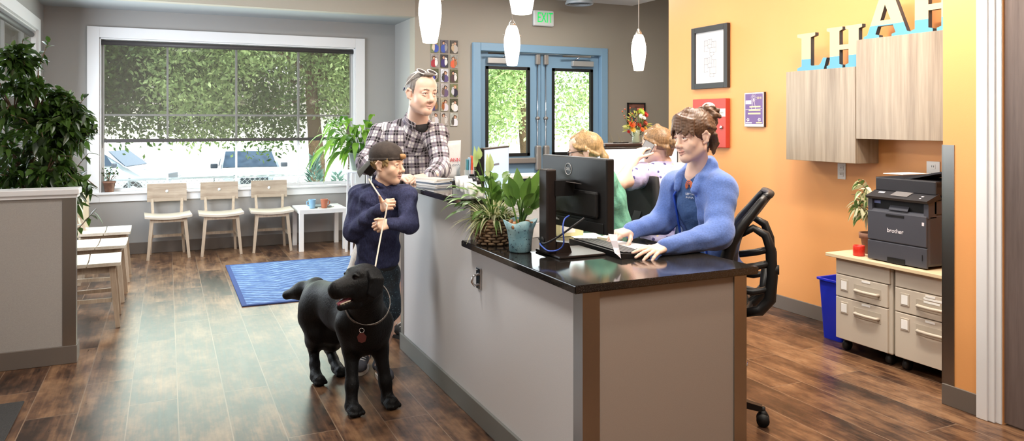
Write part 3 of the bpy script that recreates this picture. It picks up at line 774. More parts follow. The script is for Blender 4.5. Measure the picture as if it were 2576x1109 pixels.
    b = MB(); b.box((XL + .03, 3.2, 0), (-.69, 4.71, .010), 0, .003); tag(b.build('entrance_mat', mat('charcoal ribbed mat', (52, 50, 50), .9, noise=(250, .5), bump=(300, .5))), 'charcoal mat at the lower left corner of the floor', 'mat')

def wall_things():
    # pendants
    gm = bpy.data.materials.new('lit opal glass'); t = NT(gm); t.b.inputs['Base Color'].default_value = (1, 1, 1, 1); t.b.inputs['Roughness'].default_value = .3
    t.b.inputs['Emission Color'].default_value = (1, .97, .90, 1); t.b.inputs['Emission Strength'].default_value = 2.4
    labs = ['glowing white pendant lamp above the man, leftmost of the four', 'glowing white pendant lamp cut off at the top of the picture', 'glowing white pendant lamp hanging in front of the blue doors', 'glowing white pendant lamp farthest right, beside the orange wall']
    p0 = None
    for i, (x, y) in enumerate(((1.31, 3.91), (1.29, 2.70), (2.42, 5.24), (3.65, 5.33))):
        if p0 is None:
            p0 = thing('pendant_lamp', labs[0], 'lamp', (x, y, 1.93), 0, 'pendant lamps over the desk')
            b = MB(); b.lathe([(.036, 0), (.040, .002), (.056, .09), (.064, .16), (.062, .21), (.050, .27), (.036, .305), (.030, .307)], n=28); b.build('lamp_shade', gm, p0)
            b = MB(); b.lathe([(.030, .305), (.026, .325), (.012, .345), (.006, .36)], n=16); b.cyl((-.078, 0, .235), (.078, 0, .235), .0035, None, 0, 8); b.build('shade_holder', mat('satin nickel', (196, 192, 184), .3, .9), p0)
            b = MB(); b.cyl((0, 0, .35), (0, 0, ZC - 1.93 - .01), .004, None, 0, 8); b.build('cord', mat('clear grey cord', (176, 172, 166), .4), p0)
            b = MB(); b.lathe([(.06, ZC - 1.955), (.06, ZC - 1.93)], n=24); b.build('canopy', mat('satin nickel'), p0)
        else:
            o = copy_tree(p0); o.location = (x, y, 1.93); o['label'] = labs[i]
        l = bpy.data.lights.new('pendant_bulb', 'POINT'); l.energy = 6; l.color = (1, .88, .72); l.shadow_soft_size = .06
        q = bpy.data.objects.new('pendant_bulb', l); COL.objects.link(q); q.location = (x, y, 1.86)
    # ceiling diffuser
    t = thing('ceiling_vent', 'round grey ceiling air diffuser above the exit sign', 'vent', (4.72, 8.2, 2.97))
    M = mat('grey painted vent', (176, 182, 188), .4, .3)
    b = MB(); b.lathe([(.13, .11), (.165, .05), (.18, .012), (.172, 0), (.155, .012), (.15, .03)], n=36, cap=False); b.build('outer_ring', M, t)
    b = MB()
    for r in (.13, .10, .07, .04): b.lathe([(r, 0), (r - .006, 0), (r - .022, .03), (r - .016, .03)], n=32, cap=False)
    b.lathe([(.012, .002), (0, .002)], n=12); b.build('vane_ring', M, t)
    b = MB(); b.lathe([(.15, .028), (0, .028)], n=32); b.build('dark_throat', mat('dark duct', (70, 72, 76), .7), t)
    # exit sign
    c = PYp(1364, 47, YD)
    t = thing('exit_sign', 'white exit sign with green letters above the blue doors', 'sign', c)
    b = MB(); b.box((c.x - .145, YD - .055, c.z - .10), (c.x + .145, YD - .001, c.z + .10), 0, .014); wbuild(b, 'sign_box', mat('white sign plastic', (226, 228, 228), .4), t)
    gl = mat('green lit letters', (10, 190, 90), .4, emit=((14, 214, 96), .75))
    o = text_mesh('letters', 'EXIT', .185, .002, gl, t, frame((1, 0, 0), (0, 0, 1), (0, -1, 0), (.012, -.059, 0)), xs=.60)
    c0 = Vector((c.x, YD, c.z)); t.location = c0
    for ch in t.children:
        if ch.name.startswith('sign_box'): ch.data.transform(Matrix.Translation(c - c0))
    # photo prints on the taupe wall
    rows = ['top', 'second', 'third', 'fourth', 'fifth', 'bottom']; cols = ['left', 'middle', 'right']
    skin = (206, 160, 134); hairs = [(60, 40, 30), (96, 62, 40), (40, 32, 28), (150, 112, 70)]
    spec = [  # background, clothes, dog, hair
        [((120, 130, 96), (60, 86, 180), (222, 208, 184), 3), ((96, 92, 100), (54, 84, 170), (150, 148, 150), 0), ((70, 66, 58), (186, 176, 168), (196, 170, 136), 0)],
        [((148, 142, 140), (168, 48, 60), (232, 230, 228), 1), ((54, 56, 60), (58, 48, 110), (232, 230, 226), 0), ((150, 148, 140), (222, 98, 62), (170, 110, 70), 1)],
        [((84, 88, 60), (70, 74, 170), (34, 32, 34), 0), ((206, 206, 212), (92, 80, 130), (58, 54, 54), 1), ((88, 90, 60), (78, 58, 62), (226, 222, 216), 2)],
        [((150, 150, 140), (92, 80, 110), (40, 40, 46), 0), ((176, 168, 166), (104, 86, 116), (112, 96, 84), 2), ((112, 118, 84), (44, 42, 62), (204, 200, 204), 3)],
        [((90, 92, 84), (80, 64, 110), (140, 104, 70), 1), ((160, 150, 126), (214, 206, 210), (160, 92, 52), 0), ((74, 76, 58), (232, 228, 228), (228, 220, 204), 0)],
        [((160, 150, 142), (212, 208, 210), (206, 190, 176), 1), ((168, 160, 152), (178, 164, 152), (206, 200, 192), 0), ((176, 176, 166), (232, 230, 234), (96, 90, 84), 1)]]
    what = ['blue top with a pale dog', 'blue jacket with a grey dog', 'person among several dogs', 'red top with a white dog', 'dark top holding a white fluffy dog', 'orange top with a brown dog', 'violet top with a black dog', 'grey violet top with dark dogs', 'plum top with a white dog',
            'grey violet top with a dark cat', 'person in grey violet hugging a dog', 'black top with a pale dog', 'violet top with a tan dog', 'pale top with a rust dog', 'white top with a cream dog', 'white top and long hair', 'beige top with a spotted dog', 'white top with a grey dog']
    for r in range(6):
        for cidx in range(3):
            u = (1093, 1117.5, 1141.5)[cidx]; v = 117 + 36.5 * r + (cidx - 1) * 1.2
            c = PYp(u, v, YD); bgc, cl, dg, hi = spec[r][cidx]
            t = thing('photo_print', 'small photo print in the %s row, %s column: %s' % (rows[r], cols[cidx], what[r * 3 + cidx]), 'photo', c, 0, 'photo prints on the taupe wall')
            w, h = .0485, .079
            b = MB(); b.box((-w, -.012, -h), (w, -.0005, h)); b.build('card', mat('print ground %d %d %d' % bgc, bgc, .4, noise=(40, .35)), t)
            rr = random.Random(r * 7 + cidx); s = -1 if rr.random() < .5 else 1
            def blob(name, cx, cz, rx, rz, col, y, n=14):
                b = MB(); pts = []
                for i in range(n):
                    a = 2 * PI * i / n; k = 1 + .12 * math.sin(3 * a + cx * 90)
                    pts.append((max(-w + .001, min(w - .001, cx + rx * k * math.cos(a))), y, max(-h + .001, min(h - .001, cz + rz * k * math.sin(a)))))
                b.prism(pts, (0, -.0006, 0)); b.build(name, mat('print ink %d %d %d' % col, col, .4), t)
            px = s * .012; pz = rr.uniform(.025, .04)
            blob('printed_hair', px, pz + .004, .021, .026, hairs[hi], -.0122)
            blob('printed_clothes', px + s * .006, pz - .065, .034, .052, cl, -.0128)
            blob('printed_face', px + s * .001, pz, .0125, .017, skin, -.0134)
            blob('printed_dog', -s * .017, pz - .052, .019, .042, dg, -.0136); blob('printed_dog_head', -s * .015, pz - .012, .015, .015, dg, -.0142)
            blob('printed_muzzle', -s * .013, pz - .018, .005, .005, (40, 34, 32), -.0148, 8)
    # small framed collage near the corner
    c = PYp(1599, 289, YD)
    t = thing('picture_frame', 'small black framed collage on the taupe wall above the flowers', 'picture', (c.x, YD, c.z))
    b = MB(); w, h = .142, .165
    for lo, hi in (((-w, -.03, -h), (-w + .014, -.001, h)), ((w - .014, -.03, -h), (w, -.001, h)), ((-w, -.03, -h), (w, -.001, -h + .014)), ((-w, -.03, h - .014), (w, -.001, h))): b.box(lo, hi)
    b.build('frame', M_black, t)
    b = MB(); b.box((-w + .01, -.016, -h + .01), (w - .01, -.003, h - .01)); b.build('collage_board', mat('rust collage', (132, 84, 72), .5, noise=(14, .35)), t)
    for i, (x, z, a, bb, col) in enumerate(((-.05, .05, .05, .045, (104, 100, 92)), (.05, .06, .035, .03, (196, 92, 64)), (-.06, -.06, .045, .05, (70, 78, 88)), (.045, -.05, .05, .045, (176, 160, 140)), (.0, .0, .02, .03, (220, 214, 200)))):
        b = MB(); b.box((x - a, -.018, z - bb), (x + a, -.0165, z + bb)); b.build('collage_picture', mat('collage ink %d' % i, col, .5, noise=(50, .4)), t)
    # framed floor plan on the orange wall
    def orange_frame(u0, u1, vt, vb):
        A = PXp(u0, 0, XO); B = PXp(u1, 0, XO); y0, y1 = B.y, A.y
        d = dX(u1, XO); return y0, y1, H + (HZ - vb) * d / F, H + (HZ - vt) * d / F
    y0, y1, z0, z1 = orange_frame(1746, 1837, 57, 220)
    t = thing('picture_frame', 'large black framed floor plan drawing on the orange wall', 'picture', (XO, (y0 + y1) / 2, (z0 + z1) / 2))
    b = MB(); fw = .05; M_fr = mat('charcoal frame', (46, 46, 48), .45)
    for lo, hi in (((XO - .035, y0, z0), (XO, y0 + fw, z1)), ((XO - .035, y1 - fw, z0), (XO, y1, z1)), ((XO - .035, y0 + fw, z0), (XO, y1 - fw, z0 + fw)), ((XO - .035, y0 + fw, z1 - fw), (XO, y1 - fw, z1))): b.box(lo, hi, 0, .003)
    wbuild(b, 'frame', M_fr, t)
    b = MB(); b.box((XO - .018, y0 + fw - .004, z0 + fw - .004), (XO - .004, y1 - fw + .004, z1 - fw + .004)); wbuild(b, 'mount', mat('white mount', (216, 215, 217), .5), t)
    b = MB(); rr = random.Random(4); ym = (y0 + y1) / 2; X = XO - .0185
    def ln(ya, za, yb, zb):
        b.bar((X, ya, za), (X, yb, zb), .0032, .0014, 0, (1, 0, 0))
    for cz, hh in ((z1 - .19, .075), (z0 + .20, .095)):
        for (a0, b0, a1, b1) in ((-.9, -.5, -.9, .8), (-.9, .8, -.3, .8), (-.3, .8, -.3, -.2), (-.9, -.5, -.3, -.5), (-.3, .9, .3, .9), (.3, .9, .3, .6), (.3, .6, .9, .6), (.9, .6, .9, -.7), (.9, -.7, .0, -.7), (0, -.7, 0, -.1), (-.3, -.1, .9, -.1), (.3, .6, .3, -.1), (.6, .6, .6, -.1), (-.9, .2, -.3, .2), (-.6, .8, -.6, .2), (0, -.7, 0, -1), (0, -1, .6, -1), (.6, -1, .6, -.7), (-.3, .3, .3, .3), (.0, .9, .0, .3)):
            ln(ym - a0 * .09, cz + b0 * hh, ym - a1 * .09, cz + b1 * hh)
    wbuild(b, 'plan_lines', mat('pale grey ink', (128, 128, 132), .6), t)
    # red fire alarm panel
    y0, y1, z0, z1 = orange_frame(1753, 1837, 247, 372)
    t = thing('fire_alarm_panel', 'red fire alarm cabinet on the orange wall behind the woman', 'alarm panel', (XO, (y0 + y1) / 2, z0))
    b = MB(); b.box((XO - .05, y0, z0), (XO, y1, z1), 0, .006); wbuild(b, 'cabinet', mat('red enamel', (186, 62, 52), .4), t)
    b = MB(); X = XO - .0515; ym = (y0 + y1) / 2; zb = z1 - .125
    pts = [(X, y0 + .004, zb - .035), (X, y1 - .004, zb - .035), (X, y1 - .004, zb + .035), (X, ym + .12, zb + .035)]
    pts += [(X, ym + .10 * math.cos(a), zb + .035 + .06 * math.sin(a)) for a in [PI * i / 10 for i in range(0, 11)]] + [(X, ym - .12, zb + .035), (X, y0 + .004, zb + .035)]
    b.prism(pts, (.0012, 0, 0)); wbuild(b, 'white_label', mat('white decal', (232, 228, 224), .4), t)
    b = MB(); b.box((X - .002, ym - .085, zb - .065), (X + .001, ym + .085, zb + .06), 0, .001); wbuild(b, 'display_window', mat('dim display', (112, 120, 118), .2), t)
    b = MB(); b.cyl((X + .001, y0 + .05, zb - .13), (X - .010, y0 + .05, zb - .13), .014); wbuild(b, 'key_lock', M_chrome, t)
    b = MB()
    for i in range(7): b.box((X - .001, y0 + .03 + i * .012, zb - .008), (X, y0 + .037 + i * .012, zb + .008))
    wbuild(b, 'label_print', mat('grey print', (140, 136, 134), .5), t)
    # purple award plaque
    y0, y1, z0, z1 = orange_frame(1878, 1927, 231, 319)
    t = thing('award_plaque', 'small purple printed plaque on the orange wall', 'plaque', (XO, (y0 + y1) / 2, z0))
    b = MB(); b.box((XO - .022, y0, z0), (XO, y1, z1)); wbuild(b, 'board', mat('dark plaque edge', (60, 46, 40), .4), t)
    b = MB(); b.box((XO - .024, y0 + .002, z0 + .002), (XO - .0222, y1 - .002, z1 - .002)); wbuild(b, 'white_border', M_paper, t)
    b = MB(); b.box((XO - .0252, y0 + .012, z0 + .022), (XO - .0242, y1 - .012, z1 - .012)); wbuild(b, 'purple_print', mat('purple print', (106, 76, 138), .4), t)
    wl = mat('pale print', (226, 220, 226), .5); yl = mat('cream print', (222, 208, 160), .5); X = XO - .0262; ym = (y0 + y1) / 2; hh = z1 - z0; ww = y1 - y0
    b = MB()
    for i in range(3): b.box((X, ym - ww * .34, z0 + hh * (.36 + .10 * i)), (X + .001, ym + ww * (.30 - .04 * i), z0 + hh * (.36 + .10 * i) + .013))
    b.box((X, y0 + .02, z0 + hh * .1), (X + .001, y0 + ww * .38, z0 + hh * .1 + .009)); wbuild(b, 'cream_lines', yl, t)
    b = MB(); b.box((X, ym + ww * .12, z0 + hh * .66), (X + .001, ym + ww * .42, z0 + hh * .77))
    cy, cz = ym, z0 + hh * .84
    for i in range(12):
        a = 2 * PI * i / 12; b.bar((X, cy + .010 * math.cos(a), cz + .010 * math.sin(a)), (X, cy + .034 * math.cos(a), cz + .034 * math.sin(a)), .0018, .0016, 0, (1, 0, 0))
    b.bar((X, cy, cz), (X, cy + .028, z0 + hh * .5), .003, .0016, 0, (1, 0, 0)); b.bar((X, cy, cz), (X, cy - .022, z0 + hh * .5), .003, .0016, 0, (1, 0, 0)); b.bar((X, ym + ww * .42, z0 + hh * .5), (X, ym - ww * .42, z0 + hh * .52), .002, .0016, 0, (1, 0, 0))
    for q in (-.28, .3):
        for k in range(5): b.cyl((X, ym + q * ww + .012 * math.cos(k * 1.26), z0 + hh * .2 + .010 * math.sin(k * 1.26)), (X + .001, ym + q * ww + .012 * math.cos(k * 1.26), z0 + hh * .2 + .010 * math.sin(k * 1.26)), .006, None, 0, 10)
    b.box((X, ym + ww * .1, z0 + hh * .1), (X + .001, y1 - .018, z0 + hh * .1 + .008)); wbuild(b, 'white_drawing', wl, t)
    text_mesh('year_text', '2018', .028, .0004, yl, t, frame((0, -1, 0), (0, 0, 1), (-1, 0, 0), (X - XO, -ww * .27, hh * .83)))
    # outlets
    for (y, z, w, lab) in ((3.93, 1.137, .036, 'white double wall outlet below the left cabinet'), (3.215, 1.185, .046, 'white wall plate with jacks above the printer')):
        t = thing('wall_outlet', lab, 'outlet', (XO, y, z))
        b = MB(); b.box((-.006, -w, -.058), (0, w, .058), 0, .002); b.build('cover_plate', mat('white plate', (232, 232, 230), .35), t)
        for dz in (-.024, .024):
            b = MB(); b.box((-.009, -.017, dz - .015), (-.005, .017, dz + .015), 0, .002); so = b.build('socket', mat('white plate'), t)
            b = MB(); b.box((-.0096, -.008, dz - .004), (-.0088, -.005, dz + .008)); b.box((-.0096, .005, dz - .004), (-.0088, .008, dz + .008)); b.build('slot', M_black, so)

def alcove():
    # wall cabinets
    M_cab = wood('grey oak laminate', (172, 158, 140), (122, 108, 94), 2, 13, .4, .045)
    X0 = 4.236
    for (ya, yb, za, zb, lab) in ((3.622, 4.247, 1.212, 1.872, 'grey oak wall cabinet hung lower, left of the two'), (2.665, 3.618, 1.38, 2.05, 'grey oak wall cabinet hung higher, right of the two')):
        t = thing('wall_cabinet', lab, 'cabinet', (XO, (ya + yb) / 2, za))
        b = MB(); b.box((X0 + .02, ya, za), (XO - .001, yb, zb), 0, .001); wbuild(b, 'carcass', M_cab, t)
        b = MB(); b.box((X0, ya + .001, za + .001), (X0 + .019, yb - .001, zb - .001), 0, .0015); wbuild(b, 'door', M_cab, t)
    # wooden letters
    lm = {}
    def letter_mat(h):
        m = bpy.data.materials.new('cream over blue letter face'); t = NT(m); sp = t.n('ShaderNodeSeparateXYZ'); t.l(t.coord(), sp.inputs[0])
        c = t.mix(t.math('LESS_THAN', sp.outputs[2], h), rgb(216, 190, 142), rgb(84, 148, 182)); t.l(c, t.b.inputs['Base Color']); t.b.inputs['Roughness'].default_value = .5; return m
    m_face = letter_mat(.085); m_side = mat('slate letter edge', (58, 68, 78), .5)
    Ls = [(0, 0), (.90, 0), (1, .30), (.88, .31), (.80, .17), (.74, .12), (.50, .12), (.47, .14), (.47, .88), (.62, .92), (.62, 1), (.0, 1), (.0, .92), (.15, .88), (.15, .12), (0, .08)]
    Hs = [(0, 0), (.46, 0), (.46, .07), (.37, .10), (.37, .44), (.63, .44), (.63, .10), (.54, .07), (.54, 0), (1, 0), (1, .07), (.91, .10), (.91, .90), (1, .93), (1, 1), (.54, 1), (.54, .93), (.63, .90), (.63, .56), (.37, .56), (.37, .90), (.46, .93), (.46, 1), (0, 1), (0, .93), (.09, .90), (.09, .10), (0, .07)]
    def letter(ch, y_left, w, h, z, lab):
        t = thing('wooden_letter', lab, 'letter', (4.29, y_left, z), 0, 'wooden letters on the wall cabinets')
        b = MB()
        def pr(pts): b.prism([(0, -x * w, q * h) for x, q in pts], (.035, 0, 0), 0, 1)
        if ch == 'L': pr(Ls)
        elif ch == 'H': pr(Hs)
        else:
            pr([(.02, 0), (.36, 0), (.36, .06), (.29, .09), (.34, .26), (.66, .26), (.70, .09), (.62, .06), (.62, 0), (1, 0), (1, .06), (.93, .09), (.64, 1), (.40, 1), (.10, .09), (.02, .06)])
        if ch == 'A':
            # counter of the A: cut by rebuilding the face as two legs and a bar
            b = MB()
            for pts in ([(.02, 0), (.36, 0), (.36, .06), (.28, .09), (.33, .26), (.38, .38), (.48, .72), (.50, 1), (.40, 1), (.10, .09), (.02, .06)], [(.62, 0), (1, 0), (1, .06), (.93, .09), (.63, 1), (.50, 1), (.48, .72), (.60, .38), (.645, .26), (.70, .09), (.62, .06)], [(.33, .26), (.645, .26), (.60, .38), (.38, .38)]): pr(pts)
        b.build('letter_body', [m_face, m_side], t)
    letter('L', 4.19, .275, .275, 1.874, 'cream and blue wooden letter L on the lower cabinet')
    letter('H', 3.915, .30, .29, 1.874, 'cream and blue wooden letter H on the lower cabinet, next to the letter L')
    letter('A', 3.61, .36, .30, 2.052, 'cream and blue wooden letter A on the higher cabinet')
    letter('H', 3.25, .33, .31, 2.052, 'cream and blue wooden letter H on the higher cabinet, cut by the picture top')
    # file cabinets
    M_met = mat('putty painted metal', (196, 186, 172), .45); M_dark = mat('drawer gap', (96, 90, 84), .6); M_lab = mat('label card', (238, 238, 236), .5); M_hand = mat('putty plastic handle', (186, 176, 162), .4)
    def file_cabinet(ya, yb, lab, extra):
        t = thing('file_cabinet', lab, 'cabinet', (4.22, (ya + yb) / 2, 0)); X = 4.0
        b = MB(); b.box((X + .012, ya, .075), (4.44, yb, .608), 0, .008); wbuild(b, 'body', M_met, t)
        b = MB(); b.box((X, ya + .012, .505), (X + .02, yb - .012, .603), 0, .002); wbuild(b, 'top_panel', M_met, t)
        w = yb - ya
        for i, (z0, z1) in enumerate(((.358, .498), (.082, .351))):
            b = MB(); b.box((X - .002, ya + .025, z0), (X + .018, yb - .012, z1), 0, .003); dr = wbuild(b, 'drawer', M_met, t)
            zc = z1 - .075; yc = ya + w * .40
            b = MB(); b.box((X - .0035, yc - .10, zc - .028), (X - .001, yc + .10, zc + .036), 0, .001); wbuild(b, 'handle_recess', mat('putty recess', (176, 166, 152), .5), dr)
            b = MB(); b.tube([(X - .003, yc + .085, zc), (X - .022, yc + .08, zc), (X - .026, yc, zc - .001), (X - .022, yc - .08, zc), (X - .003, yc - .085, zc)], .010, 0, 8); wbuild(b, 'handle', M_hand, dr)
            b = MB(); yk = yb - w * .19; b.box((X - .006, yk - .03, z1 - .10), (X - .001, yk + .03, z1 - .025), 0, .002); wbuild(b, 'label_frame', M_hand, dr)
            b = MB(); b.box((X - .008, yk - .021, z1 - .09), (X - .0055, yk + .021, z1 - .036)); wbuild(b, 'label_card', M_lab, dr)
            b = MB(); b.box((X - .0045, yc - .022, z1 - .018), (X - .0015, yc + .04, z1 - .006)); 
            if extra and i == 0: b.box((X - .0045, yc - .07, z1 - .034), (X - .0015, yc + .05, z1 - .023)); b.box((X - .0045, yc - .05, z1 - .052), (X - .0015, yc + .05, z1 - .041))
            wbuild(b, 'drawer_sticker', M_lab, dr)
        for x in (4.06, 4.40):
            for y in (ya + .05, yb - .05):
                b = MB(); b.cyl((x, y - .014, .033), (x, y + .014, .033), .032, None, 0, 18); b.bar((x, y, .05), (x, y, .078), .03, .03); wbuild(b, 'caster', M_blackmat, t)
    file_cabinet(3.16, 3.585, 'putty metal file cabinet on casters beside the blue bin', False)
    file_cabinet(2.725, 3.145, 'putty metal file cabinet on casters next to the steel corner, below the printer', True)
    b = MB(); b.box((3.965, 2.68, .609), (4.45, 3.63, .632), 0, .003); tag(b.build('worktop', wood('pale maple laminate', (226, 208, 176), (206, 184, 148), 1, 14, .4)), 'pale maple worktop lying on the two file cabinets', 'worktop')
    # blue bin
    t = thing('waste_bin', 'blue plastic waste bin beside the file cabinets', 'bin', (4.26, 3.74, 0))
    b = MB(); sec = [(.115, .078, 0), (.135, .10, .40), (.148, .112, .402), (.148, .112, .415), (.132, .097, .415), (.112, .075, .01)]
    rings = []
    for hx, hy, z in sec:
        rg = []
        for cx, cy, a0 in ((1, 1, 0), (-1, 1, 1), (-1, -1, 2), (1, -1, 3)):
            for k in range(4):
                a = (a0 + k / 3) * PI / 2; rg.append(b.bm.verts.new((cx * (hx - .02) + .02 * math.cos(a), cy * (hy - .02) + .02 * math.sin(a), z)))
        rings.append(rg)
    for A, B in zip(rings, rings[1:]):
        for j in range(16): b.bm.faces.new((A[j], A[(j + 1) % 16], B[(j + 1) % 16], B[j]))
    b.bm.faces.new(rings[0][::-1]); b.bm.faces.new(rings[-1]); b.build('bin_body', mat('royal blue plastic', (30, 50, 200), .4), t)
    # printer
    px0, px1, y0, y1, z0 = 4.01, 4.42, 2.93, 3.342, .633
    t = thing('printer', 'dark grey office printer with scanner on the maple worktop', 'printer', ((px0 + px1) / 2, (y0 + y1) / 2, z0))
    M_p = mat('dark grey printer plastic', (66, 67, 76), .5, bump=(500, .1)); M_pd = mat('darker printer plastic', (40, 40, 45), .45); M_pb = mat('black printer cavity', (14, 14, 16), .5)
    ym = (y0 + y1) / 2
    b = MB(); b.box((px0 + .008, y0, z0 + .012), (px1, y1, z0 + .325), 0, .018); b.box((px0 + .06, y0, z0 + .32), (px1, y1, z0 + .40), 0, .004); b.box((px0 + .01, y0, z0 + .3), (px0 + .08, y0 + .03, z0 + .40)); b.box((px0 + .01, y1 - .03, z0 + .3), (px0 + .08, y1, z0 + .40)); wbuild(b, 'body', M_p, t)
    b = MB(); b.box((px0 + .03, y0 + .03, z0 + .315), (px0 + .062, y1 - .03, z0 + .395)); wbuild(b, 'output_slot', M_pb, t)
    b = MB(); b.prism([(px0 + .005, ym - .075, z0 + .325), (px0 + .005, ym + .055, z0 + .325), (px0 + .035, ym + .065, z0 + .352), (px0 + .035, ym - .065, z0 + .352)], (0, 0, .005)); wbuild(b, 'paper_stop', M_p, t)
    b = MB(); b.box((px0, y0 + .006, z0 + .13), (px0 + .014, y1 - .004, z0 + .31), 0, .004); fd = wbuild(b, 'front_door', M_p, t)
    b = MB(); b.box((px0 - .002, ym - .055, z0 + .285), (px0 + .002, ym + .07, z0 + .298)); wbuild(b, 'door_slot', M_pb, fd)
    b = MB(); b.box((px0 + .002, y0 + .004, z0 + .006), (px0 + .016, y1 - .002, z0 + .124), 0, .004); tr = wbuild(b, 'paper_tray', M_p, t)
    b = MB(); b.box((px0 - .001, ym - .06, z0 + .004), (px0 + .012, ym + .06, z0 + .038)); wbuild(b, 'tray_grip', M_pb, tr)
    b = MB(); b.prism([(px0 - .012, y0 - .004, z0 + .40), (px0 + .10, y0 - .004, z0 + .44), (px0 + .12, y0 - .004, z0 + .41), (px0 + .0, y0 - .004, z0 + .385)], (0, y1 - y0 + .008, 0)); cp = wbuild(b, 'control_panel', M_pd, t)
    def onpanel(ya, yb, s0, s1, m, name):
        b = MB(); f = lambda s: (px0 - .012 + .112 * s, z0 + .402 + .04 * s)
        (xa, za), (xb, zb) = f(s0), f(s1); b.prism([(xa, ya, za), (xb, ya, zb), (xb, yb, zb), (xa, yb, za)], (-.0008, 0, .002)); wbuild(b, name, m, cp)
    onpanel(ym - .06, ym + .055, .25, .95, mat('dim touch screen', (118, 116, 118), .2), 'touch_screen')
    onpanel(y1 - .09, y1 - .05, .45, .6, mat('pale print'), 'panel_print'); onpanel(y0 + .05, y0 + .065, .4, .5, mat('pale print'), 'panel_button'); onpanel(y0 + .05, y0 + .06, .18, .26, mat('pale print'), 'panel_button')
    b = MB(); b.box((px0 + .075, y0, z0 + .43), (px1, y1, z0 + .515), 0, .008); sc = wbuild(b, 'scanner', M_pd, t)
    b = MB(); yq = ym + .03
    b.prism([(px0 + .08, y1, z0 + .515), (px0 + .08, yq, z0 + .535), (px0 + .08, yq - .05, z0 + .50), (px0 + .08, y0, z0 + .50), (px0 + .08, y0, z0 + .48), (px0 + .08, y1, z0 + .48)], (.30, 0, 0)); wbuild(b, 'feeder_lid', M_pd, sc)
    b = MB(); b.prism([(px0 + .09, yq - .02, z0 + .52), (px0 + .09, y0 - .03, z0 + .575), (px0 + .09, y0 - .03, z0 + .565), (px0 + .09, yq - .02, z0 + .508)], (.27, 0, 0)); wbuild(b, 'feeder_tray', M_pd, sc)
    b = MB(); b.box((px0 + .12, y1 - .16, z0 + .5355), (px1 - .05, y1 - .02, z0 + .538)); wbuild(b, 'white_sheet', M_paper, sc)
    M4 = frame((0, -1, 0), (0, 0, 1), (-1, 0, 0), (px0 - .001 - t.location.x, .005, .20))
    text_mesh('brand_text', 'brother', .036, .0008, mat('pale print'), t, M4)
    for (ya, yb, za, zb, m, nm) in ((y0 + .02, y0 + .034, .255, .275, mat('pale print'), 'corner_badge'), (y1 - .075, y1 - .03, .355, .375, mat('pale blue badge', (130, 140, 190), .4), 'corner_badge'), (y0 + .03, y0 + .034, .05, .085, M_pb, 'level_window')):
        b = MB(); b.box((px0 - .0012 + (.03 if za > .33 else 0), ya, z0 + za), (px0 + (.03 if za > .33 else 0), yb, z0 + zb)); wbuild(b, nm, m, t)
    # red candle cup, stapler, book
    b = MB(); b.lathe([(.034, 0), (.036, .004), (.036, .062), (.034, .066), (.030, .066), (.028, .05), (0, .05)], (4.06, 3.445, .6325)); tag(b.build('candle_cup', mat('red wax', (196, 44, 30), .35, noise=(60, .2))), 'small red round candle cup on the maple worktop', 'candle')
    t = thing('book', 'cream paperback book lying beside the printer', 'book', (4.16, 2.80, .633))
    b = MB(); b.box((-.10, -.07, 0), (.10, .07, .003)); b.box((-.10, -.07, .028), (.10, .07, .031)); b.box((-.10, .067, 0), (.10, .07, .031)); b.build('cover', mat('rust cover', (176, 112, 90), .5), t)
    b = MB(); b.box((-.097, -.066, .003), (.097, .066, .028)); b.build('pages', M_paper, t)
    t = thing('stapler', 'grey stapler standing on the cream book', 'stapler', (4.13, 2.83, .6645), .4)
    b = MB(); b.box((-.06, -.016, 0), (.06, .016, .012), 0, .003); b.build('base', M_pd, t)
    b = MB(); b.bar((-.055, 0, .038), (.06, 0, .06), .03, .022); b.bar((-.05, 0, .01), (-.05, 0, .04), .024, .02); b.build('arm', mat('grey stapler metal', (150, 146, 142), .4, .3), t)
    b = MB(); b.lathe([(.024, 0), (.024, .11), (.0, .11)], (4.2, 2.72, .6325)); tag(b.build('bottle', mat('olive grey plastic', (108, 102, 88), .4)), 'small olive bottle behind the stapler', 'bottle')
# ================================================================= THINGS ON THE DESK, PLANTS, OFFICE CHAIRS, OUTSIDE
ZL, ZU, ZW = .8965, 1.1085, .8005      # low counter, raised counter, inner desk

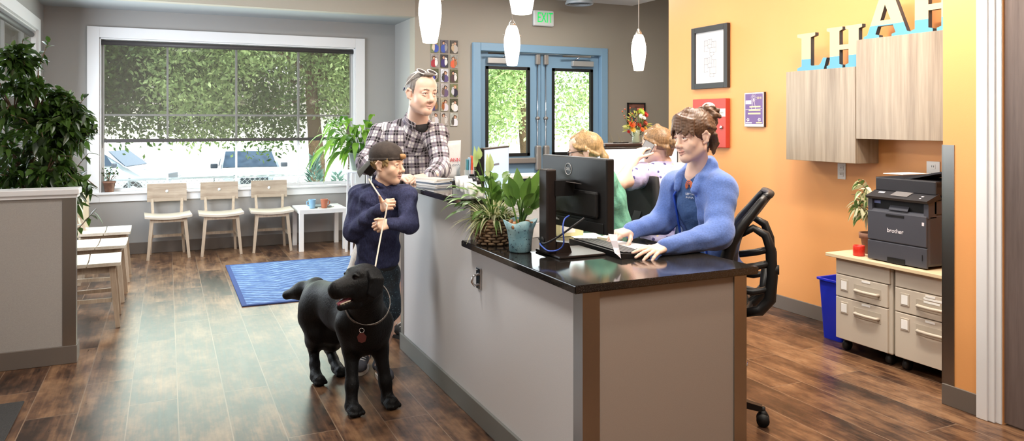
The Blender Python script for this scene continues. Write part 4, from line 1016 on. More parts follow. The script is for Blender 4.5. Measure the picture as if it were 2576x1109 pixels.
def desk_things():
    M_mon = mat('black monitor back', (22, 21, 22), .38, bump=(400, .08)); M_br = mat('dark bronze stand', (46, 38, 36), .35, .3)
    # big monitor seen from behind
    t = thing('monitor', 'large black monitor seen from behind on the low counter', 'monitor', (1.66, 2.98, ZL))
    A, B = Vector((1.728, 2.72, 0)), Vector((1.685, 3.24, 0)); yd = (B - A).normalized(); xn = Vector((yd.y, -yd.x, 0)); mid = (A + B) / 2
    Mx = frame(yd, xn, (0, 0, 1), (mid.x, mid.y, 1.176)); L = (B - A).length / 2
    b = MB(); b.box((-L, -.03, -.163), (L, .012, .163), 0, .006, Mx); pan = wbuild(b, 'panel', M_mon, t)
    b = MB(); b.box((-L + .05, -.048, -.10), (L - .05, -.028, .02), 0, .012, Mx); b.box((-L + .02, -.034, -.162), (L - .02, -.029, -.115), 0, .003, Mx); wbuild(b, 'back_housing', M_mon, pan)
    b = MB(); b.box((-L + .008, .012, -.152), (L - .008, .0128, .155), 0, 0, Mx); wbuild(b, 'screen', mat('lit screen', (200, 214, 232), .2, emit=((205, 220, 240), .8)), pan)
    Ml = Mx @ frame((-1, 0, 0), (0, 0, 1), (0, -1, 0), (.03, -.0305, .105)); 
    b = MB(); n = 40; b.tube([Ml @ Vector((.026 * math.cos(2 * PI * i / n), .026 * math.sin(2 * PI * i / n), .0005)) for i in range(n)], .0016, 0, 6, False, True); wl = mat('pale logo print', (206, 206, 208), .4)
    wbuild(b, 'logo_ring', wl, pan)
    o = text_mesh('logo_text', 'DELL', .0165, .0004, wl, pan, Ml @ Matrix.Translation((0, 0, .0006)))
    o.data.transform(root_matrix(pan).inverted())
    b = MB(); b.box((L - .16, -.0352, -.135), (L - .12, -.0335, -.131), 0, 0, Mx); b.box((L - .145, -.0352, -.129), (L - .105, -.0335, -.125), 0, 0, Mx); wbuild(b, 'port_label', wl, pan)
    b = MB(); b.prism([Mx @ Vector(p) for p in ((-.10, -.048, .045), (-.02, -.048, .045), (-.03, -.085, .052), (-.10, -.085, .052))], (0, 0, .003)); wbuild(b, 'stand_clip', mat('grey clip', (150, 142, 140), .3, .4), pan)
    c = Vector((1.555, 2.985, 0))
    b = MB(); b.box((-.035, -.026, ZL + .012), (.035, .026, 1.286), 0, .008, frame(yd, xn, (0, 0, 1), (c.x, c.y, 0))); wbuild(b, 'stand_column', M_br, t)
    b = MB(); b.bar((c.x + .02, c.y, 1.20), (mid.x - .035, mid.y, 1.20), .08, .07); wbuild(b, 'stand_arm', M_mon, t)
    b = MB(); b.box((1.555, 2.87, ZL), (1.79, 3.11, ZL + .012), 0, .004); b.prism([(1.58, 2.95, ZL + .012), (1.66, 2.95, ZL + .012), (1.645, 2.95, ZL + .055), (1.585, 2.95, ZL + .065)], (0, .07, 0)); wbuild(b, 'stand_base', M_br, t)
    b = MB(); b.cyl((1.5245, 2.985, ZL + .07), (1.531, 2.985, ZL + .07), .017); wbuild(b, 'cable_hole', M_blackmat, t)
    # cables
    def cable(pts, r, m, lab):
        q = []
        for i in range(len(pts) - 1):
            p0 = Vector(pts[max(i - 1, 0)]); p1 = Vector(pts[i]); p2 = Vector(pts[i + 1]); p3 = Vector(pts[min(i + 2, len(pts) - 1)])
            for k in range(8):
                s = k / 8; q.append(.5 * ((2 * p1) + (p2 - p0) * s + (2 * p0 - 5 * p1 + 4 * p2 - p3) * s * s + (3 * p1 - p0 - 3 * p2 + p3) * s ** 3))
        q.append(Vector(pts[-1])); b = MB(); b.tube(q, r, 0, 8); tag(b.build('cable', m), lab, 'cable')
    cable([P(1432, 542, 3.22), P(1420, 552, 3.2), P(1416, 575, 3.18), P(1418, 612, 3.2), P(1405, 628, 3.22), P(1380, 631, 3.24), P(1362, 618, 3.3), P(1358, 612, 3.36)], .0033, mat('blue cable', (62, 92, 190), .4), 'blue network cable looping from the monitor back to its stand')
    cable([P(1470, 548, 3.2), P(1440, 570, 3.2), P(1400, 598, 3.24), P(1370, 612, 3.3), P(1362, 606, 3.38), P(1356, 600, 3.44)], .0045, mat('grey black cable', (54, 52, 54), .4), 'black power cable running from the monitor back past its column')
    # keyboard
    t = thing('keyboard', 'black keyboard in front of the large monitor', 'keyboard', (1.88, 3.0, ZL))
    b = MB(); b.prism([(-.075, -.235, 0), (.075, -.235, 0), (.075, -.235, .010), (-.075, -.235, .024)], (0, .47, 0)); b.build('case', M_black, t)
    b = MB()
    for r in range(5):
        for k in range(15):
            x = .058 - r * .026; y = -.22 + k * .0295; z = .011 + (.075 - x) / .15 * .0135
            b.box((x - .011, y, z), (x + .011, y + .0255, z + .006))
    tag(b.build('keys', mat('dark keycaps', (38, 36, 36), .5), t), kind='stuff')
    # papers, pads
    t = thing('paper_note', 'pale paper strip hanging from the lower corner of the large monitor', 'paper', P(1545, 588, 3.17))
    pts = [[P(1530, 588, 3.17), P(1553, 590, 3.17)], [P(1536, 606, 3.15), P(1553, 606, 3.15)], [P(1542, 622, 3.14), P(1557, 624, 3.14)], [P(1546, 636, 3.12), P(1560, 638, 3.13)], [P(1552, 640, 3.10), P(1562, 650, 3.12)]]
    b = MB()
    for (a0, a1), (b0, b1) in zip(pts, pts[1:]):
        b.prism([a0, a1, b1, b0], (.0007, .0004, 0))
    wbuild(b, 'sheet', mat('pale lilac paper', (214, 208, 216), .7), t)
    def pad(name, x, y, rz, sx, sy, h, m, lab, z=ZL, cat='paper'):
        b = MB(); b.box((-sx / 2, -sy / 2, 0), (sx / 2, sy / 2, h), 0, min(.001, h * .3)); o = b.build(name, m); o.location = (x, y, z); o.rotation_euler = (0, 0, rz); return tag(o, lab, cat)
    pad('note_pad', 2.05, 3.25, .4, .10, .09, .016, mat('cream pad', (232, 222, 186), .6), 'cream sticky note pad behind the keyboard', cat='note pad')
    pad('paper_sheet', 2.03, 3.08, .3, .15, .21, .0012, M_paper, 'white sheet under the woman\'s far hand, beside the keyboard')
    pad('paper_sheet', 2.0, 3.40, -.2, .16, .20, .0012, M_paper, 'white sheet lying behind the cream note pad')
    t = thing('card_box', 'pale yellow card box behind the large monitor', 'box', (1.93, 3.47, ZL)); b = MB(); b.box((-.07, -.04, 0), (.07, .04, .085), 0, .002); b.build('carton', mat('pale yellow card', (222, 212, 160), .5), t); b = MB(); b.box((-.06, -.041, .02), (.02, -.0402, .06)); b.build('box_label', M_paper, t)
    pad('envelope', 1.76, 3.48, .1, .12, .01, .075, mat('white envelope', (226, 222, 220), .6), 'white envelope propped behind the large monitor', cat='envelope')
    t = thing('tape_dispenser', 'small silver desk dispenser near the far hand', 'dispenser', (1.98, 3.52, ZL)); b = MB(); b.box((-.04, -.02, 0), (.04, .02, .02), 0, .004); b.build('base', M_steel, t); b = MB(); b.cyl((-.012, -.012, .035), (-.012, .012, .035), .022); b.build('reel', mat('cream pad'), t)
    # monitors of the second workstation
    def mon(a, b_, z0, z1, lab, scol, strength):
        a, b_ = Vector(a), Vector(b_); yd = (b_ - a).normalized(); xn = Vector((yd.y, -yd.x, 0)); mid = (a + b_) / 2; L = (b_ - a).length / 2
        t = thing('monitor', lab, 'monitor', (mid.x, mid.y, ZW)); Mx = frame(yd, xn, (0, 0, 1), (mid.x, mid.y, (z0 + z1) / 2)); h = (z1 - z0) / 2
        bb = MB(); bb.box((-L, -.02, -h), (L, .012, h), 0, .004, Mx); p = wbuild(bb, 'panel', M_black, t)
        bb = MB(); bb.box((-L + .012, .0121, -h + .018), (L - .012, .0129, h - .012), 0, 0, Mx); s = wbuild(bb, 'screen', mat('screen glow %s' % str(scol), scol, .2, emit=(scol, strength)), p)
        bb = MB(); bb.box((-.03, -.05, -h * .3), (.03, -.018, .02), 0, 0, Mx); wbuild(bb, 'stand_arm', M_black, t)
        bb = MB(); bb.box((-.025, -.065, ZW - (z0 + z1) / 2), (.025, -.04, 0), 0, 0, Mx); wbuild(bb, 'stand_column', M_black, t)
        bb = MB(); bb.box((-.10, -.10, ZW - (z0 + z1) / 2), (.10, .07, ZW - (z0 + z1) / 2 + .01), 0, 0, Mx); wbuild(bb, 'stand_base', M_black, t)
        return t, Mx, L, h
    t, Mx, L, h = mon((1.65, 3.99, 0), (1.98, 4.36, 0), 1.0, 1.345, 'slim monitor with a pale blue screen behind the potted plants', (176, 200, 226), .75)
    b = MB(); b.box((L * -.35, .0130, h * .35), (L * .15, .0136, h * .42), 0, 0, Mx); wbuild(b, 'screen_text', mat('screen text grey', (110, 116, 130), .4), t)
    c = P(1201, 400, 4.62); dv = Vector((.361, .932, 0)).normalized()
    mon((c.x - dv.x * .2, c.y - dv.y * .2, 0), (c.x + dv.x * .2, c.y + dv.y * .2, 0), 1.0, 1.305, 'black monitor seen edge on beside the pale blue screen', (150, 176, 200), .5)
    t, Mx, L, h = mon((2.80, 4.55, 0), (3.46, 4.55, 0), .95, 1.312, 'wide monitor with a white calendar page behind the phone woman', (226, 232, 240), .95)
    b = MB()
    for i in range(4): b.box((-L + .1 + i * .11, .0131, -h + .04), (-L + .19 + i * .11, .0135, h - .10), 0, 0, Mx)
    wbuild(b, 'calendar_columns', mat('calendar tint', (196, 206, 222), .3, emit=((190, 202, 222), .75)), t)
    b = MB(); b.box((-L + .05, .0131, h - .075), (L - .05, .0135, h - .055), 0, 0, Mx); wbuild(b, 'calendar_header', mat('calendar header', (206, 214, 226), .3, emit=((200, 210, 226), .8)), t)
    # things on the raised counter
    t = thing('brochure_stack', 'stack of white and blue brochures beside the man\'s hands', 'brochures', (1.48, 4.36, ZU), .25)
    for i, (m, dx, rz) in enumerate(((mat('white brochure', (232, 230, 228), .4), 0, 0), (mat('slate blue brochure', (112, 126, 150), .4), .006, .06), (mat('white brochure'), -.004, -.03), (mat('pale brochure', (214, 206, 196), .4), .005, .04))):
        b = MB(); b.cbox((dx, 0, .0055 + i * .011), (.11, .22, .0105)); o = b.build('brochure', m, t); o.rotation_euler = (0, 0, rz)
    t = thing('card_holder', 'clear tiered holder of white business cards at the counter end', 'card holder', (1.42, 3.60, ZU), .35)
    ac = mat('clear acrylic', (236, 240, 242), .08, alpha=.28)
    b = MB(); b.box((-.055, -.07, 0), (.055, .07, .004))
    for i in range(4): b.prism([(-.05, -.065 + i * .034, .004 + i * .012), (.05, -.065 + i * .034, .004 + i * .012), (.05, -.05 + i * .034, .045 + i * .014), (-.05, -.05 + i * .034, .045 + i * .014)], (0, .002, 0))
    b.box((-.055, .05, .004), (.055, .07, .045)); b.build('holder', ac, t)
    for i in range(4):
        b = MB(); b.prism([(-.044, -.058 + i * .034, .008 + i * .012), (.044, -.058 + i * .034, .008 + i * .012), (.044, -.04 + i * .034, .064 + i * .014), (-.044, -.04 + i * .034, .064 + i * .014)], (0, .009, 0)); b.build('card_stack', M_paper, t)
    t = thing('treat_pouch', 'white standing pouch with red and dark print on the raised counter', 'bag', (1.765, 4.86, ZU), .18)
    b = MB(); n = 8; rings = []
    for i in range(n + 1):
        s = i / n; w = .085 + .012 * s; dd = .045 * (1 - s) ** .7 + .003; z = .255 * s
        rings.append([b.bm.verts.new((w * math.cos(a), dd * math.sin(a), z + (.006 * math.cos(a) if i == n else 0))) for a in [2 * PI * k / 20 for k in range(20)]])
    for A, B in zip(rings, rings[1:]):
        for j in range(20): f = b.bm.faces.new((A[j], A[(j + 1) % 20], B[(j + 1) % 20], B[j])); f.smooth = True
    b.bm.faces.new(rings[0][::-1]); b.bm.faces.new(rings[-1]); b.build('pouch', mat('white foil pouch', (230, 228, 230), .3, bump=(22, .4)), t)
    Mt = frame((1, 0, 0), (0, .12, .99), (0, -1, 0), (.028, -.038, .125))
    text_mesh('red_print', 'ANN', .036, .0006, mat('red print', (206, 62, 74), .5), t, Mt)
    b = MB(); b.tube([(.0 + .007 * i, -.047 - .0, .088 + (.009 if i % 2 else 0)) for i in range(9)], .0016, 0, 6); b.build('dark_script', mat('navy print', (52, 56, 92), .5), t)
    for i, (m, lab) in enumerate(((mat('teal booklet', (60, 134, 150), .5), 'teal booklet standing in the rack beside the pouch'), (mat('sky booklet', (150, 186, 216), .5), 'pale blue booklet standing in the rack beside the pouch'), (mat('vermilion booklet', (222, 92, 62), .5), 'vermilion booklet standing in the rack beside the pouch'), (mat('white booklet', (226, 226, 230), .5), 'white booklet standing in the rack beside the pouch'))):
        b = MB(); b.box((-.006, -.055, 0), (.006, .055, .125 + .012 * (i % 3))); o = b.build('booklet', m); o.location = (1.872 + i * .016, 4.80, ZU + .004); o.rotation_euler = (.0, 0.03, -.3); tag(o, lab, 'booklet', 'booklets in the rack')
    t = thing('booklet_rack', 'clear rack holding coloured booklets', 'rack', (1.896, 4.80, ZU), -.3); b = MB(); b.box((-.045, -.062, 0), (.045, .062, .0035)); b.box((-.045, -.066, 0), (.045, -.0625, .06)); b.build('holder', ac, t)
    for i, (x, y, rz, lab) in enumerate(((2.05, 4.80, .05, 'white form sheets spread right of the booklet rack'), (2.33, 4.80, -.04, 'white form sheets farthest right on the raised counter'), (1.60, 4.74, .2, 'white form sheets in front of the white pouch'))):
        t = thing('paper_tray', lab, 'papers', (x, y, ZU), rz)
        for k in range(3):
            b = MB(); b.cbox((.004 * k, 0, .002 + k * .004), (.22, .28, .0038)); b.build('sheet', mat('pale form %d' % k, ((236, 236, 232), (206, 214, 206), (240, 240, 240))[k], .6), t)
    t = thing('desk_phone', 'black desk phone on the inner edge of the raised counter', 'phone', (1.545, 3.93, ZU), .5)
    b = MB(); b.prism([(-.05, -.08, 0), (.05, -.08, 0), (.05, -.08, .02), (-.05, -.08, .05)], (0, .16, 0)); b.build('base', M_black, t)
    b = MB(); b.tube([(-.02, -.085, .05), (-.015, -.06, .064), (-.01, 0, .07), (-.015, .06, .064), (-.02, .085, .05)], [.017, .02, .014, .02, .017], 0, 10); b.build('handset', mat('charcoal handset', (46, 46, 50), .3), t)
    b = MB(); b.box((-.02, -.06, .032), (.04, .06, .038)); b.build('keypad', mat('grey keys', (110, 110, 114), .5), t)
    b = MB(); b.cyl((3.02, 4.74, 1.336 + .005), (3.16, 4.75, 1.336 + .005), .005, None, 0, 8); tag(b.build('pen', M_black), 'black pen lying on the dark partition cap', 'pen')

# ---------------------------------------------------------------- plants
M_soil = mat('dark potting soil', (58, 44, 34), .95, noise=(60, .4), bump=(80, .6))
M_bark = mat('brown bark', (110, 88, 68), .85, noise=(30, .3), bump=(40, .6))
M_terra = mat('weathered clay pot', (134, 96, 78), .8, noise=(30, .25))
M_leaf_dk = leafmat('ficus leaf', (22, 38, 16), (74, 104, 40), .35, .3)
M_leaf_md = leafmat('lily leaf', (50, 84, 34), (120, 160, 72), .35, .35)
M_leaf_pl = leafmat('fern leaf', (56, 104, 30), (140, 184, 66), .45, .4)
M_var_g = leafmat('variegated green', (72, 104, 52), (124, 154, 84), .3, .45)
M_var_w = leafmat('variegated cream', (214, 216, 168), (242, 238, 206), .4, .5)

def rv(r): return Vector((r.gauss(0, 1), r.gauss(0, 1), r.gauss(0, 1)))

def plants():
    r = random.Random(5)
    # ficus
    t = thing('potted_ficus', 'large leafy ficus in a pot behind the low divider wall', 'plant', (-.82, 5.86, 0))
    b = MB(); b.lathe([(.15, 0), (.19, .30), (.205, .31), (.205, .34), (.18, .34), (.17, .29), (0, .29)]); b.build('pot', mat('charcoal pot', (70, 66, 64), .5), t)
    b = MB(); b.lathe([(.168, .292), (.10, .305), (0, .30)]); b.build('soil', M_soil, t)
    b = MB(); tips = []
    b.tube([(0, 0, .29), (.02, .0, .6), (-.01, .02, .95), (.0, .0, 1.3)], [.022, .02, .018, .014], 0, 8)
    b.tube([(.02, .03, .29), (.05, .0, .6), (.03, -.02, .9), (.06, 0, 1.2)], [.016, .015, .013, .01], 0, 8)
    lobes = [((.0, .0, 1.05), .34), ((.08, -.02, 1.40), .30), ((.30, .02, 1.35), .22), ((.05, 0, 1.62), .20), ((-.16, 0, 1.6), .2), ((.26, .0, 1.62), .12), ((-.12, .0, 1.25), .3), ((.36, 0, 1.60), .10), ((.36, .02, 1.12), .16), ((-.10, 0, 1.88), .12), ((.22, 0, 1.0), .2), ((.15, -.1, 1.2), .28), ((.40, 0, 1.36), .12), ((.2, .0, 1.5), .24)]
    lf = MB(); nl = 0; lim = lambda z: .30 + .075 * math.sin(z * 13.5 + .6) - .10 * max(0, (z - 1.62) / .4)
    for (c, R) in lobes:
        c = Vector(c)
        for k in range(int(11 + R * 40)):
            dv = rv(r).normalized(); tip = c + dv * R * r.uniform(.5, 1.08)
            if tip.z < .75 or tip.x < -.30 or tip.y < -.31 or tip.x > lim(tip.z) + .03: continue
            st = c * .6 + Vector((0, 0, c.z - .1)) * .4
            md = (st + tip) / 2 + Vector((0, 0, .06))
            if k % 2 == 0: b.tube([st, md, tip], [.006, .0045, .002], 0, 5, False)
            for q in range(14):
                s = r.uniform(.35, 1.0); p = st.lerp(md, s * 2) if s < .5 else md.lerp(tip, s * 2 - 1)
                d2 = (dv * .8 + rv(r) * .55 + Vector((0, 0, -.25))).normalized()
                p = p + rv(r) * .02
                if p.x < -.27 or p.y < -.30 or p.x > lim(p.z): continue
                lf.leaf(p, d2, r.uniform(.065, .10), r.uniform(.028, .042), rv(r) + Vector((0, 0, 1.6)), 0, r.uniform(.1, .5), 3, .12); nl += 1
    # a few loose shoots
    for tipv in ((.10, -.02, 2.03), (-.05, .02, 2.05), (.31, 0, 1.66), (.33, .02, 1.28), (.33, 0, 1.42), (-.22, 0, 1.95), (.38, 0, .90)):
        tip = Vector(tipv); st = Vector((tip.x * .4, 0, tip.z - .45)); md = (st + tip) / 2 + Vector((-.03, 0, .05)); b.tube([st, md, tip], [.006, .004, .002], 0, 5, False)
        for q in range(12):
            s = .35 + .65 * q / 11; p = st.lerp(md, s * 2) if s < .5 else md.lerp(tip, s * 2 - 1)
            lf.leaf(p, (tip - st).normalized() * .5 + rv(r) * .6 + Vector((0, 0, -.3)), r.uniform(.07, .10), r.uniform(.03, .042), (0, 0, 1), 0, r.uniform(.1, .4), 3, .12)
    b.build('branches', M_bark, t); lf.build('foliage', M_leaf_dk, t, recalc=False)
    # broad hanging plant behind the man
    t = thing('plant_stand_pot', 'white plant stand with a pot behind the man', 'plant stand', (2.0, 8.46, 0))
    b = MB()
    for x in (-.13, .13):
        for y in (-.13, .13): b.bar((x, y, 0), (x * .85, y * .85, .92), .025)
    b.build('leg', M_white, t)
    b = MB(); b.lathe([(.17, .92), (.17, .945), (0, .945)]); b.build('top', M_white, t)
    t = thing('hanging_leaf_plant', 'bright green arching leafy plant in a pot behind the man\'s shoulder', 'plant', (2.0, 8.46, .946))
    b = MB(); b.lathe([(.09, 0), (.13, .18), (.14, .18), (.14, .20), (.12, .2), (.115, .17), (0, .17)]); b.build('pot', mat('grey green glaze', (150, 160, 152), .4), t)
    b = MB(); b.lathe([(.113, .172), (0, .18)]); b.build('soil', M_soil, t)
    lf = MB(); st = MB()
    for i in range(120):
        a = r.uniform(0, 2 * PI); e = r.uniform(.1, 1.2); L = r.uniform(.16, .46)
        base = Vector((.05 * math.cos(a), .05 * math.sin(a), .17)); tip = base + Vector((math.cos(a) * math.cos(e), math.sin(a) * math.cos(e), math.sin(e))) * L
        if tip.y > .62: tip.y = .62
        st.tube([base, (base + tip) / 2 + Vector((0, 0, .04)), tip], .003, 0, 5, False)
        d = (tip - base).normalized(); d.z -= .35
        lf.leaf(tip, d, r.uniform(.24, .34), r.uniform(.055, .085), (0, 0, 1), 0, r.uniform(.4, 1.0), 5, .15)
    st.build('stalks', M_leaf_md, t); lf.build('foliage', M_leaf_pl, t, recalc=False)
    # basket arrangement on the low counter
    t = thing('woven_basket', 'brown woven basket holding striped and broad leaved plants', 'basket', (1.465, 3.39, ZL))
    b = MB(); nb = 24
    for lev in range(9):
        z = .009 + lev * .0142; R = .078 + .022 * min(1, lev / 6)
        pts = []
        for k in range(nb * 2):
            a = 2 * PI * k / (nb * 2); wv = .006 * math.cos(PI * k / 2 + (PI if lev % 2 else 0)); pts.append(((R + wv) * math.cos(a), (R + wv) * math.sin(a), z + .0015 * math.sin(5 * a + lev)))
        b.tube(pts, .0072, 0, 6, False, True)
    b.build('weave', mat('split willow', (142, 116, 90), .7, noise=(45, .45)), t)
    b = MB()
    for k in range(nb):
        a = 2 * PI * k / nb; b.tube([(.078 * math.cos(a), .078 * math.sin(a), 0), (.10 * math.cos(a), .10 * math.sin(a), .085), (.10 * math.cos(a), .10 * math.sin(a), .135)], .004, 0, 5)
    b.lathe([(.08, .001), (.08, .006), (0, .006)]); b.build('stakes', mat('dark willow', (88, 66, 50), .7), t)
    b = MB(); b.lathe([(.090, .105), (.05, .12), (0, .118)]); b.build('soil', M_soil, t)
    lf = MB()
    for i in range(330):
        a = r.uniform(0, 2 * PI); e = r.uniform(.2, 1.3); base = Vector((.055 * math.cos(a) * r.random(), .055 * math.sin(a) * r.random(), .115))
        d = Vector((math.cos(a) * math.cos(e), math.sin(a) * math.cos(e), math.sin(e)))
        if d.y > .1: d.y *= .35
        lf.leaf(base, d, r.uniform(.12, .23), r.uniform(.012, .018), (0, 0, 1), 0 if r.random() < .35 else 1, r.uniform(.2, .8), 5, .1, 0 if r.random() < .5 else 1)
    lf.build('striped_foliage', [M_var_g, M_var_w], t, recalc=False)
    lf = MB()
    for i in range(64):
        a = r.uniform(0, 2 * PI); e = r.uniform(.35, 1.3); L = r.uniform(.10, .25); base = Vector((.02 * math.cos(a), .02 * math.sin(a), .115))
        tip = base + Vector((math.cos(a) * math.cos(e), math.sin(a) * math.cos(e) * .45, math.sin(e))) * L
        if tip.x < -.17: tip.x = -.17
        lf.leaf(tip, (tip - base).normalized() + Vector((0, 0, -.5)), r.uniform(.07, .11), r.uniform(.035, .05), (0, 0, 1), 0, r.uniform(.1, .5), 4, .12)
    lf.build('broad_foliage', M_leaf_md, t, recalc=False)
    lf = MB(); st = MB()
    for (u, v, L) in ((1194, 402, .1), (1226, 425, .11), (1233, 412, .085), (1204, 382, .06)):
        tip = P(u, v + 18, 3.55) - t.location; st.tube([(0, 0, .11), tip * .5 + Vector((0, 0, .08)), tip], .0025, 0, 5, False); lf.leaf(tip, (.0, .05, 1), L, .035, (.3, -1, 0), 0, 0, 4, .25)
    st.build('tall_stalks', M_leaf_md, t); lf.build('lily_spathes', leafmat('pale lily spathe', (150, 180, 100), (214, 222, 170), .4), t, recalc=False)
    # blue pot with lily
    t = thing('blue_ceramic_pot', 'blue speckled ceramic pot with a wavy rim and a broad leaved plant', 'plant', (1.485, 3.125, ZL))
    b = MB(); n = 36; prof = [(.045, 0), (.052, .006), (.054, .05), (.060, .10), (.074, .143), (.069, .143), (.055, .11), (0, .108)]; rings = []
    for i, (R, z) in enumerate(prof):
        rg = []
        for k in range(n):
            a = 2 * PI * k / n; wv = (.010 * math.cos(4 * a + .6)) if i in (4, 5) else (.004 * math.cos(4 * a + .6) if i == 3 else 0); rg.append(b.bm.verts.new(((R + wv) * math.cos(a), (R + wv) * math.sin(a), z + wv * .9)))
        rings.append(rg)
    for A, B in zip(rings, rings[1:]):
        for j in range(n): f = b.bm.faces.new((A[j], A[(j + 1) % n], B[(j + 1) % n], B[j])); f.smooth = True
    b.bm.faces.new(rings[0][::-1])
    m = bpy.data.materials.new('aqua speckled glaze'); tt = NT(m); f1 = tt.noise(tt.coord(), 90, 3, .7); f2 = tt.noise(tt.coord(), 14, 3)
    cc = tt.ramp(f2, [(.35, rgb(118, 162, 176)), (.65, rgb(160, 196, 202))]); cc = tt.mix(tt.math('GREATER_THAN', f1, .62), cc, rgb(52, 74, 92)); tt.l(cc, tt.b.inputs['Base Color']); tt.b.inputs['Roughness'].default_value = .35
    b.build('pot', m, t)
    lf = MB(); st = MB()
    for i, (u, v, tu, tv, W, dd) in enumerate(((1300, 520, 1283, 450, .05, .3), (1300, 520, 1302, 440, .055, .1), (1300, 520, 1330, 452, .05, .25), (1298, 520, 1272, 490, .055, .6), (1300, 520, 1322, 500, .055, .7), (1302, 520, 1352, 440, .045, .15), (1302, 520, 1360, 470, .05, .3), (1302, 525, 1368, 505, .045, .4), (1300, 520, 1345, 485, .05, .5), (1300, 520, 1262, 445, .045, .7), (1300, 520, 1374, 440, .04, .1), (1303, 520, 1340, 530, .04, .6))):
        base = Vector((.01 * math.cos(i), .01 * math.sin(i), .11)); tip = P(tu, tv, 3.46 + .06 * math.sin(i * 2.1)) - t.location
        k = base.lerp(tip, .45) + Vector((0, 0, .03)); st.tube([base, base.lerp(k, .5) + Vector((0, 0, .01)), k], .0035, 0, 6, False)
        lf.leaf(k, (tip - k) + Vector((0, 0, .05 * dd)), (tip - k).length * 1.25 + .02, W, (-.35, -.8, .5), 0, dd * .6, 6, .22)
    st.build('stalks', M_leaf_md, t); lf.build('foliage', M_leaf_md, t, recalc=False)
    k0 = None
    for i in range(16):
        a = i * 2.4; R = .0135 + .042 * math.sqrt(i / 16)
        o = bpy.data.objects.new('pebble', k0.data) if k0 else None
        if k0 is None:
            bb = MB(); bb.sphere((0, 0, 0), .014, 0, (1.25, .95, .7), 12); k0 = bb.build('pebble', mat('tan pebble', (178, 130, 92), .55, noise=(40, .3))); o = k0
        else: COL.objects.link(o)
        o.location = (1.485 + R * math.cos(a), 3.125 + R * math.sin(a), ZL + .119 + .006 * (i % 3)); o.rotation_euler = (i * .4, i * .3, i * 1.1)
        tag(o, 'tan pebble on top of the soil in the blue ceramic pot', 'pebble', 'pebbles in the blue ceramic pot')
    # variegated plant on the maple worktop
    t = thing('variegated_plant', 'cream and green variegated plant in a clay pot beside the printer', 'plant', (4.20, 3.47, .6325))
    b = MB(); b.lathe([(.045, 0), (.062, .10), (.072, .10), (.074, .135), (.062, .135), (.058, .11), (0, .11)]); b.build('pot', M_terra, t)
    b = MB(); b.lathe([(.058, .112), (0, .118)]); b.build('soil', M_soil, t)
    st = MB(); lf = MB()
    st.tube([(0, 0, .11), (.005, .01, .25), (0, .0, .40)], [.006, .005, .004], 0, 6)
    for i in range(34):
        z = r.uniform(.2, .42); a = r.uniform(0, 2 * PI); L = r.uniform(.08, .17); d = Vector((math.cos(a) * .7, abs(math.sin(a)) * 1.0 if r.random() < .8 else -.3, r.uniform(0, .8))).normalized()
        p0 = Vector((0, 0, z)); p1 = p0 + d * L * .6 + Vector((0, 0, .01)); p2 = p0 + d * L + Vector((0, 0, -.02))
        st.tube([p0, p1, p2], .0018, 0, 5, False)
        for q in range(4):
            s = .35 + .22 * q; p = p0.lerp(p1, min(1, s * 1.4)).lerp(p2, max(0, s - .5))
            lf.leaf(p, d * .5 + rv(r) * .5 + Vector((0, 0, -.55)), r.uniform(.05, .075), r.uniform(.022, .032), rv(r) + Vector((0, -1, 1)), 0 if r.random() < .7 else 1, r.uniform(.3, .8), 4, .12, 0 if r.random() < .6 else 1)
    st.build('stem', M_bark, t); lf.build('foliage', [M_var_w, M_var_g], t, recalc=False)
    b = MB(); b.box((4.16, 3.415, .735), (4.163, 3.437, .776)); tag(b.build('plant_tag', M_paper), 'white plant tag stuck in the clay pot', 'tag')
    # bouquet on the partition
    t = thing('flower_vase', 'clear glass vase of autumn flowers on the dark partition cap', 'flowers', (3.235, 4.76, 1.3355))
    b = MB(); b.lathe([(.026, 0), (.03, .01), (.026, .05), (.034, .10), (.032, .10), (.024, .05), (.026, .012), (0, .01)]); b.build('vase', mat('hazy vase glass', (176, 186, 160), .1, alpha=.6), t)
    st = MB(); cols = {'red_chrysanthemum': (176, 40, 34), 'orange_dahlia': (226, 96, 34), 'green_bloom': (160, 188, 66), 'white_daisy': (236, 232, 224), 'yellow_bloom': (232, 184, 72), 'rust_bloom': (150, 66, 40)}
    heads = [('orange_dahlia', -.062, .09, .034), ('red_chrysanthemum', .075, .165, .03), ('green_bloom', .03, .185, .034), ('white_daisy', .005, .15, .026), ('yellow_bloom', -.05, .05, .028), ('red_chrysanthemum', .01, .085, .024), ('rust_bloom', .055, .1, .026), ('yellow_bloom', .075, .06, .02), ('red_chrysanthemum', -.07, .035, .018), ('white_daisy', .035, .14, .02), ('orange_dahlia', .03, .05, .024)]
    for i, (nm, x, z, R) in enumerate(heads):
        y = -.03 - .03 * math.cos(x * 20) + .015 * (i % 3); p = Vector((x, y, .05 + z)); st.tube([(0, 0, .05), p * .6, p], .002, 0, 5, False)
        b = MB(); ax = Vector((x * 3, -1, .5)).normalized()
        for ring, (el, ll) in enumerate(((.25, 1.0), (.6, .8), (1.0, .55))):
            m_ = 14 - ring * 3
            for k in range(m_):
                a = 2 * PI * k / m_ + ring; e1 = ax.orthogonal().normalized(); e2 = ax.cross(e1)
                d = (e1 * math.cos(a) + e2 * math.sin(a)) * math.cos(el) + ax * math.sin(el); b.leaf(p, d, R * ll, R * .34, ax, 0, 0, 2, .1)
        b.sphere(p + ax * R * .15, R * .3); b.build(nm, mat('petal ' + nm, cols[nm], .6, noise=(30, .3)), t, recalc=False)
    lf = MB()
    for i in range(60):
        d = rv(r).normalized(); d.z = abs(d.z); p = Vector((d.x * .09, d.y * .05 - .02, .09 + d.z * .14)); lf.leaf(p, d, r.uniform(.03, .06), r.uniform(.008, .016), (0, -1, .3), 0, .3, 3, .1)
    be = MB()
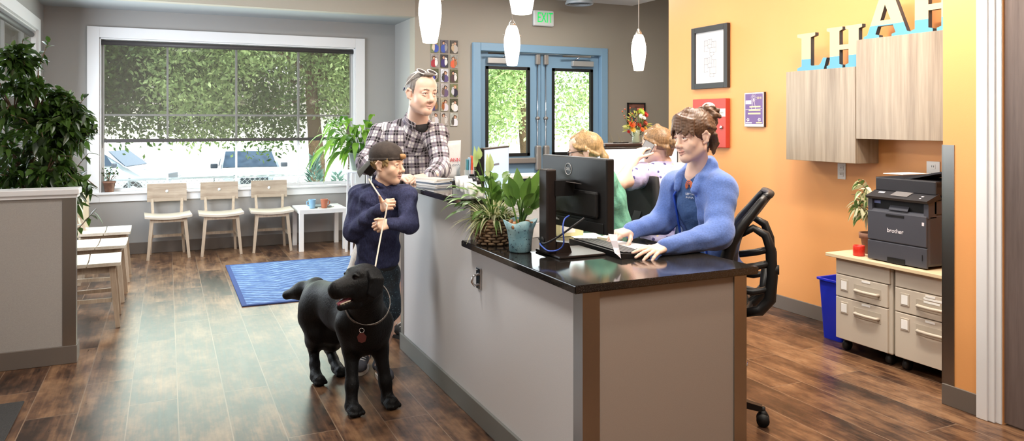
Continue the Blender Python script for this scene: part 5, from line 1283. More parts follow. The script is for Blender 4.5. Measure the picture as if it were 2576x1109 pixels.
    for i in range(22):
        a = r.uniform(-1, 1); p = Vector((-.02 + a * .10, -.02 + .03 * r.random(), .15 + r.random() * .12)); st.tube([(0, 0, .06), p * .6, p], .0012, 0, 4, False); be.sphere(p, .006, 0, (1, 1, 1), 6)
    tag(be.build('berries', mat('rust berries', (176, 84, 50), .4), t), kind='stuff'); tag(lf.build('greenery', leafmat('bouquet green', (96, 108, 40), (176, 176, 84), .3), t, recalc=False), kind='stuff'); st.build('stems', M_leaf_md, t)
    # dried grasses
    t = thing('dried_grass_planter', 'tall planter of dry golden grasses behind the phone woman', 'plant', (3.86, 5.45, 0))
    b = MB(); b.lathe([(.13, 0), (.16, .62), (.17, .62), (.17, .65), (.14, .65), (.135, .6), (0, .6)]); b.build('planter', mat('taupe planter', (110, 100, 90), .6), t)
    lf = MB()
    for i in range(160):
        a = r.uniform(0, 2 * PI); L = r.uniform(.45, .98); e = r.uniform(1.0, 1.5); lf.leaf((.05 * math.cos(a), .05 * math.sin(a), .6), (math.cos(a) * math.cos(e), math.sin(a) * math.cos(e), math.sin(e)), L, .007 + .01 * r.random(), (1, 0, 0), 0, r.uniform(.02, .3), 6, .05)
    for i in range(260):
        a = r.uniform(0, 2 * PI); p = Vector((.13 * math.cos(a) * r.random(), .13 * math.sin(a) * r.random(), r.uniform(.7, 1.35))); lf.leaf(p, rv(r), r.uniform(.03, .06), .02, rv(r), 0, .2, 3, .1)
    lf.build('foliage', leafmat('dry grass', (110, 84, 36), (190, 170, 96), .3), t, recalc=False)
    # small pot on the window sill
    t = thing('succulent_pot', 'small clay pot with a dark succulent on the window sill', 'plant', (-.585, YW + .02, .711))
    b = MB(); b.lathe([(.045, 0), (.06, .10), (.066, .10), (.066, .12), (.055, .12), (.05, .1), (0, .1)]); b.build('pot', M_terra, t)
    lf = MB(); st = MB()
    for i in range(9):
        a = r.uniform(0, 6.28); tip = Vector((.07 * math.cos(a), .05 * math.sin(a), r.uniform(.16, .24))); st.tube([(0, 0, .1), tip], .003, 0, 5, False)
        for q in range(7): lf.leaf(tip + rv(r) * .02, rv(r) + Vector((0, 0, .5)), .035, .022, (0, 0, 1), 0, .1, 3, .1)
    st.build('stem', M_bark, t); lf.build('foliage', M_leaf_dk, t, recalc=False)

# ---------------------------------------------------------------- office chairs
def office_chair(label, x, y, rz, seat_z, back, m, mesh_back=False):
    t = thing('office_chair', label, 'chair', (x, y, 0), rz)      # faces local -Y
    b = MB(); b.box((-.24, -.23, seat_z - .05), (.24, .23, seat_z), 0, .03); b.build('seat', m, t)
    b = MB(); b.cyl((0, 0, .12), (0, 0, seat_z - .05), .024); b.cyl((0, 0, .10), (0, 0, .34), .034); b.box((-.08, -.1, seat_z - .08), (.08, .1, seat_z - .05)); b.build('gas_column', M_black, t)
    for k in range(5):
        a = back[4] + 2 * PI * k / 5; b = MB(); e = Vector((math.cos(a), math.sin(a), 0)); b.bar(e * .03 + Vector((0, 0, .135)), e * .30 + Vector((0, 0, .085)), .055, .045, 0, (0, 0, 1), .035, .028); b.build('base_arm', M_black, t)
        b = MB(); s = e.cross(Vector((0, 0, 1))); c = e * .305 + Vector((0, 0, .032))
        b.cyl(c - s * .028, c - s * .008, .031, None, 0, 18); b.cyl(c + s * .008, c + s * .028, .031, None, 0, 18); b.sphere(c + Vector((0, 0, .026)), .022); b.cyl(c + Vector((0, 0, .03)), c + Vector((0, 0, .06)), .012); b.build('caster', M_blackmat, t)
    if back[3]:
        b = MB(); n = 40; b.tube([(.225 * math.cos(2 * PI * i / n), .225 * math.sin(2 * PI * i / n), .30) for i in range(n)], .011, 0, 10, False, True); fr = b.build('foot_ring', M_chrome, t)
        b = MB()
        for k in range(3): a = 2 * PI * k / 3 + .5; b.bar((.02 * math.cos(a), .02 * math.sin(a), .30), (.22 * math.cos(a), .22 * math.sin(a), .30), .018, .014)
        b.cyl((0, 0, .26), (0, 0, .34), .045); b.build('ring_spokes', M_black, fr)
    z0, z1, w = back[:3]
    if not mesh_back:
        b = MB(); n, k = 8, 6; g = []
        for i in range(n + 1):
            row = []
            for j in range(k + 1):
                xx = -1 + 2 * j / k; zz = z0 + (z1 - z0) * i / n; ww = w * (1 - .25 * max(0, i / n - .6) / .4) ; row.append((xx * ww, .20 + .06 * (i / n) - .035 * (1 - xx * xx) * -1 , zz))
            g.append(row)
        for i in range(n):
            for j in range(k):
                for off, s in ((0, 1), (.035, -1)):
                    q = [g[i][j], g[i][j + 1], g[i + 1][j + 1], g[i + 1][j]]; b.poly([(p[0], p[1] + off, p[2]) for p in (q if s > 0 else q[::-1])], 0, True)
        bmesh.ops.remove_doubles(b.bm, verts=b.bm.verts, dist=.0005)
        ed = [e for e in b.bm.edges if e.is_boundary]; bmesh.ops.bridge_loops(b.bm, edges=ed); b.build('backrest', m, t)
        b = MB(); b.bar((0, .10, seat_z - .04), (0, .26, z0 + .12), .07, .02); b.build('back_bar', M_black, t)
    else:
        # curved mesh back: profile in the y-z plane (local y = backwards)
        prof = [(.225, .60), (.175, .64), (.155, .70), (.15, .78), (.155, .86), (.175, .93), (.215, 1.00), (.262, 1.06), (.305, 1.12), (.325, 1.145)]
        rim = MB()
        for s in (-1, 1):
            pts = [Vector((s * w * (1 - .06 * max(0, i - 6)), y_ - .012, z_)) for i, (y_, z_) in enumerate(prof)]
            rim.tube(pts, [.020, .026, .03, .032, .032, .030, .026, .022, .018, .015], 0, 10)
            out = [Vector((s * w * .93, y_, z_)) for y_, z_ in ((.225, .60), (.29, .615), (.335, .67), (.345, .78), (.34, .90), (.315, .97), (.26, 1.0), (.20, .965))]
            rim.tube(out, [.02, .026, .028, .026, .024, .022, .018, .016], 0, 10)
            rim.tube([Vector((s * w * .93, .34, .84)), Vector((s * w * .93, .27, .82)), Vector((s * w * .96, .16, .80))], .018, 0, 8)
            rim.tube([Vector((s * w * .93, .335, .72)), Vector((s * w * .93, .26, .70)), Vector((s * w * .96, .16, .71))], .016, 0, 8)
        for i in (0, len(prof) - 1):
            y_, z_ = prof[i]; ww = w * (1 if i == 0 else .82); rim.tube([Vector((x_ * ww, y_ - .012 + .03 * (1 - x_ * x_), z_)) for x_ in (-1, -.5, 0, .5, 1)], .017, 0, 10)
        rim.build('back_frame', M_black, t)
        b = MB()
        for i in range(len(prof) - 1):
            (ya, za), (yb, zb) = prof[i], prof[i + 1]
            for j in range(6):
                x0, x1 = -1 + j / 3, -1 + (j + 1) / 3; f = lambda x_, y_, i_: (x_ * w * (1 - .06 * max(0, i_ - 6)), y_ + .035 * (1 - x_ * x_), 0)
                pa, pb, pc, pd = f(x0, ya, i), f(x1, ya, i), f(x1, yb, i + 1), f(x0, yb, i + 1); b.poly([(pa[0], pa[1], za), (pb[0], pb[1], za), (pc[0], pc[1], zb), (pd[0], pd[1], zb)], 0, True)
        b.build('mesh_fabric', mat('black chair mesh', (22, 21, 21), .7, alpha=.8), t)
        b = MB(); b.tube([(0, .08, seat_z - .06), (0, .24, seat_z - .05), (0, .31, .66), (0, .32, .80)], [.03, .03, .026, .022], 0, 10); b.build('back_bar', M_black, t)
        b = MB(); b.cyl((-w * .93, .345, .81), (-w * .93, .375, .81), .022); b.build('adjust_knob', M_blackmat, t); b = MB(); b.cyl((w * .93, .345, .81), (w * .93, .375, .81), .022); b.build('adjust_knob', M_blackmat, t)
    return t

def office():
    ch = mat('black chair fabric', (30, 29, 30), .8, bump=(300, .1))
    office_chair('black mesh drafting chair with a chrome foot ring at the counter end', 2.44, 3.03, math.atan2(-.771, -.715), .64, (.66, 1.14, .215, True, -.73 - math.atan2(-.771, -.715)), ch, True)
    a = office_chair('black padded office chair back beside the person in teal', 2.50, 4.0, -PI / 2 + .1, .60, (.80, 1.15, .20, False, .3), ch)
    office_chair('blue padded office chair behind the person in the fleece jacket', 3.0, 4.14, PI + .5, .60, (.76, 1.09, .21, False, .1), mat('denim blue fabric', (84, 110, 160), .85, noise=(200, .15)))

# ---------------------------------------------------------------- outside
GZ = -1.1
def outside():
    b = MB(); b.box((-60, YW + .21, GZ - .1), (60, 90, GZ)); tag(b.build('ground', mat('sunlit pale paving', (206, 202, 194), .9, noise=(3, .08))), 'bright paved ground outside the windows', 'ground', kind='structure')
    r = random.Random(21)
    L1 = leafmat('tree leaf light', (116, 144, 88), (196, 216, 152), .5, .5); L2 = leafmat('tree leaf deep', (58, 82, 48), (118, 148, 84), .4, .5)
    def tree(x, y, h, lobes, n, m, lab, trunk=.2, ls=.15):
        lobes = [((c[0], c[1] - .5, c[2] + .85), q) for c, q in lobes]; h += .85
        t = thing('tree', lab, 'tree', (x, y, GZ), 0, 'trees outside the windows')
        b = MB(); b.tube([(0, 0, 0), (.05, 0, h * .3), (-.05, .1, h * .55), (.1, 0, h * .8)], [trunk, trunk * .8, trunk * .6, trunk * .3], 0, 12)
        for (c, R) in lobes[:6]: b.tube([(0, 0, h * .6), Vector(c) * .6 + Vector((0, 0, h * .28)), Vector(c)], [trunk * .25, trunk * .15, trunk * .05], 0, 7, False)
        b.build('trunk', M_bark, t)
        lf = np.zeros((n, 4, 3)); nb = len(lobes); vol = np.array([R ** 2 for _, R in lobes]); vol = vol / vol.sum()
        idx = RNG.choice(nb, n, p=vol); C = np.array([c for c, _ in lobes])[idx]; R = np.array([q for _, q in lobes])[idx]
        d = RNG.normal(size=(n, 3)); d /= np.linalg.norm(d, axis=1)[:, None]
        # leaves gather in sprays
        K = max(60, n // 40); sd = RNG.normal(size=(K, 3)); sd /= np.linalg.norm(sd, axis=1)[:, None]; si = RNG.integers(0, K, n)
        rad = RNG.uniform(.55, 1.02, K)[si]
        p = C + sd[si] * (R * rad)[:, None] * np.array([1, 1, .85]) + RNG.normal(size=(n, 3)) * .14
        a = RNG.normal(size=(n, 3)); a[:, 2] -= .5; a /= np.linalg.norm(a, axis=1)[:, None]; q = np.cross(a, RNG.normal(size=(n, 3))); q /= np.linalg.norm(q, axis=1)[:, None]
        s = (RNG.uniform(.6, 1.2, n) * ls)[:, None]
        V = np.stack([p, p + a * s * .5 + q * s * .24, p + a * s, p + a * s * .5 - q * s * .24], 1).reshape(-1, 3)
        me = bpy.data.meshes.new('foliage'); me.vertices.add(n * 4); me.vertices.foreach_set('co', V.astype(np.float32).ravel()); me.loops.add(n * 4); me.loops.foreach_set('vertex_index', np.arange(n * 4, dtype=np.int32)); me.polygons.add(n); me.polygons.foreach_set('loop_start', np.arange(0, n * 4, 4, dtype=np.int32)); me.update(calc_edges=True)
        link_mesh('foliage', me, m, t); return t
    def lob(n, sx, sy, z0, z1, R, seed):
        q = random.Random(seed); return [((q.uniform(-sx, sx), q.uniform(-sy, sy), q.uniform(z0, z1)), q.uniform(R * .7, R * 1.2)) for _ in range(n)]
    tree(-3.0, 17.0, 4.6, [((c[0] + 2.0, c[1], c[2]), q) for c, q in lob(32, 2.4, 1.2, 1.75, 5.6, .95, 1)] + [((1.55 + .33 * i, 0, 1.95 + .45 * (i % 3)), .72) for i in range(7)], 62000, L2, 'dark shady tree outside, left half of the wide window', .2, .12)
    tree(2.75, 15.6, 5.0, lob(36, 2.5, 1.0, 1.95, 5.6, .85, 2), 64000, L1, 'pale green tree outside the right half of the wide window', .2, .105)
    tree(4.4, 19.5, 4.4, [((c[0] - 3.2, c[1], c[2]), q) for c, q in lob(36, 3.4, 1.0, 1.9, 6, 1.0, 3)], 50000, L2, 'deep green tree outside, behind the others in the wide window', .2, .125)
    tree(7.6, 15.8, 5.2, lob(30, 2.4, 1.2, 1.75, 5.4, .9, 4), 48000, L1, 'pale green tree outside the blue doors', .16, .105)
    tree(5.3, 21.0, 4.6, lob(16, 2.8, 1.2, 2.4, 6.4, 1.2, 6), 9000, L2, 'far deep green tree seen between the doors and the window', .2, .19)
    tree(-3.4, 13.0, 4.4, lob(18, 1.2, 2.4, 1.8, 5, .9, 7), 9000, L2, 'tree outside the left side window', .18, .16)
    def shrub(x, y, h, w, n, lab, m):
        t = thing('shrub', lab, 'shrub', (x, y, GZ), 0, 'shrubs outside the window'); b = MB(); b.tube([(0, 0, 0), (0, 0, h * .7)], [.03, .01], 0, 6); b.build('stem', M_bark, t); lf = MB()
        for i in range(n):
            z = h * r.random() ** .8; R = w * (1 - (z / h) ** 1.5) + .02; a = r.uniform(0, 6.28); p = Vector((R * math.cos(a) * r.uniform(.3, 1), R * math.sin(a) * r.uniform(.3, 1), z)); lf.leaf(p, (math.cos(a), math.sin(a), .9), r.uniform(.08, .16), .03, rv(r), 0, .0, 2, .1)
        lf.build('foliage', m, t, recalc=False)
    cg = leafmat('blue green conifer', (72, 104, 96), (128, 160, 148), .2)
    shrub(2.15, 12.2, 2.05, .26, 700, 'blue green conifer shrub outside near the tree trunk', cg); shrub(2.58, 12.5, 1.72, .24, 500, 'lower conifer shrub outside, right of the taller one', cg)
    shrub(-.78, 11.4, 1.88, .14, 260, 'slim grey green shrub outside above the clay pot', cg); shrub(3.4, 14.5, 2.0, .45, 600, 'round shrub outside behind the man', cg)
    # parked cars
    M_win = mat('dark car glass', (40, 54, 70), .08); M_cw = mat('white car paint', (226, 232, 238), .25, coat=.5); M_tyre = mat('tyre rubber', (26, 26, 28), .8); M_sil = mat('grey bumper', (150, 156, 164), .4)
    def car(x, y, rz, paint, lab, hh=1.72, w=.94):
        t = thing('car', lab, 'car', (x, y, GZ), rz)      # nose towards local -Y
        s = Sdf(); b = MB()
        prof = [(-2.2, .45), (-2.22, .78), (-2.05, 1.02), (-1.05, 1.12), (-.45, hh - .06), (-.2, hh), (1.6, hh), (2.1, 1.15), (2.2, .8), (2.2, .45)]
        rings = []
        for sx, wx in ((-1, w), (-.93, w), (.93, w), (1, w)):
            pass
        n = len(prof)
        def ring(f, tum): return [b.bm.verts.new((f * (w - (tum * max(0, z - 1.1))), y_, z)) for y_, z in prof]
        A, B = ring(-1, .28), ring(1, .28)
        for i in range(n): b.bm.faces.new((A[i], A[(i + 1) % n], B[(i + 1) % n], B[i]))
        b.bm.faces.new(A[::-1]); b.bm.faces.new(B)
        bmesh.ops.bevel(b.bm, geom=list(b.bm.edges), offset=.05, segments=3, affect='EDGES'); 
        for f in b.bm.faces: f.smooth = True
        b.build('body', paint, t)
        b = MB(); b.prism([(-w + .13, -1.04, 1.15), (w - .13, -1.04, 1.15), (w - .24, -.46, hh - .09), (-w + .24, -.46, hh - .09)], (0, -.03, .012)); b.build('windscreen', M_win, t)
        for q in (-1, 1):
            b = MB(); b.prism([(q * (w - .03), -.75, 1.18), (q * (w - .03), 1.5, 1.18), (q * (w - .17), 1.35, hh - .1), (q * (w - .17), -.35, hh - .1)], (q * .02, 0, .006)); b.build('side_window', M_win, t)
            b = MB(); b.cbox((q * (w + .12), -.82, 1.2), (.22, .1, .15), 0, .03); b.build('wing_mirror', mat('dark mirror shell', (60, 66, 76), .4), t)
            b = MB(); b.cbox((q * (w - .24), -2.17, .84), (.34, .14, .17), 0, .03); b.build('headlight', mat('headlight lens', (220, 226, 232), .1), t)
            for yy in (-1.35, 1.4):
                b = MB(); b.cyl((q * (w - .2), yy, .34), (q * (w + .01), yy, .34), .34, None, 0, 28); wh = b.build('wheel', M_tyre, t)
                b = MB(); b.cyl((q * (w + .0), yy, .34), (q * (w + .02), yy, .34), .2, None, 0, 20); b.build('hub_cap', M_sil, wh)
        b = MB(); b.cbox((0, -2.22, .80), (.8, .06, .2), 0, .02); b.build('grille', mat('dark grille', (70, 76, 84), .5), t)
        b = MB(); b.cbox((0, -2.2, .52), (1.76, .12, .22), 0, .04); b.build('bumper', M_sil, t)
        b = MB(); b.cbox((0, -2.27, .56), (.36, .02, .13)); b.build('number_plate', mat('plain plate', (206, 210, 214), .5), t)
    car(2.4, 26.0, .0, M_cw, 'pale car facing the wide window, behind the chain link fence')
    car(-1.9, 28.0, 1.2, mat('silver car paint', (196, 204, 212), .3, .4), 'silver car at the left edge of the wide window, partly hidden')
    car(9.7, 22.0, .6, mat('blue grey car paint', (120, 144, 172), .25, .3), 'blue grey car outside the blue doors', 1.5)
    # chain-link fence
    t = thing('chain_link_fence', 'low white chain link fence outside the wide window', 'fence', (1.5, 19.5, GZ))
    wv = MB(); x0, x1, h = -4.5, 4.4, 1.2; step = .12
    for sg in (-1, 1):
        k = x0 - h
        while k < x1 + h:
            a, c = (k, 0), (k + sg * h, h) if sg > 0 else (k - h, h)
            if min(a[0], c[0]) >= x0 and max(a[0], c[0]) <= x1: wv.bar((a[0], 0, a[1] + .03), (c[0], 0, c[1] + .03), .010, .010)
            k += step
    wv.build('wire_mesh', mat('galvanised wire', (214, 220, 226), .5, .2), t)
    b = MB(); b.cyl((x0, 0, h + .04), (x1, 0, h + .04), .025); b.build('top_rail', mat('galvanised wire'), t)
    for x in (-4.5, -2.3, 0, 2.2, 4.4):
        b = MB(); b.cyl((x, .02, 0), (x, .02, h + .08), .03); b.build('post', mat('galvanised wire'), t)
    # house across the street
    t = thing('house', 'pale house across the street behind the trees', 'house', (4, 46, GZ))
    b = MB(); b.box((-14, 0, 0), (12, 6, 3.4)); b.build('wall', mat('pale sunny stucco', (240, 236, 228), .8), t)
    b = MB(); b.prism([(-14.6, -.6, 3.4), (12.6, -.6, 3.4), (12.6, 3, 5.4), (-14.6, 3, 5.4)], (0, 0, .15)); b.prism([(-14.6, 6.6, 3.4), (12.6, 6.6, 3.4), (12.6, 3, 5.4), (-14.6, 3, 5.4)], (0, 0, .15)); b.build('roof', mat('grey shingles', (150, 142, 136), .9), t)
    for x in (-12, 10):
        b = MB(); b.box((x - .6, -.04, 1.0), (x + .6, .0, 2.4)); b.build('window', M_win, t)
# ================================================================= PEOPLE AND THE DOG
RV = Vector((CY, -SY, 0))                          # picture right, on the ground plane
UPV = Vector((0, 0, 1))
def toward(u):
    """unit vector from the place at column u back to the viewer"""
    a = (u - CU) / F; d = Vector((SY + CY * a, CY - SY * a, 0)).normalized(); return -d

def facing(u, deg, tilt=0.0, roll=0.0):
    """body frame looking 'deg' to picture right of the viewer; columns right, forward, up"""
    t = toward(u); r = Vector((-t.y, t.x, 0)); a = math.radians(deg)
    f = t * math.cos(a) + r * math.sin(a); f = (f + UPV * math.tan(tilt)).normalized()
    x = f.cross(UPV).normalized(); z = x.cross(f).normalized()
    if roll: x2 = x * math.cos(roll) + z * math.sin(roll); z = x2.cross(f).normalized(); x = x2
    return x, f, z

M_skin = mat('warm skin', (236, 196, 174), .5, bump=(260, .05)); M_lip = mat('lip', (190, 112, 102), .45)
for mm in (M_skin,):
    b_ = mm.node_tree.nodes['Principled BSDF']; b_.inputs['Subsurface Weight'].default_value = .08; b_.inputs['Subsurface Radius'].default_value = (.9, .35, .2); b_.inputs['Subsurface Scale'].default_value = .008
M_eye = mat('eye white', (232, 228, 224), .2); M_iris = mat('dark iris', (52, 40, 34), .15); M_mouth = mat('dark mouth', (92, 46, 44), .6); M_teeth = mat('teeth', (236, 230, 222), .3)
def hairmat(name, c, st=(1, 1, .12), sc=90):
    lo = tuple(int(x * .55) for x in c); m = wood(name, c, lo, 2, sc, .45, st[2]); return m
SKIN = (236, 198, 178)
M_body = tintmat('skin', .45, .08, (260, .05, (1, 1, 1), .01))
def PAL(brow, skin=SKIN): return [skin, (212, 152, 142), (232, 228, 224), (54, 42, 36), brow, (140, 82, 76), (240, 236, 230)]

def head(s, T, S, smile=0.0, teeth=False, child=False, lids=0.0, broad=1.0, fem=False):
    s.setT(T, S)
    s.ell((0, -.014, .036), (.077, .098, .086)); s.ell((0, .028, -.028), (.060 * broad, .062, .088), k=.03)
    for q in (-1, 1):
        s.cap((q * .048 * broad, -.004, -.062), (q * .010, .060, -.098), .022, .020, k=.03)
        s.cap((q * .041, .056, -.034), (q * .030, .066, -.050), .020 if not child else .026, .018, k=.03)
    s.ell((0, .044, .050), (.058, .044, .046), k=.03); s.sph((0, .070, -.101), .018 if not child else .013, k=.025)
    for q in (-1, 1):
        s.cap((q * .012, .082, .020), (q * .046, .066, .018), .011, .010, k=.016)
        s.sph((q * .032, .100, .002), .0135, m=-1, k=.014, op=-1)
        s.sph((q * .032, .0765, .002), .0133, m=2, k=.002); s.sph((q * .032, .0855, .002), .0058, m=3, k=.001)
        s.chain([(q * .019, .084, .008 - lids), (q * .032, .0895, .0115 - lids), (q * .046, .079, .006 - lids)], [.004, .005, .004], 0, .004)
        s.chain([(q * .019, .0835, -.006), (q * .032, .087, -.0095), (q * .045, .079, -.005)], [.0035, .004, .0035], 0, .005)
        s.chain([(q * .020, .0885, .007 - lids), (q * .032, .0925, .0095 - lids), (q * .046, .083, .0045 - lids)], [.0012, .0022, .0016], 5, .001)
        s.chain([(q * .014, .0935, .022), (q * .032, .0905, .027), (q * .050, .073, .020)], [.0026, .0030, .0020], 4, .003)
    s.cap((0, .086, .010), (0, .106 if fem else .108, -.030), .0075 if fem else .0085, .010 if fem else .012, k=.012); s.sph((0, .109 if fem else .111, -.035), .010 if fem else .012, k=.01)
    for q in (-1, 1):
        s.sph((q * .0125, .099, -.040), .0088, k=.008); s.sph((q * .0065, .106, -.0475), .0032, m=5, k=.001)
    lift = .006 * smile; wd = .024 + .006 * smile
    s.chain([(-wd, .079, -.068 + lift), (-.008, .0945, -.0655), (0, .0955, -.067), (.008, .0945, -.0655), (wd, .079, -.068 + lift)], [.003, .0048, .0048, .0048, .003], 1, .005)
    s.chain([(-wd * .8, .080, -.076 + lift * .6), (0, .0935, -.0795), (wd * .8, .080, -.076 + lift * .6)], [.003, .0058, .003], 1, .006)
    if teeth: s.chain([(-wd * .8, .084, -.070 + lift * .7), (0, .0985, -.0715), (wd * .8, .084, -.070 + lift * .7)], [.003, .0048, .003], 6, .001)
    s.chain([(-wd * .95, .081, -.0705 + lift), (0, .0995, -.0705 - (.004 if teeth else 0)), (wd * .95, .081, -.0705 + lift)], [.0014, .0026, .0014], 5, .001)
    for q in (-1, 1):
        s.chain([(q * .076, .004, .010), (q * .086, -.014, .020), (q * .088, -.028, .002), (q * .080, -.018, -.028), (q * .074, -.002, -.036)], [.006, .0065, .0065, .007, .006], 0, .006)
        s.ell((q * .076, -.012, -.006), (.008, .018, .028), k=.006)
    s.setT(Matrix.Identity(4), 1)

def comb(s, A, B, C, n, r=(.008, .009, .005), k=.006, seed=0):
    q = random.Random(seed)
    for i in range(n):
        t = i / (n - 1); j = lambda v: tuple(x + q.uniform(-.003, .003) for x in v); s.chain([j(A(t)), j(B(t)), j(C(t))], r, 0, k)

def collar(name, parent, m, nb, bx, bf, ri, z0, rise, fall, tip, front=.42, wide=.030, th=.004):
    """folded shirt collar: a band round the neck turned down over itself, with two points in front"""
    b = MB(); n = 12; uv = []
    for sg in (-1, 1):
        rows = []
        for i in range(n + 1):
            t = i / n; a = PI - (PI - front) * t; d = bx * (sg * math.sin(a)) + bf * math.cos(a); c = nb + UPV * (z0 + rise * (1 - t ** 1.3)); e = t ** 4
            rows.append([c + d * ri - UPV * .02, c + d * (ri + .002) + UPV * .012, c + d * (ri + .010) + UPV * .010, c + d * (ri + wide) - UPV * (fall + tip * e) + bx * (sg * .014 * e)])
        for i in range(n):
            for j in range(3): b.poly([rows[i][j], rows[i + 1][j], rows[i + 1][j + 1], rows[i][j + 1]], 0, True)
    bmesh.ops.remove_doubles(b.bm, verts=b.bm.verts, dist=.0006)
    r = bmesh.ops.solidify(b.bm, geom=list(b.bm.faces), thickness=th)
    o = wbuild(b, name, m, parent)
    at = o.data.attributes.new('cloth', 'FLOAT2', 'POINT'); M0 = root_matrix(parent); co = [M0 @ v.co for v in o.data.vertices]
    at.data.foreach_set('vector', np.array([((q - nb).dot(bx) * 1.3, (q - nb).dot(UPV) + .6 * (q - nb).dot(bf)) for q in co], np.float32).ravel()); return o

def neck(s, T, S, base, r=.055):
    a = T @ Vector((0, -.018 * S, -.055 * S)); s.cap(a, base, r * S, r * S * 1.12, 0, .03)

def hand(s, W, fwd, back, left, S=1.0, curl=(.4, .4, .4, .4), thumb=(.6, .75, -.25), tc=.3, spread=.12, m=0):
    W = Vector(W); f = Vector(fwd).normalized(); bk = Vector(back); bk = (bk - f * bk.dot(f)).normalized(); lat = f.cross(bk) * (1 if left else -1)
    def q(l, y, z): return W + (lat * l + f * y + bk * z) * S
    s.cap(q(0, -.03, 0), q(0, .012, 0), .025 * S, .024 * S, m, .015)
    fin = ((.027, .088, (.042, .026, .021)), (.009, .093, (.046, .029, .022)), (-.010, .088, (.042, .027, .021)), (-.027, .078, (.033, .021, .018)))
    for i, (l, y, ls) in enumerate(fin):
        s.cap(q(l * .55, .012, 0), q(l, y, 0), .0155 * S, .0115 * S, m, .012 * S)
        p = q(l, y, 0); a = 0; c = curl[i]
        for j in range(3):
            a += c * (.9, 1.15, .8)[j]
            d = (f * math.cos(a) - bk * math.sin(a) + lat * (spread * l / .027 * math.cos(a))).normalized(); n = p + d * ls[j] * S
            s.cap(p, n, (.0092, .0084, .0076)[j] * S, (.0084, .0076, .0064)[j] * S, m, .004 * S); p = n
    p = q(.020, .022, -.006); d = (f * thumb[0] + lat * thumb[1] + bk * thumb[2]).normalized()
    s.cap(q(.008, .02, -.004), p, .017 * S, .016 * S, m, .012 * S)
    for j, L in enumerate((.040, .031, .025)):
        n = p + d * L * S; s.cap(p, n, (.0135, .0105, .009)[j] * S, (.0105, .009, .0072)[j] * S, m, .007 * S); p = n
        d = (d + (f * .6 - lat * .6 - bk * .2) * tc).normalized()

def rotm(x, y, z): return Matrix((x, y, z)).transposed()

def cloth_uv(V, bi, prims):
    out = np.zeros((len(V), 2), np.float32); r = np.array(RV)
    for i in np.unique(bi):
        p = prims[i]; k = bi == i; v = V[k]
        if p[0] == 'c':
            ax = p[2] - p[1]; L = np.linalg.norm(ax); ax = ax / L if L > 1e-5 else np.array((0, 0, 1.0))
        else: ax = np.array((0, 0, 1.0))
        if abs(ax[2]) > .9 or L_short(p): ax = np.array((0, 0, 1.0)); org = np.zeros(3)
        else: org = p[1]
        sd = r - ax * (r @ ax)
        if np.linalg.norm(sd) < .3: sd = np.array((0, 0, 1.0)) - ax * ax[2]
        sd = sd / np.linalg.norm(sd)
        out[k, 0] = (v - org) @ sd * 1.12; out[k, 1] = (v - org) @ ax
    return out
def L_short(p): return p[0] == 'e'

def plaid(name):
    m = bpy.data.materials.new(name); t = NT(m); at = t.n('ShaderNodeAttribute'); at.attribute_name = 'cloth'
    sp = t.n('ShaderNodeSeparateXYZ'); t.l(at.outputs['Vector'], sp.inputs[0])
    def bands(x):
        f = t.math('FRACT', t.math('ADD', t.math('DIVIDE', x, .074), 40.0)); wide = t.math('LESS_THAN', f, .46); thin = t.math('LESS_THAN', t.math('ABSOLUTE', t.math('SUBTRACT', f, .73)), .045); pale = t.math('LESS_THAN', t.math('ABSOLUTE', t.math('SUBTRACT', f, .23)), .03)
        return wide, thin, pale
    w1, n1, p1 = bands(sp.outputs[0]); w2, n2, p2 = bands(sp.outputs[1])
    sm = t.math('MULTIPLY', t.math('ADD', w1, w2), .5)
    c = t.ramp(sm, [(0, rgb(232, 228, 228)), (.5, rgb(134, 125, 134)), (1, rgb(40, 34, 40))])
    c.node.color_ramp.interpolation = 'CONSTANT'
    e = c.node.color_ramp.elements; e[0].position = 0; e[1].position = .25; e[2].position = .75
    c = t.mix(t.math('MULTIPLY', t.math('MAXIMUM', n1, n2), .55), c, rgb(112, 104, 132)); c = t.mix(t.math('MULTIPLY', t.math('MAXIMUM', p1, p2), .5), c, rgb(206, 200, 206))
    t.l(c, t.b.inputs['Base Color']); t.b.inputs['Roughness'].default_value = .85; t.bump(t.noise(t.coord(), 22, 4, .6), .35, .02); return m

def plaid_m(): return bpy.data.materials['black and white plaid flannel']

def cloth(name, c, rough=.85, amt=.1, bs=24, b=.35): return mat(name, c, rough, noise=(bs * 2.5, amt), bump=(bs, b, (1, 1, 1), .02))

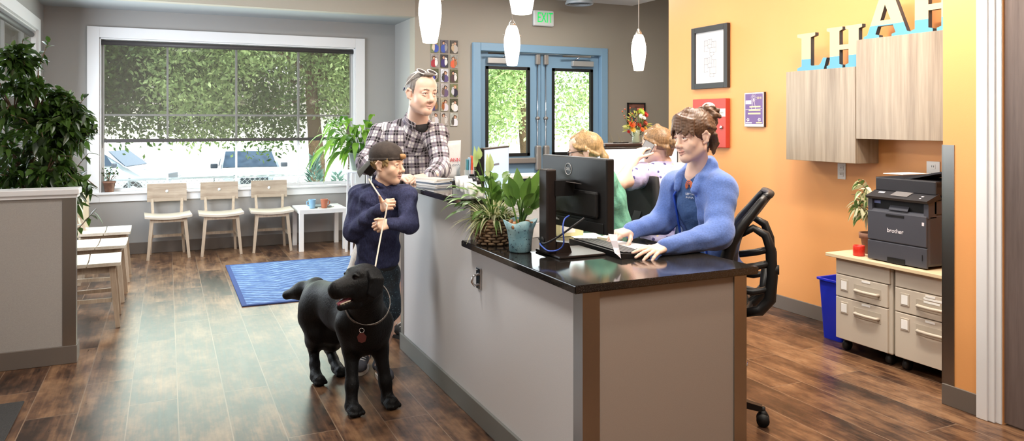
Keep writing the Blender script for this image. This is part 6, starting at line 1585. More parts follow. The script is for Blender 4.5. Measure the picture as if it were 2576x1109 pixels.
def shoe(parent, heel, toe, m_up, m_sole, lab=None, W=.042, laces=True):
    """trainer from heel to toe, soles on the floor"""
    heel, toe = Vector(heel), Vector(toe); f = (toe - heel).normalized(); x = f.cross(UPV); L = (toe - heel).length
    s = Sdf(); q = lambda y, z, l=0: heel + f * y * L + UPV * z + x * l
    s.cap(q(.08, .055), q(.40, .062), W * .9, W * .85, 0, .02); s.cap(q(.40, .055), q(.80, .040), W * .85, W * .9, 0, .02); s.cap(q(.8, .038), q(.93, .036), W * .9, W * .75, 0, .02); s.cap(q(.14, .06), q(.2, .10), W * .85, W * .85, 0, .02)
    s.ell(q(.5, -.03), (1, 1, .055), m=-1, k=.004, op=-1)
    up = sdf_object('shoe', [(s, .0045)], [m_up], parent)
    b = MB(); n = 26; pts = []
    for k in range(n):
        a = 2 * PI * k / n; y = .5 + .5 * math.cos(a); w = W * (1.0 + .12 * math.cos(a)) * math.sin(a); pts.append(heel + f * ((y * 1.04 - .02) * L) + x * w)
    b.prism([p + UPV * .001 for p in pts], (0, 0, .024)); so = b.build('sole', m_sole, up); so.data.transform(root_matrix(parent).inverted()) if parent is not None else None
    if laces:
        b = MB()
        for i in range(4): y = .42 + i * .1; b.tube([q(y, .088 - i * .006, -.026), q(y + .03, .104 - i * .007, 0), q(y, .088 - i * .006, .026)], .0035, 0, 6)
        b.tube([q(.4, .10, -.03), q(.36, .118, -.012), q(.40, .112, 0), q(.36, .118, .012), q(.4, .10, .03)], .003, 0, 6); wbuild(b, 'laces', mat('white laces', (226, 224, 222), .7), up)
    return up

def man():
    t = thing('person', 'person in a black and white plaid shirt, sunglasses on the head, at the counter', 'person', (1.42, 5.1, 0))
    hx, hf, hz = facing(1060, 33, -.10, .02); Hc = P(1061, 234, 4.92); T = frame(hx, hf, hz, Hc); S = 1.12
    bx, bf, bz = facing(1010, 24, -.05)
    nb = P(1050, 306, 5.05)
    sR, sL = P(962, 338, 5.16), P(1097, 342, 5.02); eR, eL = P(921, 412, 5.02), P(1108, 424, 4.92); wR, wL = P(1000, 447, 4.76), P(1082, 442, 4.70)
    ch, wa, hp = P(1030, 385, 5.16), P(1002, 475, 5.24), P(985, 530, 5.26)
    kR, kL = P(905, 700, 5.30), P(1000, 702, 5.24); aR, aL = P(905, 828, 5.30), P(996, 828, 5.22)
    s = Sdf(); R = rotm(bx, bf, bz)
    s.ell(ch, (.155, .10, .20), R, k=.05); s.ell(wa, (.145, .10, .16), R, k=.05); s.ell(hp, (.16, .11, .12), R, k=.05); s.cap(sR, sL, .045, .045, 0, .04); s.cap(nb, ch, .05, .07, 0, .04)
    for a, b_, c in ((sR, eR, wR), (sL, eL, wL)): s.chain([a, b_, c], [.05, .042, .027], 0, .03)
    for k, a, sg in ((kR, aR, 1), (kL, aL, -1)):
        h = hp + bx * sg * .09; s.chain([h, k, k.lerp(a, .35), a, a - UPV * .03], [.085, .057, .056, .036, .036], 0, .04)
    hd = Sdf(); head(hd, T, S, .35, False, False, .001, 1.06); neck(hd, T, S, nb, .058); hd.cap(nb, ch.lerp(nb, .8), .065, .05, 0, .04)
    h1 = Sdf(); hand(h1, wL, P(1046, 448, 4.66) - wL + Vector((0, 0, .0)), (0, -.30, .95), True, 1.02, (.55, .6, .65, .7), (.75, .5, -.3), .4)
    h2 = Sdf(); hand(h2, wR, P(1024, 446, 4.70) - wR, (-.2, -.35, .9), False, 1.02, (.5, .55, .6, .65), (.7, .6, -.3), .4)
    sdf_object('body', [(s, .008), (hd, .0021), (h1, .003), (h2, .003)], M_body, t, None, PAL((104, 88, 78)))
    # hair
    s = Sdf().setT(T, S)
    s.ell((0, -.018, .042), (.082, .102, .088)); s.ell((0, .112, -.02), (.12, .088, .092), m=-1, k=.012, op=-1); s.ell((0, .03, -.09), (.2, .09, .085), m=-1, k=.012, op=-1)
    s.ell((0, .060, .112), (.034, .036, .012), k=.012)
    for q in (-1, 1): s.cap((q * .074, .020, .02), (q * .072, .018, -.004), .0055, .003, 0, .01)
    s.setT(Matrix.Identity(4), 1); sdf_object('hair', [(s, .003, wrinkle(.0012, 300, 1))], [hairmat('salt and pepper hair', (150, 142, 136), sc=150)], t)
    # sunglasses on the head
    w = mat('white glasses frame', (232, 228, 226), .3); dk = mat('smoked lens', (70, 62, 60), .15)
    g = empty('sunglasses', parent=t); tag(g, None); q = lambda x, y, z: T @ (Vector((x, y, z)) * S)
    b = MB()
    for sg in (-1, 1):
        ring = [q(sg * .036 + .031 * math.cos(a), .040 + .014 * math.cos(a * 1) * 0 + .020 * math.sin(a), .126 - .022 * math.sin(a) * .6 + .004 * math.cos(a)) for a in [2 * PI * i / 20 for i in range(20)]]
        b.tube(ring, .0038, 0, 8, False, True)
        b.tube([q(sg * .066, .045, .122), q(sg * .084, .02, .095), q(sg * .087, -.03, .055), q(sg * .085, -.058, .022)], .0036, 0, 8)
    b.tube([q(-.008, .058, .118), q(0, .062, .119), q(.008, .058, .118)], .0035, 0, 8); o = b.build('glasses_frame', w, g); o.data.transform(root_matrix(g).inverted())
    b = MB()
    for sg in (-1, 1): b.poly([q(sg * .036 + .029 * math.cos(a), .040 + .018 * math.sin(a), .126 - .012 * math.sin(a) + .004 * math.cos(a)) for a in [2 * PI * i / 20 for i in range(20)]])
    o = b.build('lens', dk, g); o.data.transform(root_matrix(g).inverted())
    b = MB()
    for sg in (-1, 1): b.tube([q(sg * .085, -.055, .025), q(sg * .084, -.066, .008)], .0045, 0, 8)
    o = b.build('temple_tip', mat('navy tip', (50, 60, 100), .4), g); o.data.transform(root_matrix(g).inverted())
    # undershirt, shirt
    s = Sdf(); s.cap(nb + bf * .012 - UPV * .03, ch + bf * .0, .072, .085, 0, .04); s.ell(ch, (.158, .095, .2), R, k=.03); sdf_object('undershirt', [(s, .007)], [cloth('charcoal tee', (44, 42, 44))], t)
    s = Sdf()
    s.ell(ch, (.185, .122, .22), R, k=.05); s.ell(wa, (.175, .122, .17), R, k=.06); s.ell(P(1032, 345, 5.12), (.175, .095, .075), R, k=.06)
    s.cap(sR, eR, .078, .066, 0, .05); s.cap(eR, wR, .066, .046, 0, .03); s.cap(sL, eL, .074, .064, 0, .05); s.cap(eL, wL, .064, .044, 0, .03)
    s.cap(nb - bf * .03 - UPV * .02, sR, .055, .07, 0, .05); s.cap(nb - bf * .03 - UPV * .02, sL, .055, .068, 0, .05)
    s.ell(hp + UPV * .06, (.178, .128, .09), R, k=.05)
    fr = bf * .155
    s.chain([nb + bf * .10 - UPV * .03, ch + fr + UPV * .10 - bx * .004, ch + fr + UPV * .03], [.050, .030, .004], -1, .015); 
    for i in range(3): p = s.pr.pop(); s.pr.append(p[:7] + (1,)) if False else None
    s.pr.append(('c', np.array(nb + bf * .10 - UPV * .005, np.float32), np.array(ch + fr + UPV * .13, np.float32), .050, .030, -1, .010, -1)); s.pr.append(('c', np.array(ch + fr + UPV * .13, np.float32), np.array(ch + fr + UPV * .065, np.float32), .030, .004, -1, .010, -1))
    s.cap(nb - UPV * .06, ch, .080, .112, 0, .05)
    s.pr.append(s.pr.pop(-3)); s.pr.append(s.pr.pop(-3))
    wr = wrinkle(.005, 34, 5)
    sdf_object('plaid_shirt', [(s, .0055, wr)], [plaid('black and white plaid flannel')], t, cloth_uv)
    collar('shirt_collar', t, plaid_m(), nb, bx, bf, .066, .010, .045, .030, .045, .50)
    b = MB(); M_btn = mat('dark button', (60, 54, 56), .4)
    for z in (-.02, -.085, -.15): p = ch + bf * (.124 + .0) + UPV * z + bx * .0; b.cyl(p, p + bf * .006, .006, None, 0, 10)
    wbuild(b, 'shirt_button', M_btn, t)
    for sg in (-1, 1):
        b = MB(); c = ch + bx * sg * .085 + bf * .112 + UPV * .035; d = (bf + bx * sg * .30).normalized(); xx = d.cross(UPV)
        b.prism([c + xx * a + UPV * z for a, z in ((-.05, .03), (.05, .03), (.05, .0), (.0, -.018), (-.05, .0))], d * .005); o = wbuild(b, 'pocket_flap', mat('pale grey flannel', (192, 186, 190), .85, noise=(30, .35)), t)
    # shorts, shoes
    s = Sdf(); s.ell(hp, (.172, .125, .13), R, k=.05)
    for k, sg in ((kR, 1), (kL, -1)): s.cap(hp + bx * sg * .09 - UPV * .03, k + UPV * .05, .105, .088, 0, .03)
    sdf_object('shorts', [(s, .007, wrinkle(.004, 30, 8))], [cloth('off white cotton', (214, 206, 198))], t)
    mb = mat('black shoe', (26, 25, 26), .6, bump=(200, .2)); f2 = (bf + bx * -.35).normalized()
    for a in (aR, aL): h = Vector((a.x, a.y, 0)) - f2 * .075; shoe(t, h, h + f2 * .27, mb, mb, None, .043)

def boy():
    t = thing('person', 'person in a navy pullover and backwards cap, holding the dog leash', 'person', (1.12, 4.32, 0))
    hx, hf, hz = facing(975, 62, -.06, .0); Hc = P(974, 412, 4.33); T = frame(hx, hf, hz, Hc); S = .93
    bx, bf, bz = facing(955, 22, 0)
    R = rotm(bx, bf, bz)
    nb = P(962, 468, 4.36); sR, sL = P(903, 492, 4.40), P(1022, 492, 4.33); eR, eL = P(889, 582, 4.34), P(1030, 566, 4.24); wR, wL = P(957, 524, 4.17), P(985, 562, 4.13)
    ch, wa, hp = P(960, 535, 4.38), P(952, 625, 4.40), P(948, 675, 4.41)
    kR, kL = P(922, 790, 4.46), P(978, 782, 4.38); aR, aL = P(915, 900, 4.56), P(957, 918, 4.40)
    s = Sdf(); s.ell(ch, (.115, .075, .14), R, k=.04); s.ell(wa, (.105, .075, .12), R, k=.04); s.ell(hp, (.11, .08, .09), R, k=.04); s.cap(nb, ch, .042, .07, 0, .04)
    for a, b_, c in ((sR, eR, wR), (sL, eL, wL)): s.chain([a, b_, c], [.036, .030, .021], 0, .02)
    for k, a, sg in ((kR, aR, 1), (kL, aL, -1)): s.chain([hp + bx * sg * .06, k, k.lerp(a, .35), a, a - UPV * .03], [.06, .043, .042, .028, .027], 0, .03)
    hd = Sdf(); head(hd, T, S, .1, False, True, .003); neck(hd, T, S, nb, .043); hd.cap(nb, ch.lerp(nb, .7), .055, .05, 0, .03)
    hands = []
    hR = Sdf(); hand(hR, wR, P(975, 513, 4.12) - wR, (-.30, -.75, .35), False, .84, (1.25, 1.25, 1.2, 1.2), (.5, .3, .5), .1); hL = Sdf(); hand(hL, wL, P(962, 566, 4.10) - wL, (-.25, -.85, .35), True, .84, (1.2, 1.2, 1.2, 1.25), (.7, .3, .2), .3)
    sdf_object('body', [(s, .007), (hd, .002), (hR, .0026), (hL, .0026)], M_body, t, None, PAL((186, 142, 108), (238, 198, 172)))
    # hair tufts under the cap
    s = Sdf().setT(T, S); s.ell((0, -.020, .020), (.080, .098, .075)); s.ell((0, .13, -.01), (.12, .102, .12), m=-1, k=.01, op=-1)
    for q in (-1, 1):
        for i in range(6): s.cap((q * .078, .010 + .006 * i, .035), (q * .074, .012 + .007 * i, -.012 + .005 * (i % 3)), .006, .003, 0, .004)
    s.ell((0, .0, -.10), (.2, .2, .065), m=-1, k=.01, op=-1); s.setT(Matrix.Identity(4), 1); sdf_object('hair', [(s, .003, wrinkle(.002, 260, 2))], [hairmat('blond hair', (206, 172, 116), sc=120)], t)
    # cap
    s = Sdf().setT(T, S); s.ell((0, -.012, .052), (.089, .112, .088)); s.ell((0, .03, -.06), (.3, .3, .088), m=-1, k=.004, op=-1)
    for i in range(16):
        a = 2 * PI * i / 16; b2 = 2 * PI * (i + 1) / 16; f = lambda a: (.088 * math.cos(a), -.010 + .108 * math.sin(a), .030 + .010 * math.sin(a)); s.cap(f(a), f(b2), .005, .005, 0, .006)
    s.sph((0, -.012, .141), .008, k=.004); s.setT(Matrix.Identity(4), 1)
    cap = sdf_object('cap', [(s, .003)], [mat('dark brown cap cloth', (58, 49, 44), .85, noise=(30, .3), bump=(60, .2))], t)
    q = lambda x, y, z: T @ (Vector((x, y, z)) * S)
    b = MB(); g = []
    for i in range(9):
        x = -1 + i / 4; g.append([q(x * .080, -.075 - .030 * (1 - x * x), .022 - .030 * x * x + .004), q(x * .078, -.115 - .040 * (1 - x * x), -.014 - .035 * x * x), q(x * .066, -.150 - .052 * (1 - x * x), -.056 - .035 * x * x)])
    for off in (0, -.004):
        for i in range(8):
            for j in range(2): b.poly([p + UPV * off for p in (g[i][j], g[i + 1][j], g[i + 1][j + 1], g[i][j + 1])], 0, True)
    bmesh.ops.remove_doubles(b.bm, verts=b.bm.verts, dist=.0004); wbuild(b, 'brim', mat('dark olive brim', (66, 64, 56), .8), cap)
    s = Sdf().setT(T, S); s.ell((0, -.014, .053), (.0905, .1135, .0895)); s.ell((0, .05, .05), (.3, .118, .3), m=-1, k=.002, op=-1); s.ell((0, .03, -.06), (.3, .3, .090), m=-1, k=.002, op=-1); s.setT(Matrix.Identity(4), 1); sdf_object('front_panel', [(s, .003)], [mat('sage cap panel', (128, 132, 112), .8)], cap)
    b = MB(); b.tube([q(-.02, .101, .052), q(0, .105, .054), q(.02, .101, .052)], .016, 0, 10); wbuild(b, 'leather_patch', mat('tan leather', (176, 132, 86), .6), cap)
    # pullover
    s = Sdf(); s.ell(ch, (.145, .098, .17), R, k=.05); s.ell(wa, (.132, .098, .13), R, k=.05); s.ell(P(962, 495, 4.37), (.135, .075, .055), R, k=.05); s.ell(hp + UPV * .035, (.135, .10, .05), R, k=.03)
    s.cap(sR, eR, .058, .052, 0, .04); s.cap(eR, wR, .052, .034, 0, .025); s.cap(sL, eL, .056, .052, 0, .04); s.cap(eL, wL, .052, .034, 0, .025); s.cap(nb - UPV * .02, sR, .045, .052, 0, .04); s.cap(nb - UPV * .02, sL, .045, .052, 0, .04)
    ring = [nb + bx * .056 * math.cos(a) + bf * (.052 * math.sin(a) + .006) + UPV * (.030 - .026 * math.sin(a)) for a in [2 * PI * i / 14 for i in range(14)]]
    for i in range(14):
        if i in (3,): continue
        s.cap(ring[i], ring[(i + 1) % 14], .013, .013, 0, .006)
    s.pr.append(('c', np.array(nb + bf * .08 + UPV * .03, np.float32), np.array(nb + bf * .105 - UPV * .055, np.float32), .032, .008, -1, .008, -1))
    navy = bpy.data.materials.new('heathered navy knit'); tt = NT(navy); f1 = tt.noise(tt.scale(tt.coord(), (1, 1, .3)), 160, 3, .7); tt.l(tt.ramp(f1, [(.3, rgb(34, 38, 66)), (.7, rgb(62, 66, 104))]), tt.b.inputs['Base Color']); tt.b.inputs['Roughness'].default_value = .9; tt.bump(tt.noise(tt.coord(), 26, 4, .6), .35, .02)
    pl = sdf_object('pullover', [(s, .0045, wrinkle(.0045, 42, 9))], [navy], t)
    b = MB(); b.bar(nb + bf * .072 - UPV * .06, nb + bf * .100 - UPV * .13, .004, .004); b.cyl(nb + bf * .098 - UPV * .12, nb + bf * .108 - UPV * .125, .004); wbuild(b, 'zip', mat('grey zip', (120, 122, 130), .4, .5), t)
    seam = mat('pale seam thread', (92, 96, 134), .9); b = MB()
    for sh, sg in ((sR, 1), (sL, -1)): b.tube([nb + bx * sg * .055 + bf * .045 - UPV * .01, nb.lerp(sh, .6) + bf * .062 + UPV * .005, sh + bf * .062 - bx * sg * .035 - UPV * .02, sh + bf * .055 - bx * sg * .03 - UPV * .10], .0016, 0, 5)
    wbuild(b, 'shoulder_seam', seam, t)
    # undershirt hem, shorts
    s = Sdf(); s.ell(hp + UPV * .012, (.130, .096, .055), R, k=.03); sdf_object('undershirt', [(s, .006)], [cloth('black tee', (28, 27, 30))], t)
    s = Sdf(); s.ell(hp - UPV * .01, (.128, .094, .09), R, k=.04)
    for k, sg in ((kR, 1), (kL, -1)): s.cap(hp + bx * sg * .062 - UPV * .03, k + UPV * .0, .082, .068, 0, .02)
    m = bpy.data.materials.new('dark speckled shorts'); tt = NT(m); f1 = tt.noise(tt.coord(), 130, 3, .7); f2 = tt.noise(tt.coord(), 12, 3); c = tt.ramp(f2, [(.35, rgb(22, 28, 36)), (.7, rgb(38, 56, 70))]); c = tt.mix(tt.math('GREATER_THAN', f1, .64), c, rgb(112, 146, 160)); tt.l(c, tt.b.inputs['Base Color']); tt.b.inputs['Roughness'].default_value = .7; tt.bump(tt.noise(tt.coord(), 26, 4), .4, .02)
    sdf_object('shorts', [(s, .006, wrinkle(.005, 34, 3))], [m], t)
    ms = mat('charcoal canvas', (66, 66, 74), .8, noise=(160, .25)); mw = mat('white rubber sole', (222, 216, 208), .5)
    fr = (bf * .9 + bx * .25).normalized(); 
    for a, f in ((aR, (bf * .85 + bx * .5).normalized()), (aL, (bf + bx * .05).normalized())): h = Vector((a.x, a.y, 0)) - f * .055; shoe(t, h, h + f * .215, ms, mw, None, .038)
    # leash
    col = P(940, 690, 3.86)
    b = MB(); pts = [P(928, 450, 4.30), P(940, 470, 4.27), P(960, 500, 4.19), P(974, 516, 4.09), P(970, 540, 4.10), P(963, 568, 4.07), P(955, 610, 4.02), P(946, 660, 3.92), P(938, 705, 3.84), P(928, 755, 3.80)]
    b.tube(pts, .0045, 0, 8); tag(b.build('dog_leash', mat('cream cord', (226, 214, 198), .7, bump=(300, .3))), 'cream cord leash running from the hands of the person in navy to the black dog', 'leash')

def dog():
    t = thing('dog', 'black dog with an open mouth and a collar, standing on the plank floor', 'dog', (.9, 4.05, 0))
    s = Sdf()
    C1, C2, C3 = P(905, 815, 3.96), P(858, 785, 4.16), P(806, 775, 4.36)
    ax = (C1 - C3).normalized(); axh = Vector((ax.x, ax.y, 0)).normalized(); sd = axh.cross(UPV)        # sd: dog's right
    Rb = rotm(sd, axh, UPV)
    s.ell(C1 + UPV * .0, (.118, .17, .165), Rb, k=.06); s.ell(C2 + UPV * .015, (.108, .20, .125), Rb, k=.06); s.ell(C3 + UPV * .02, (.108, .145, .125), Rb, k=.06)
    wt = Vector((C1.x, C1.y, .575)) - axh * .03; s.cap(wt, Vector((C3.x, C3.y, .50)) + axh * .02, .055, .065, 0, .06)
    nk0, nk1 = C1 + axh * .03 + UPV * .10, P(917, 735, 3.76)
    s.cap(nk0, nk1, .105, .086, 0, .05); s.cap(C1 + axh * .10 - UPV * .03, nk1 - UPV * .02, .085, .07, 0, .05)
    # front legs
    fR, fL = P(884, 1022, 3.84), P(975, 1008, 3.94)
    for paw, sh, el in ((fR, P(878, 815, 3.88), P(884, 880, 3.93)), (fL, P(955, 810, 3.90), P(956, 878, 3.96))):
        wr = el.lerp(paw, .62) + axh * .006
        s.cap(C1 + (sh - C1) * .55 + UPV * .03, sh, .078, .066, 0, .05); s.chain([sh, el, wr, paw + UPV * .012], [.062, .041, .030, .032], 0, .03)
        fp = paw + axh * .045; fp.z = .028; s.cap(Vector((paw.x, paw.y, .032)), fp, .032, .036, 0, .02)
        for q in (-1.5, -.5, .5, 1.5): s.cap(fp + sd * q * .019 - axh * .01, fp + sd * q * .021 + axh * (.034 - .006 * abs(q)) - UPV * .010, .0135, .012, 0, .005)
    # hind legs: thigh, stifle forward, hock back, near vertical shank
    for paw, th, stf, hk in ((P(795, 950, 4.29), P(793, 800, 4.36), P(799, 838, 4.31), P(789, 872, 4.42)), (P(848, 930, 4.44), P(834, 800, 4.40), P(848, 838, 4.32), P(828, 874, 4.56))):
        s.cap(C3.lerp(th, .5) + UPV * .01, th, .092, .078, 0, .07); s.chain([th, stf, stf.lerp(hk, .55), hk], [.076, .050, .045, .031], 0, .06)
        pz = Vector((paw.x, paw.y, .035)); s.chain([hk, hk.lerp(pz, .6) - axh * .005, pz], [.032, .027, .031], 0, .02)
        fp = pz + axh * .05; fp.z = .026; s.cap(pz, fp, .03, .034, 0, .02)
        for q in (-1.5, -.5, .5, 1.5): s.cap(fp + sd * q * .017 - axh * .01, fp + sd * q * .019 + axh * (.030 - .006 * abs(q)) - UPV * .010, .0125, .011, 0, .005)
    # tail
    s.chain([C3 - axh * .10 + UPV * .075, P(795, 722, 4.50), P(760, 731, 4.55), P(722, 742, 4.58)], [.052, .047, .045, .028], 0, .05)
    # head
    hx, hf, hz = facing(905, -50, .02, -.04); T = frame(hx, hf, hz, P(913, 706, 3.70)); sk = Sdf()
    for q_ in (s,):
        pass
    s2 = Sdf(); s2.setT(T, 1.0)
    s2.ell((0, 0, .01), (.078, .088, .074), k=.03); s2.ell((0, .03, -.03), (.074, .07, .065), k=.03)
    s2.cap((0, .07, .0), (0, .165, -.012), .046, .036, 0, .03); s2.cap((0, .075, -.02), (0, .160, -.030), .046, .036, 0, .025)
    for q in (-1, 1):
        s2.cap((q * .022, .09, -.034), (q * .020, .155, -.036), .028, .024, 0, .012)          # flews
        s2.cap((q * .036, .05, .045), (q * .02, .075, .028), .020, .012, 0, .02)              # brows
        s2.cap((q * .045, .03, -.05), (q * .032, .075, -.062), .030, .018, 0, .02)
        s2.sph((q * .038, .082, .030), .010, m=-1, k=.008, op=-1); s2.sph((q * .036, .071, .028), .0125, m=2, k=.002)
        s2.chain([(q * .026, .079, .040), (q * .038, .080, .043), (q * .05, .07, .036)], [.005, .006, .005], 0, .004)
    s2.cap((0, .05, -.092), (0, .138, -.104), .030, .020, 0, .012); s2.cap((0, .02, -.06), (0, .05, -.092), .05, .034, 0, .03)
    for x in (-.022, 0, .022): s2.cap((x, .075, -.070), (x * .8, .19, -.080), .010, .016, 6, .003, -1)      # lower jaw
    s2.ell((0, .178, .004), (.019, .014, .014), m=1, k=.004)
    for q in (-1, 1): s2.sph((q * .009, .190, .002), .0042, m=3, k=.001)
    s2.chain([(0, .07, -.078), (0, .12, -.084), (0, .148, -.086)], [.017, .015, .010], 4, .003)         # tongue
    for q in (-1, 1): s2.chain([(q * .016, .150, -.088), (q * .024, .10, -.078)], [.004, .004], 5, .002); s2.cap((q * .014, .155, -.060), (q * .014, .155, -.074), .004, .002, 5, .001)
    # ears: folded flaps
    for q in (-1, 1):
        for i in range(9): j = i / 2.6; s2.chain([(q * .062, .014 - .018 * j, .052 - .004 * j), (q * .090, .022 - .020 * j, .020 - .004 * j), (q * (.090 + .002 * j), .038 - .022 * j, -.045 - .014 * (1.7 - abs(j - 1.4)))], [.012, .011, .009], 0, .012)
    s2.cap((0, -.03, -.02), T.inverted() @ nk1, .075, .085, 0, .04)
    s2.setT(Matrix.Identity(4), 1)
    coat = tintmat('black dog coat', .48, 0, (170, .55, (1, 1, .3), .006), .22)
    sdf_object('body', [(s, .0055), (s2, .003)], coat, t, None, [(7, 6, 7), (40, 31, 29), (22, 14, 12), (6, 6, 6), (200, 120, 138), (226, 212, 190), (54, 22, 24)])
    # collar and tag
    ctr = nk0.lerp(nk1, .42) + axh * .045; axn = (nk1 - nk0 + axh * -.02).normalized(); e1 = sd.copy(); e1 = (e1 - axn * e1.dot(axn)).normalized(); e2 = axn.cross(e1)
    b = MB(); n = 36
    ring = lambda r, k: ctr + (e1 * math.cos(k) * (.113) + e2 * math.sin(k) * .121) * r
    A = [ring(1.0, 2 * PI * i / n) for i in range(n)]
    for i in range(n):
        p, q = A[i], A[(i + 1) % n]; b.prism([p - axn * .011, q - axn * .011, q + axn * .011, p + axn * .011], ((p + q) / 2 - ctr).normalized() * .004)
    wbuild(b, 'collar', mat('grey patterned collar', (120, 112, 106), .7, noise=(120, .5)), t)
    f = -toward(905); best = min(A, key=lambda p: (p - ctr).dot(Vector((SY, CY, 0))) + .35 * p.z)
    b = MB(); nn = 16; dcl = (best - ctr).normalized(); c = best + dcl * .008 - UPV * .022
    b.tube([c + (RV * math.cos(2 * PI * i / nn) + UPV * math.sin(2 * PI * i / nn)) * .012 for i in range(nn)], .0022, 0, 6, False, True); wbuild(b, 'tag_ring', M_chrome, t)
    b = MB(); c2 = c - UPV * .034; tw = toward(905)
    pts = [c2 + RV * x + UPV * z for x, z in ((-.010, .022), (.010, .022), (.024, .004), (.018, -.020), (0, -.028), (-.018, -.020), (-.024, .004))]; b.prism(pts, tw * .004); wbuild(b, 'name_tag', mat('dark red tag', (92, 46, 44), .35, .3), t)

def fleece_woman():
    t = thing('person', 'person in a blue fleece jacket over blue scrubs, seated at the counter end', 'person', (2.44, 3.0, 0))
    hx, hf, hz = facing(1745, -50, -.12, -.05); Hc = P(1744, 343, 3.66); T = frame(hx, hf, hz, Hc); S = .96
    bx, bf, bz = facing(1765, -48, -.12)
    R = rotm(bx, bf, bz)
    nb = P(1758, 432, 3.74); sL, sR = P(1815, 478, 3.62), P(1700, 472, 3.90); eL, eR = P(1806, 590, 3.50), P(1668, 556, 3.90); wL, wR = P(1672, 621, 3.365), P(1588, 580, 3.72)
    ch, wa, hp = P(1765, 505, 3.78), P(1784, 610, 3.84), P(1796, 695, 3.86)
    s = Sdf(); s.ell(ch, (.145, .09, .16), R, k=.05); s.ell(wa, (.125, .09, .13), R, k=.05); s.ell(hp, (.16, .12, .10), R, k=.05); s.cap(nb, ch, .045, .06, 0, .04)
    for a, b_, c in ((sR, eR, wR), (sL, eL, wL)): s.chain([a, b_, c], [.045, .038, .024], 0, .03)
    seat = Vector((2.44, 3.03, .66)); lf = Vector((-1, -.05, 0))
    legs = []
    for q in (-1, 1):
        h = Vector((hp.x, hp.y, .735)) + Vector((0, q * .085, 0)); k = h + Vector((-.40, q * .02, -.02)); a = k + Vector((.14, 0, -.32)); legs.append((h, k, a)); s.chain([h, k, a], [.075, .055, .038], 0, .04)
    hd = Sdf(); head(hd, T, S, 1.0, False, False, .0005, .88, True); neck(hd, T, S, nb, .047); hd.cap(nb, nb.lerp(ch, .25) + bf * .01, .055, .055, 0, .04); hd.cap(nb.lerp(ch, .15) + bf * .03, nb.lerp(ch, .4) + bf * .045, .042, .03, 0, .03)
    h1 = Sdf(); hand(h1, wL, P(1612, 638, 3.25) - wL, (0, -.25, .95), True, .98, (.10, .14, .18, .22), (.55, .8, -.2), .35, .22); hand_r = Sdf(); hand(hand_r, wR, P(1545, 590, 3.66) - wR, (0.1, -.2, .95), False, .98, (.35, .4, .45, .5), (.6, .7, -.3), .3)
    sdf_object('body', [(s, .008), (hd, .0019), (h1, .0024), (hand_r, .0026)], M_body, t, None, PAL((124, 88, 70)))
    # hair: swept crown, side fringe and a loose bun
    s = Sdf().setT(T, S)
    s.ell((0, -.024, .046), (.090, .108, .096)); s.ell((0, .125, -.035), (.12, .098, .092), m=-1, k=.012, op=-1); s.ell((0, .03, -.115), (.2, .13, .085), m=-1, k=.02, op=-1)
    lp = lambda a, b, t: tuple(x + (y - x) * t for x, y in zip(a, b))
    comb(s, lambda t: (.012 - .03 * t, .004 - .01 * t, .139 - .006 * t), lambda t: (.014 - .078 * t, .078 - .032 * t ** 2.4, .114 - .034 * t), lambda t: (.016 - .095 * t, .1075 - .050 * t ** 2.4, .046 + .010 * math.sin(t * 17) - .034 * t), 26, (.009, .009, .003), .006, 1)
    comb(s, lambda t: (.010 + .03 * t, .004 - .01 * t, .139 - .006 * t), lambda t: (.012 + .060 * t, .078 - .032 * t ** 2.4, .114 - .034 * t), lambda t: (.012 + .070 * t, .1075 - .050 * t ** 2.4, .046 + .008 * math.sin(t * 15) - .050 * t), 20, (.009, .009, .003), .006, 2)
    for q in (-1, 1): comb(s, lambda t: (q * (.01 + .055 * t), .03 - .01 * t, .134 - .06 * t), lambda t: (q * (.04 + .052 * t), -.03, .128 - .085 * t), lambda t: (q * (.012 + .05 * t), -.105 + .01 * t, .095 - .07 * t), 14, (.008, .009, .009), .006, 3)
    for i in range(18):
        a = 2 * PI * i / 18; rr = .036 + .012 * math.sin(i * 2.3); c = Vector((-.012, -.100, .092)); s.cap(c + Vector((rr * math.cos(a), rr * .6 * math.sin(a), rr * math.sin(a))), c + Vector((rr * math.cos(a + 1.2) * 1.25, -.02 + .02 * math.sin(i), rr * math.sin(a + 1.2) * 1.2)), .016, .011, 0, .008)
    s.cap((0, -.09, .085), (-.01, -.115, .088), .042, .036, 0, .02)
    comb(s, lambda t: (-.07 + .14 * t, -.085, .0), lambda t: (-.055 + .11 * t, -.100, -.05), lambda t: (-.045 + .09 * t, -.085, -.085 - .02 * math.sin(t * 11)), 14, (.010, .010, .003), .008, 8)
    s.setT(Matrix.Identity(4), 1); sdf_object('hair', [(s, .0028, wrinkle(.0007, 260, 4))], [hairmat('chestnut hair', (118, 84, 60), sc=110)], t)
    # scrub top
    s = Sdf(); s.ell(ch, (.158, .102, .175), R, k=.05); s.ell(wa, (.145, .108, .14), R, k=.05); s.ell(hp + UPV * .03, (.168, .125, .08), R, k=.05); s.cap(nb - UPV * .03, ch, .06, .1, 0, .05)
    s.ell(P(1760, 465, 3.77), (.14, .075, .05), R, k=.05)
    s.pr.append(('c', np.array(nb + bf * .10 + UPV * .03, np.float32), np.array(ch + bf * .125 + UPV * .130, np.float32), .050, .004, -1, .008, -1))
    sc_top = sdf_object('scrub_top', [(s, .0055, wrinkle(.003, 38, 2))], [cloth('steel blue scrubs', (62, 92, 142))], t)
    # fleece jacket
    s = Sdf(); s.ell(ch, (.178, .122, .19), R, k=.05); s.ell(wa, (.168, .126, .16), R, k=.05); s.ell(hp + UPV * .04, (.185, .14, .085), R, k=.05); s.ell(P(1760, 466, 3.78), (.165, .095, .062), R, k=.05)
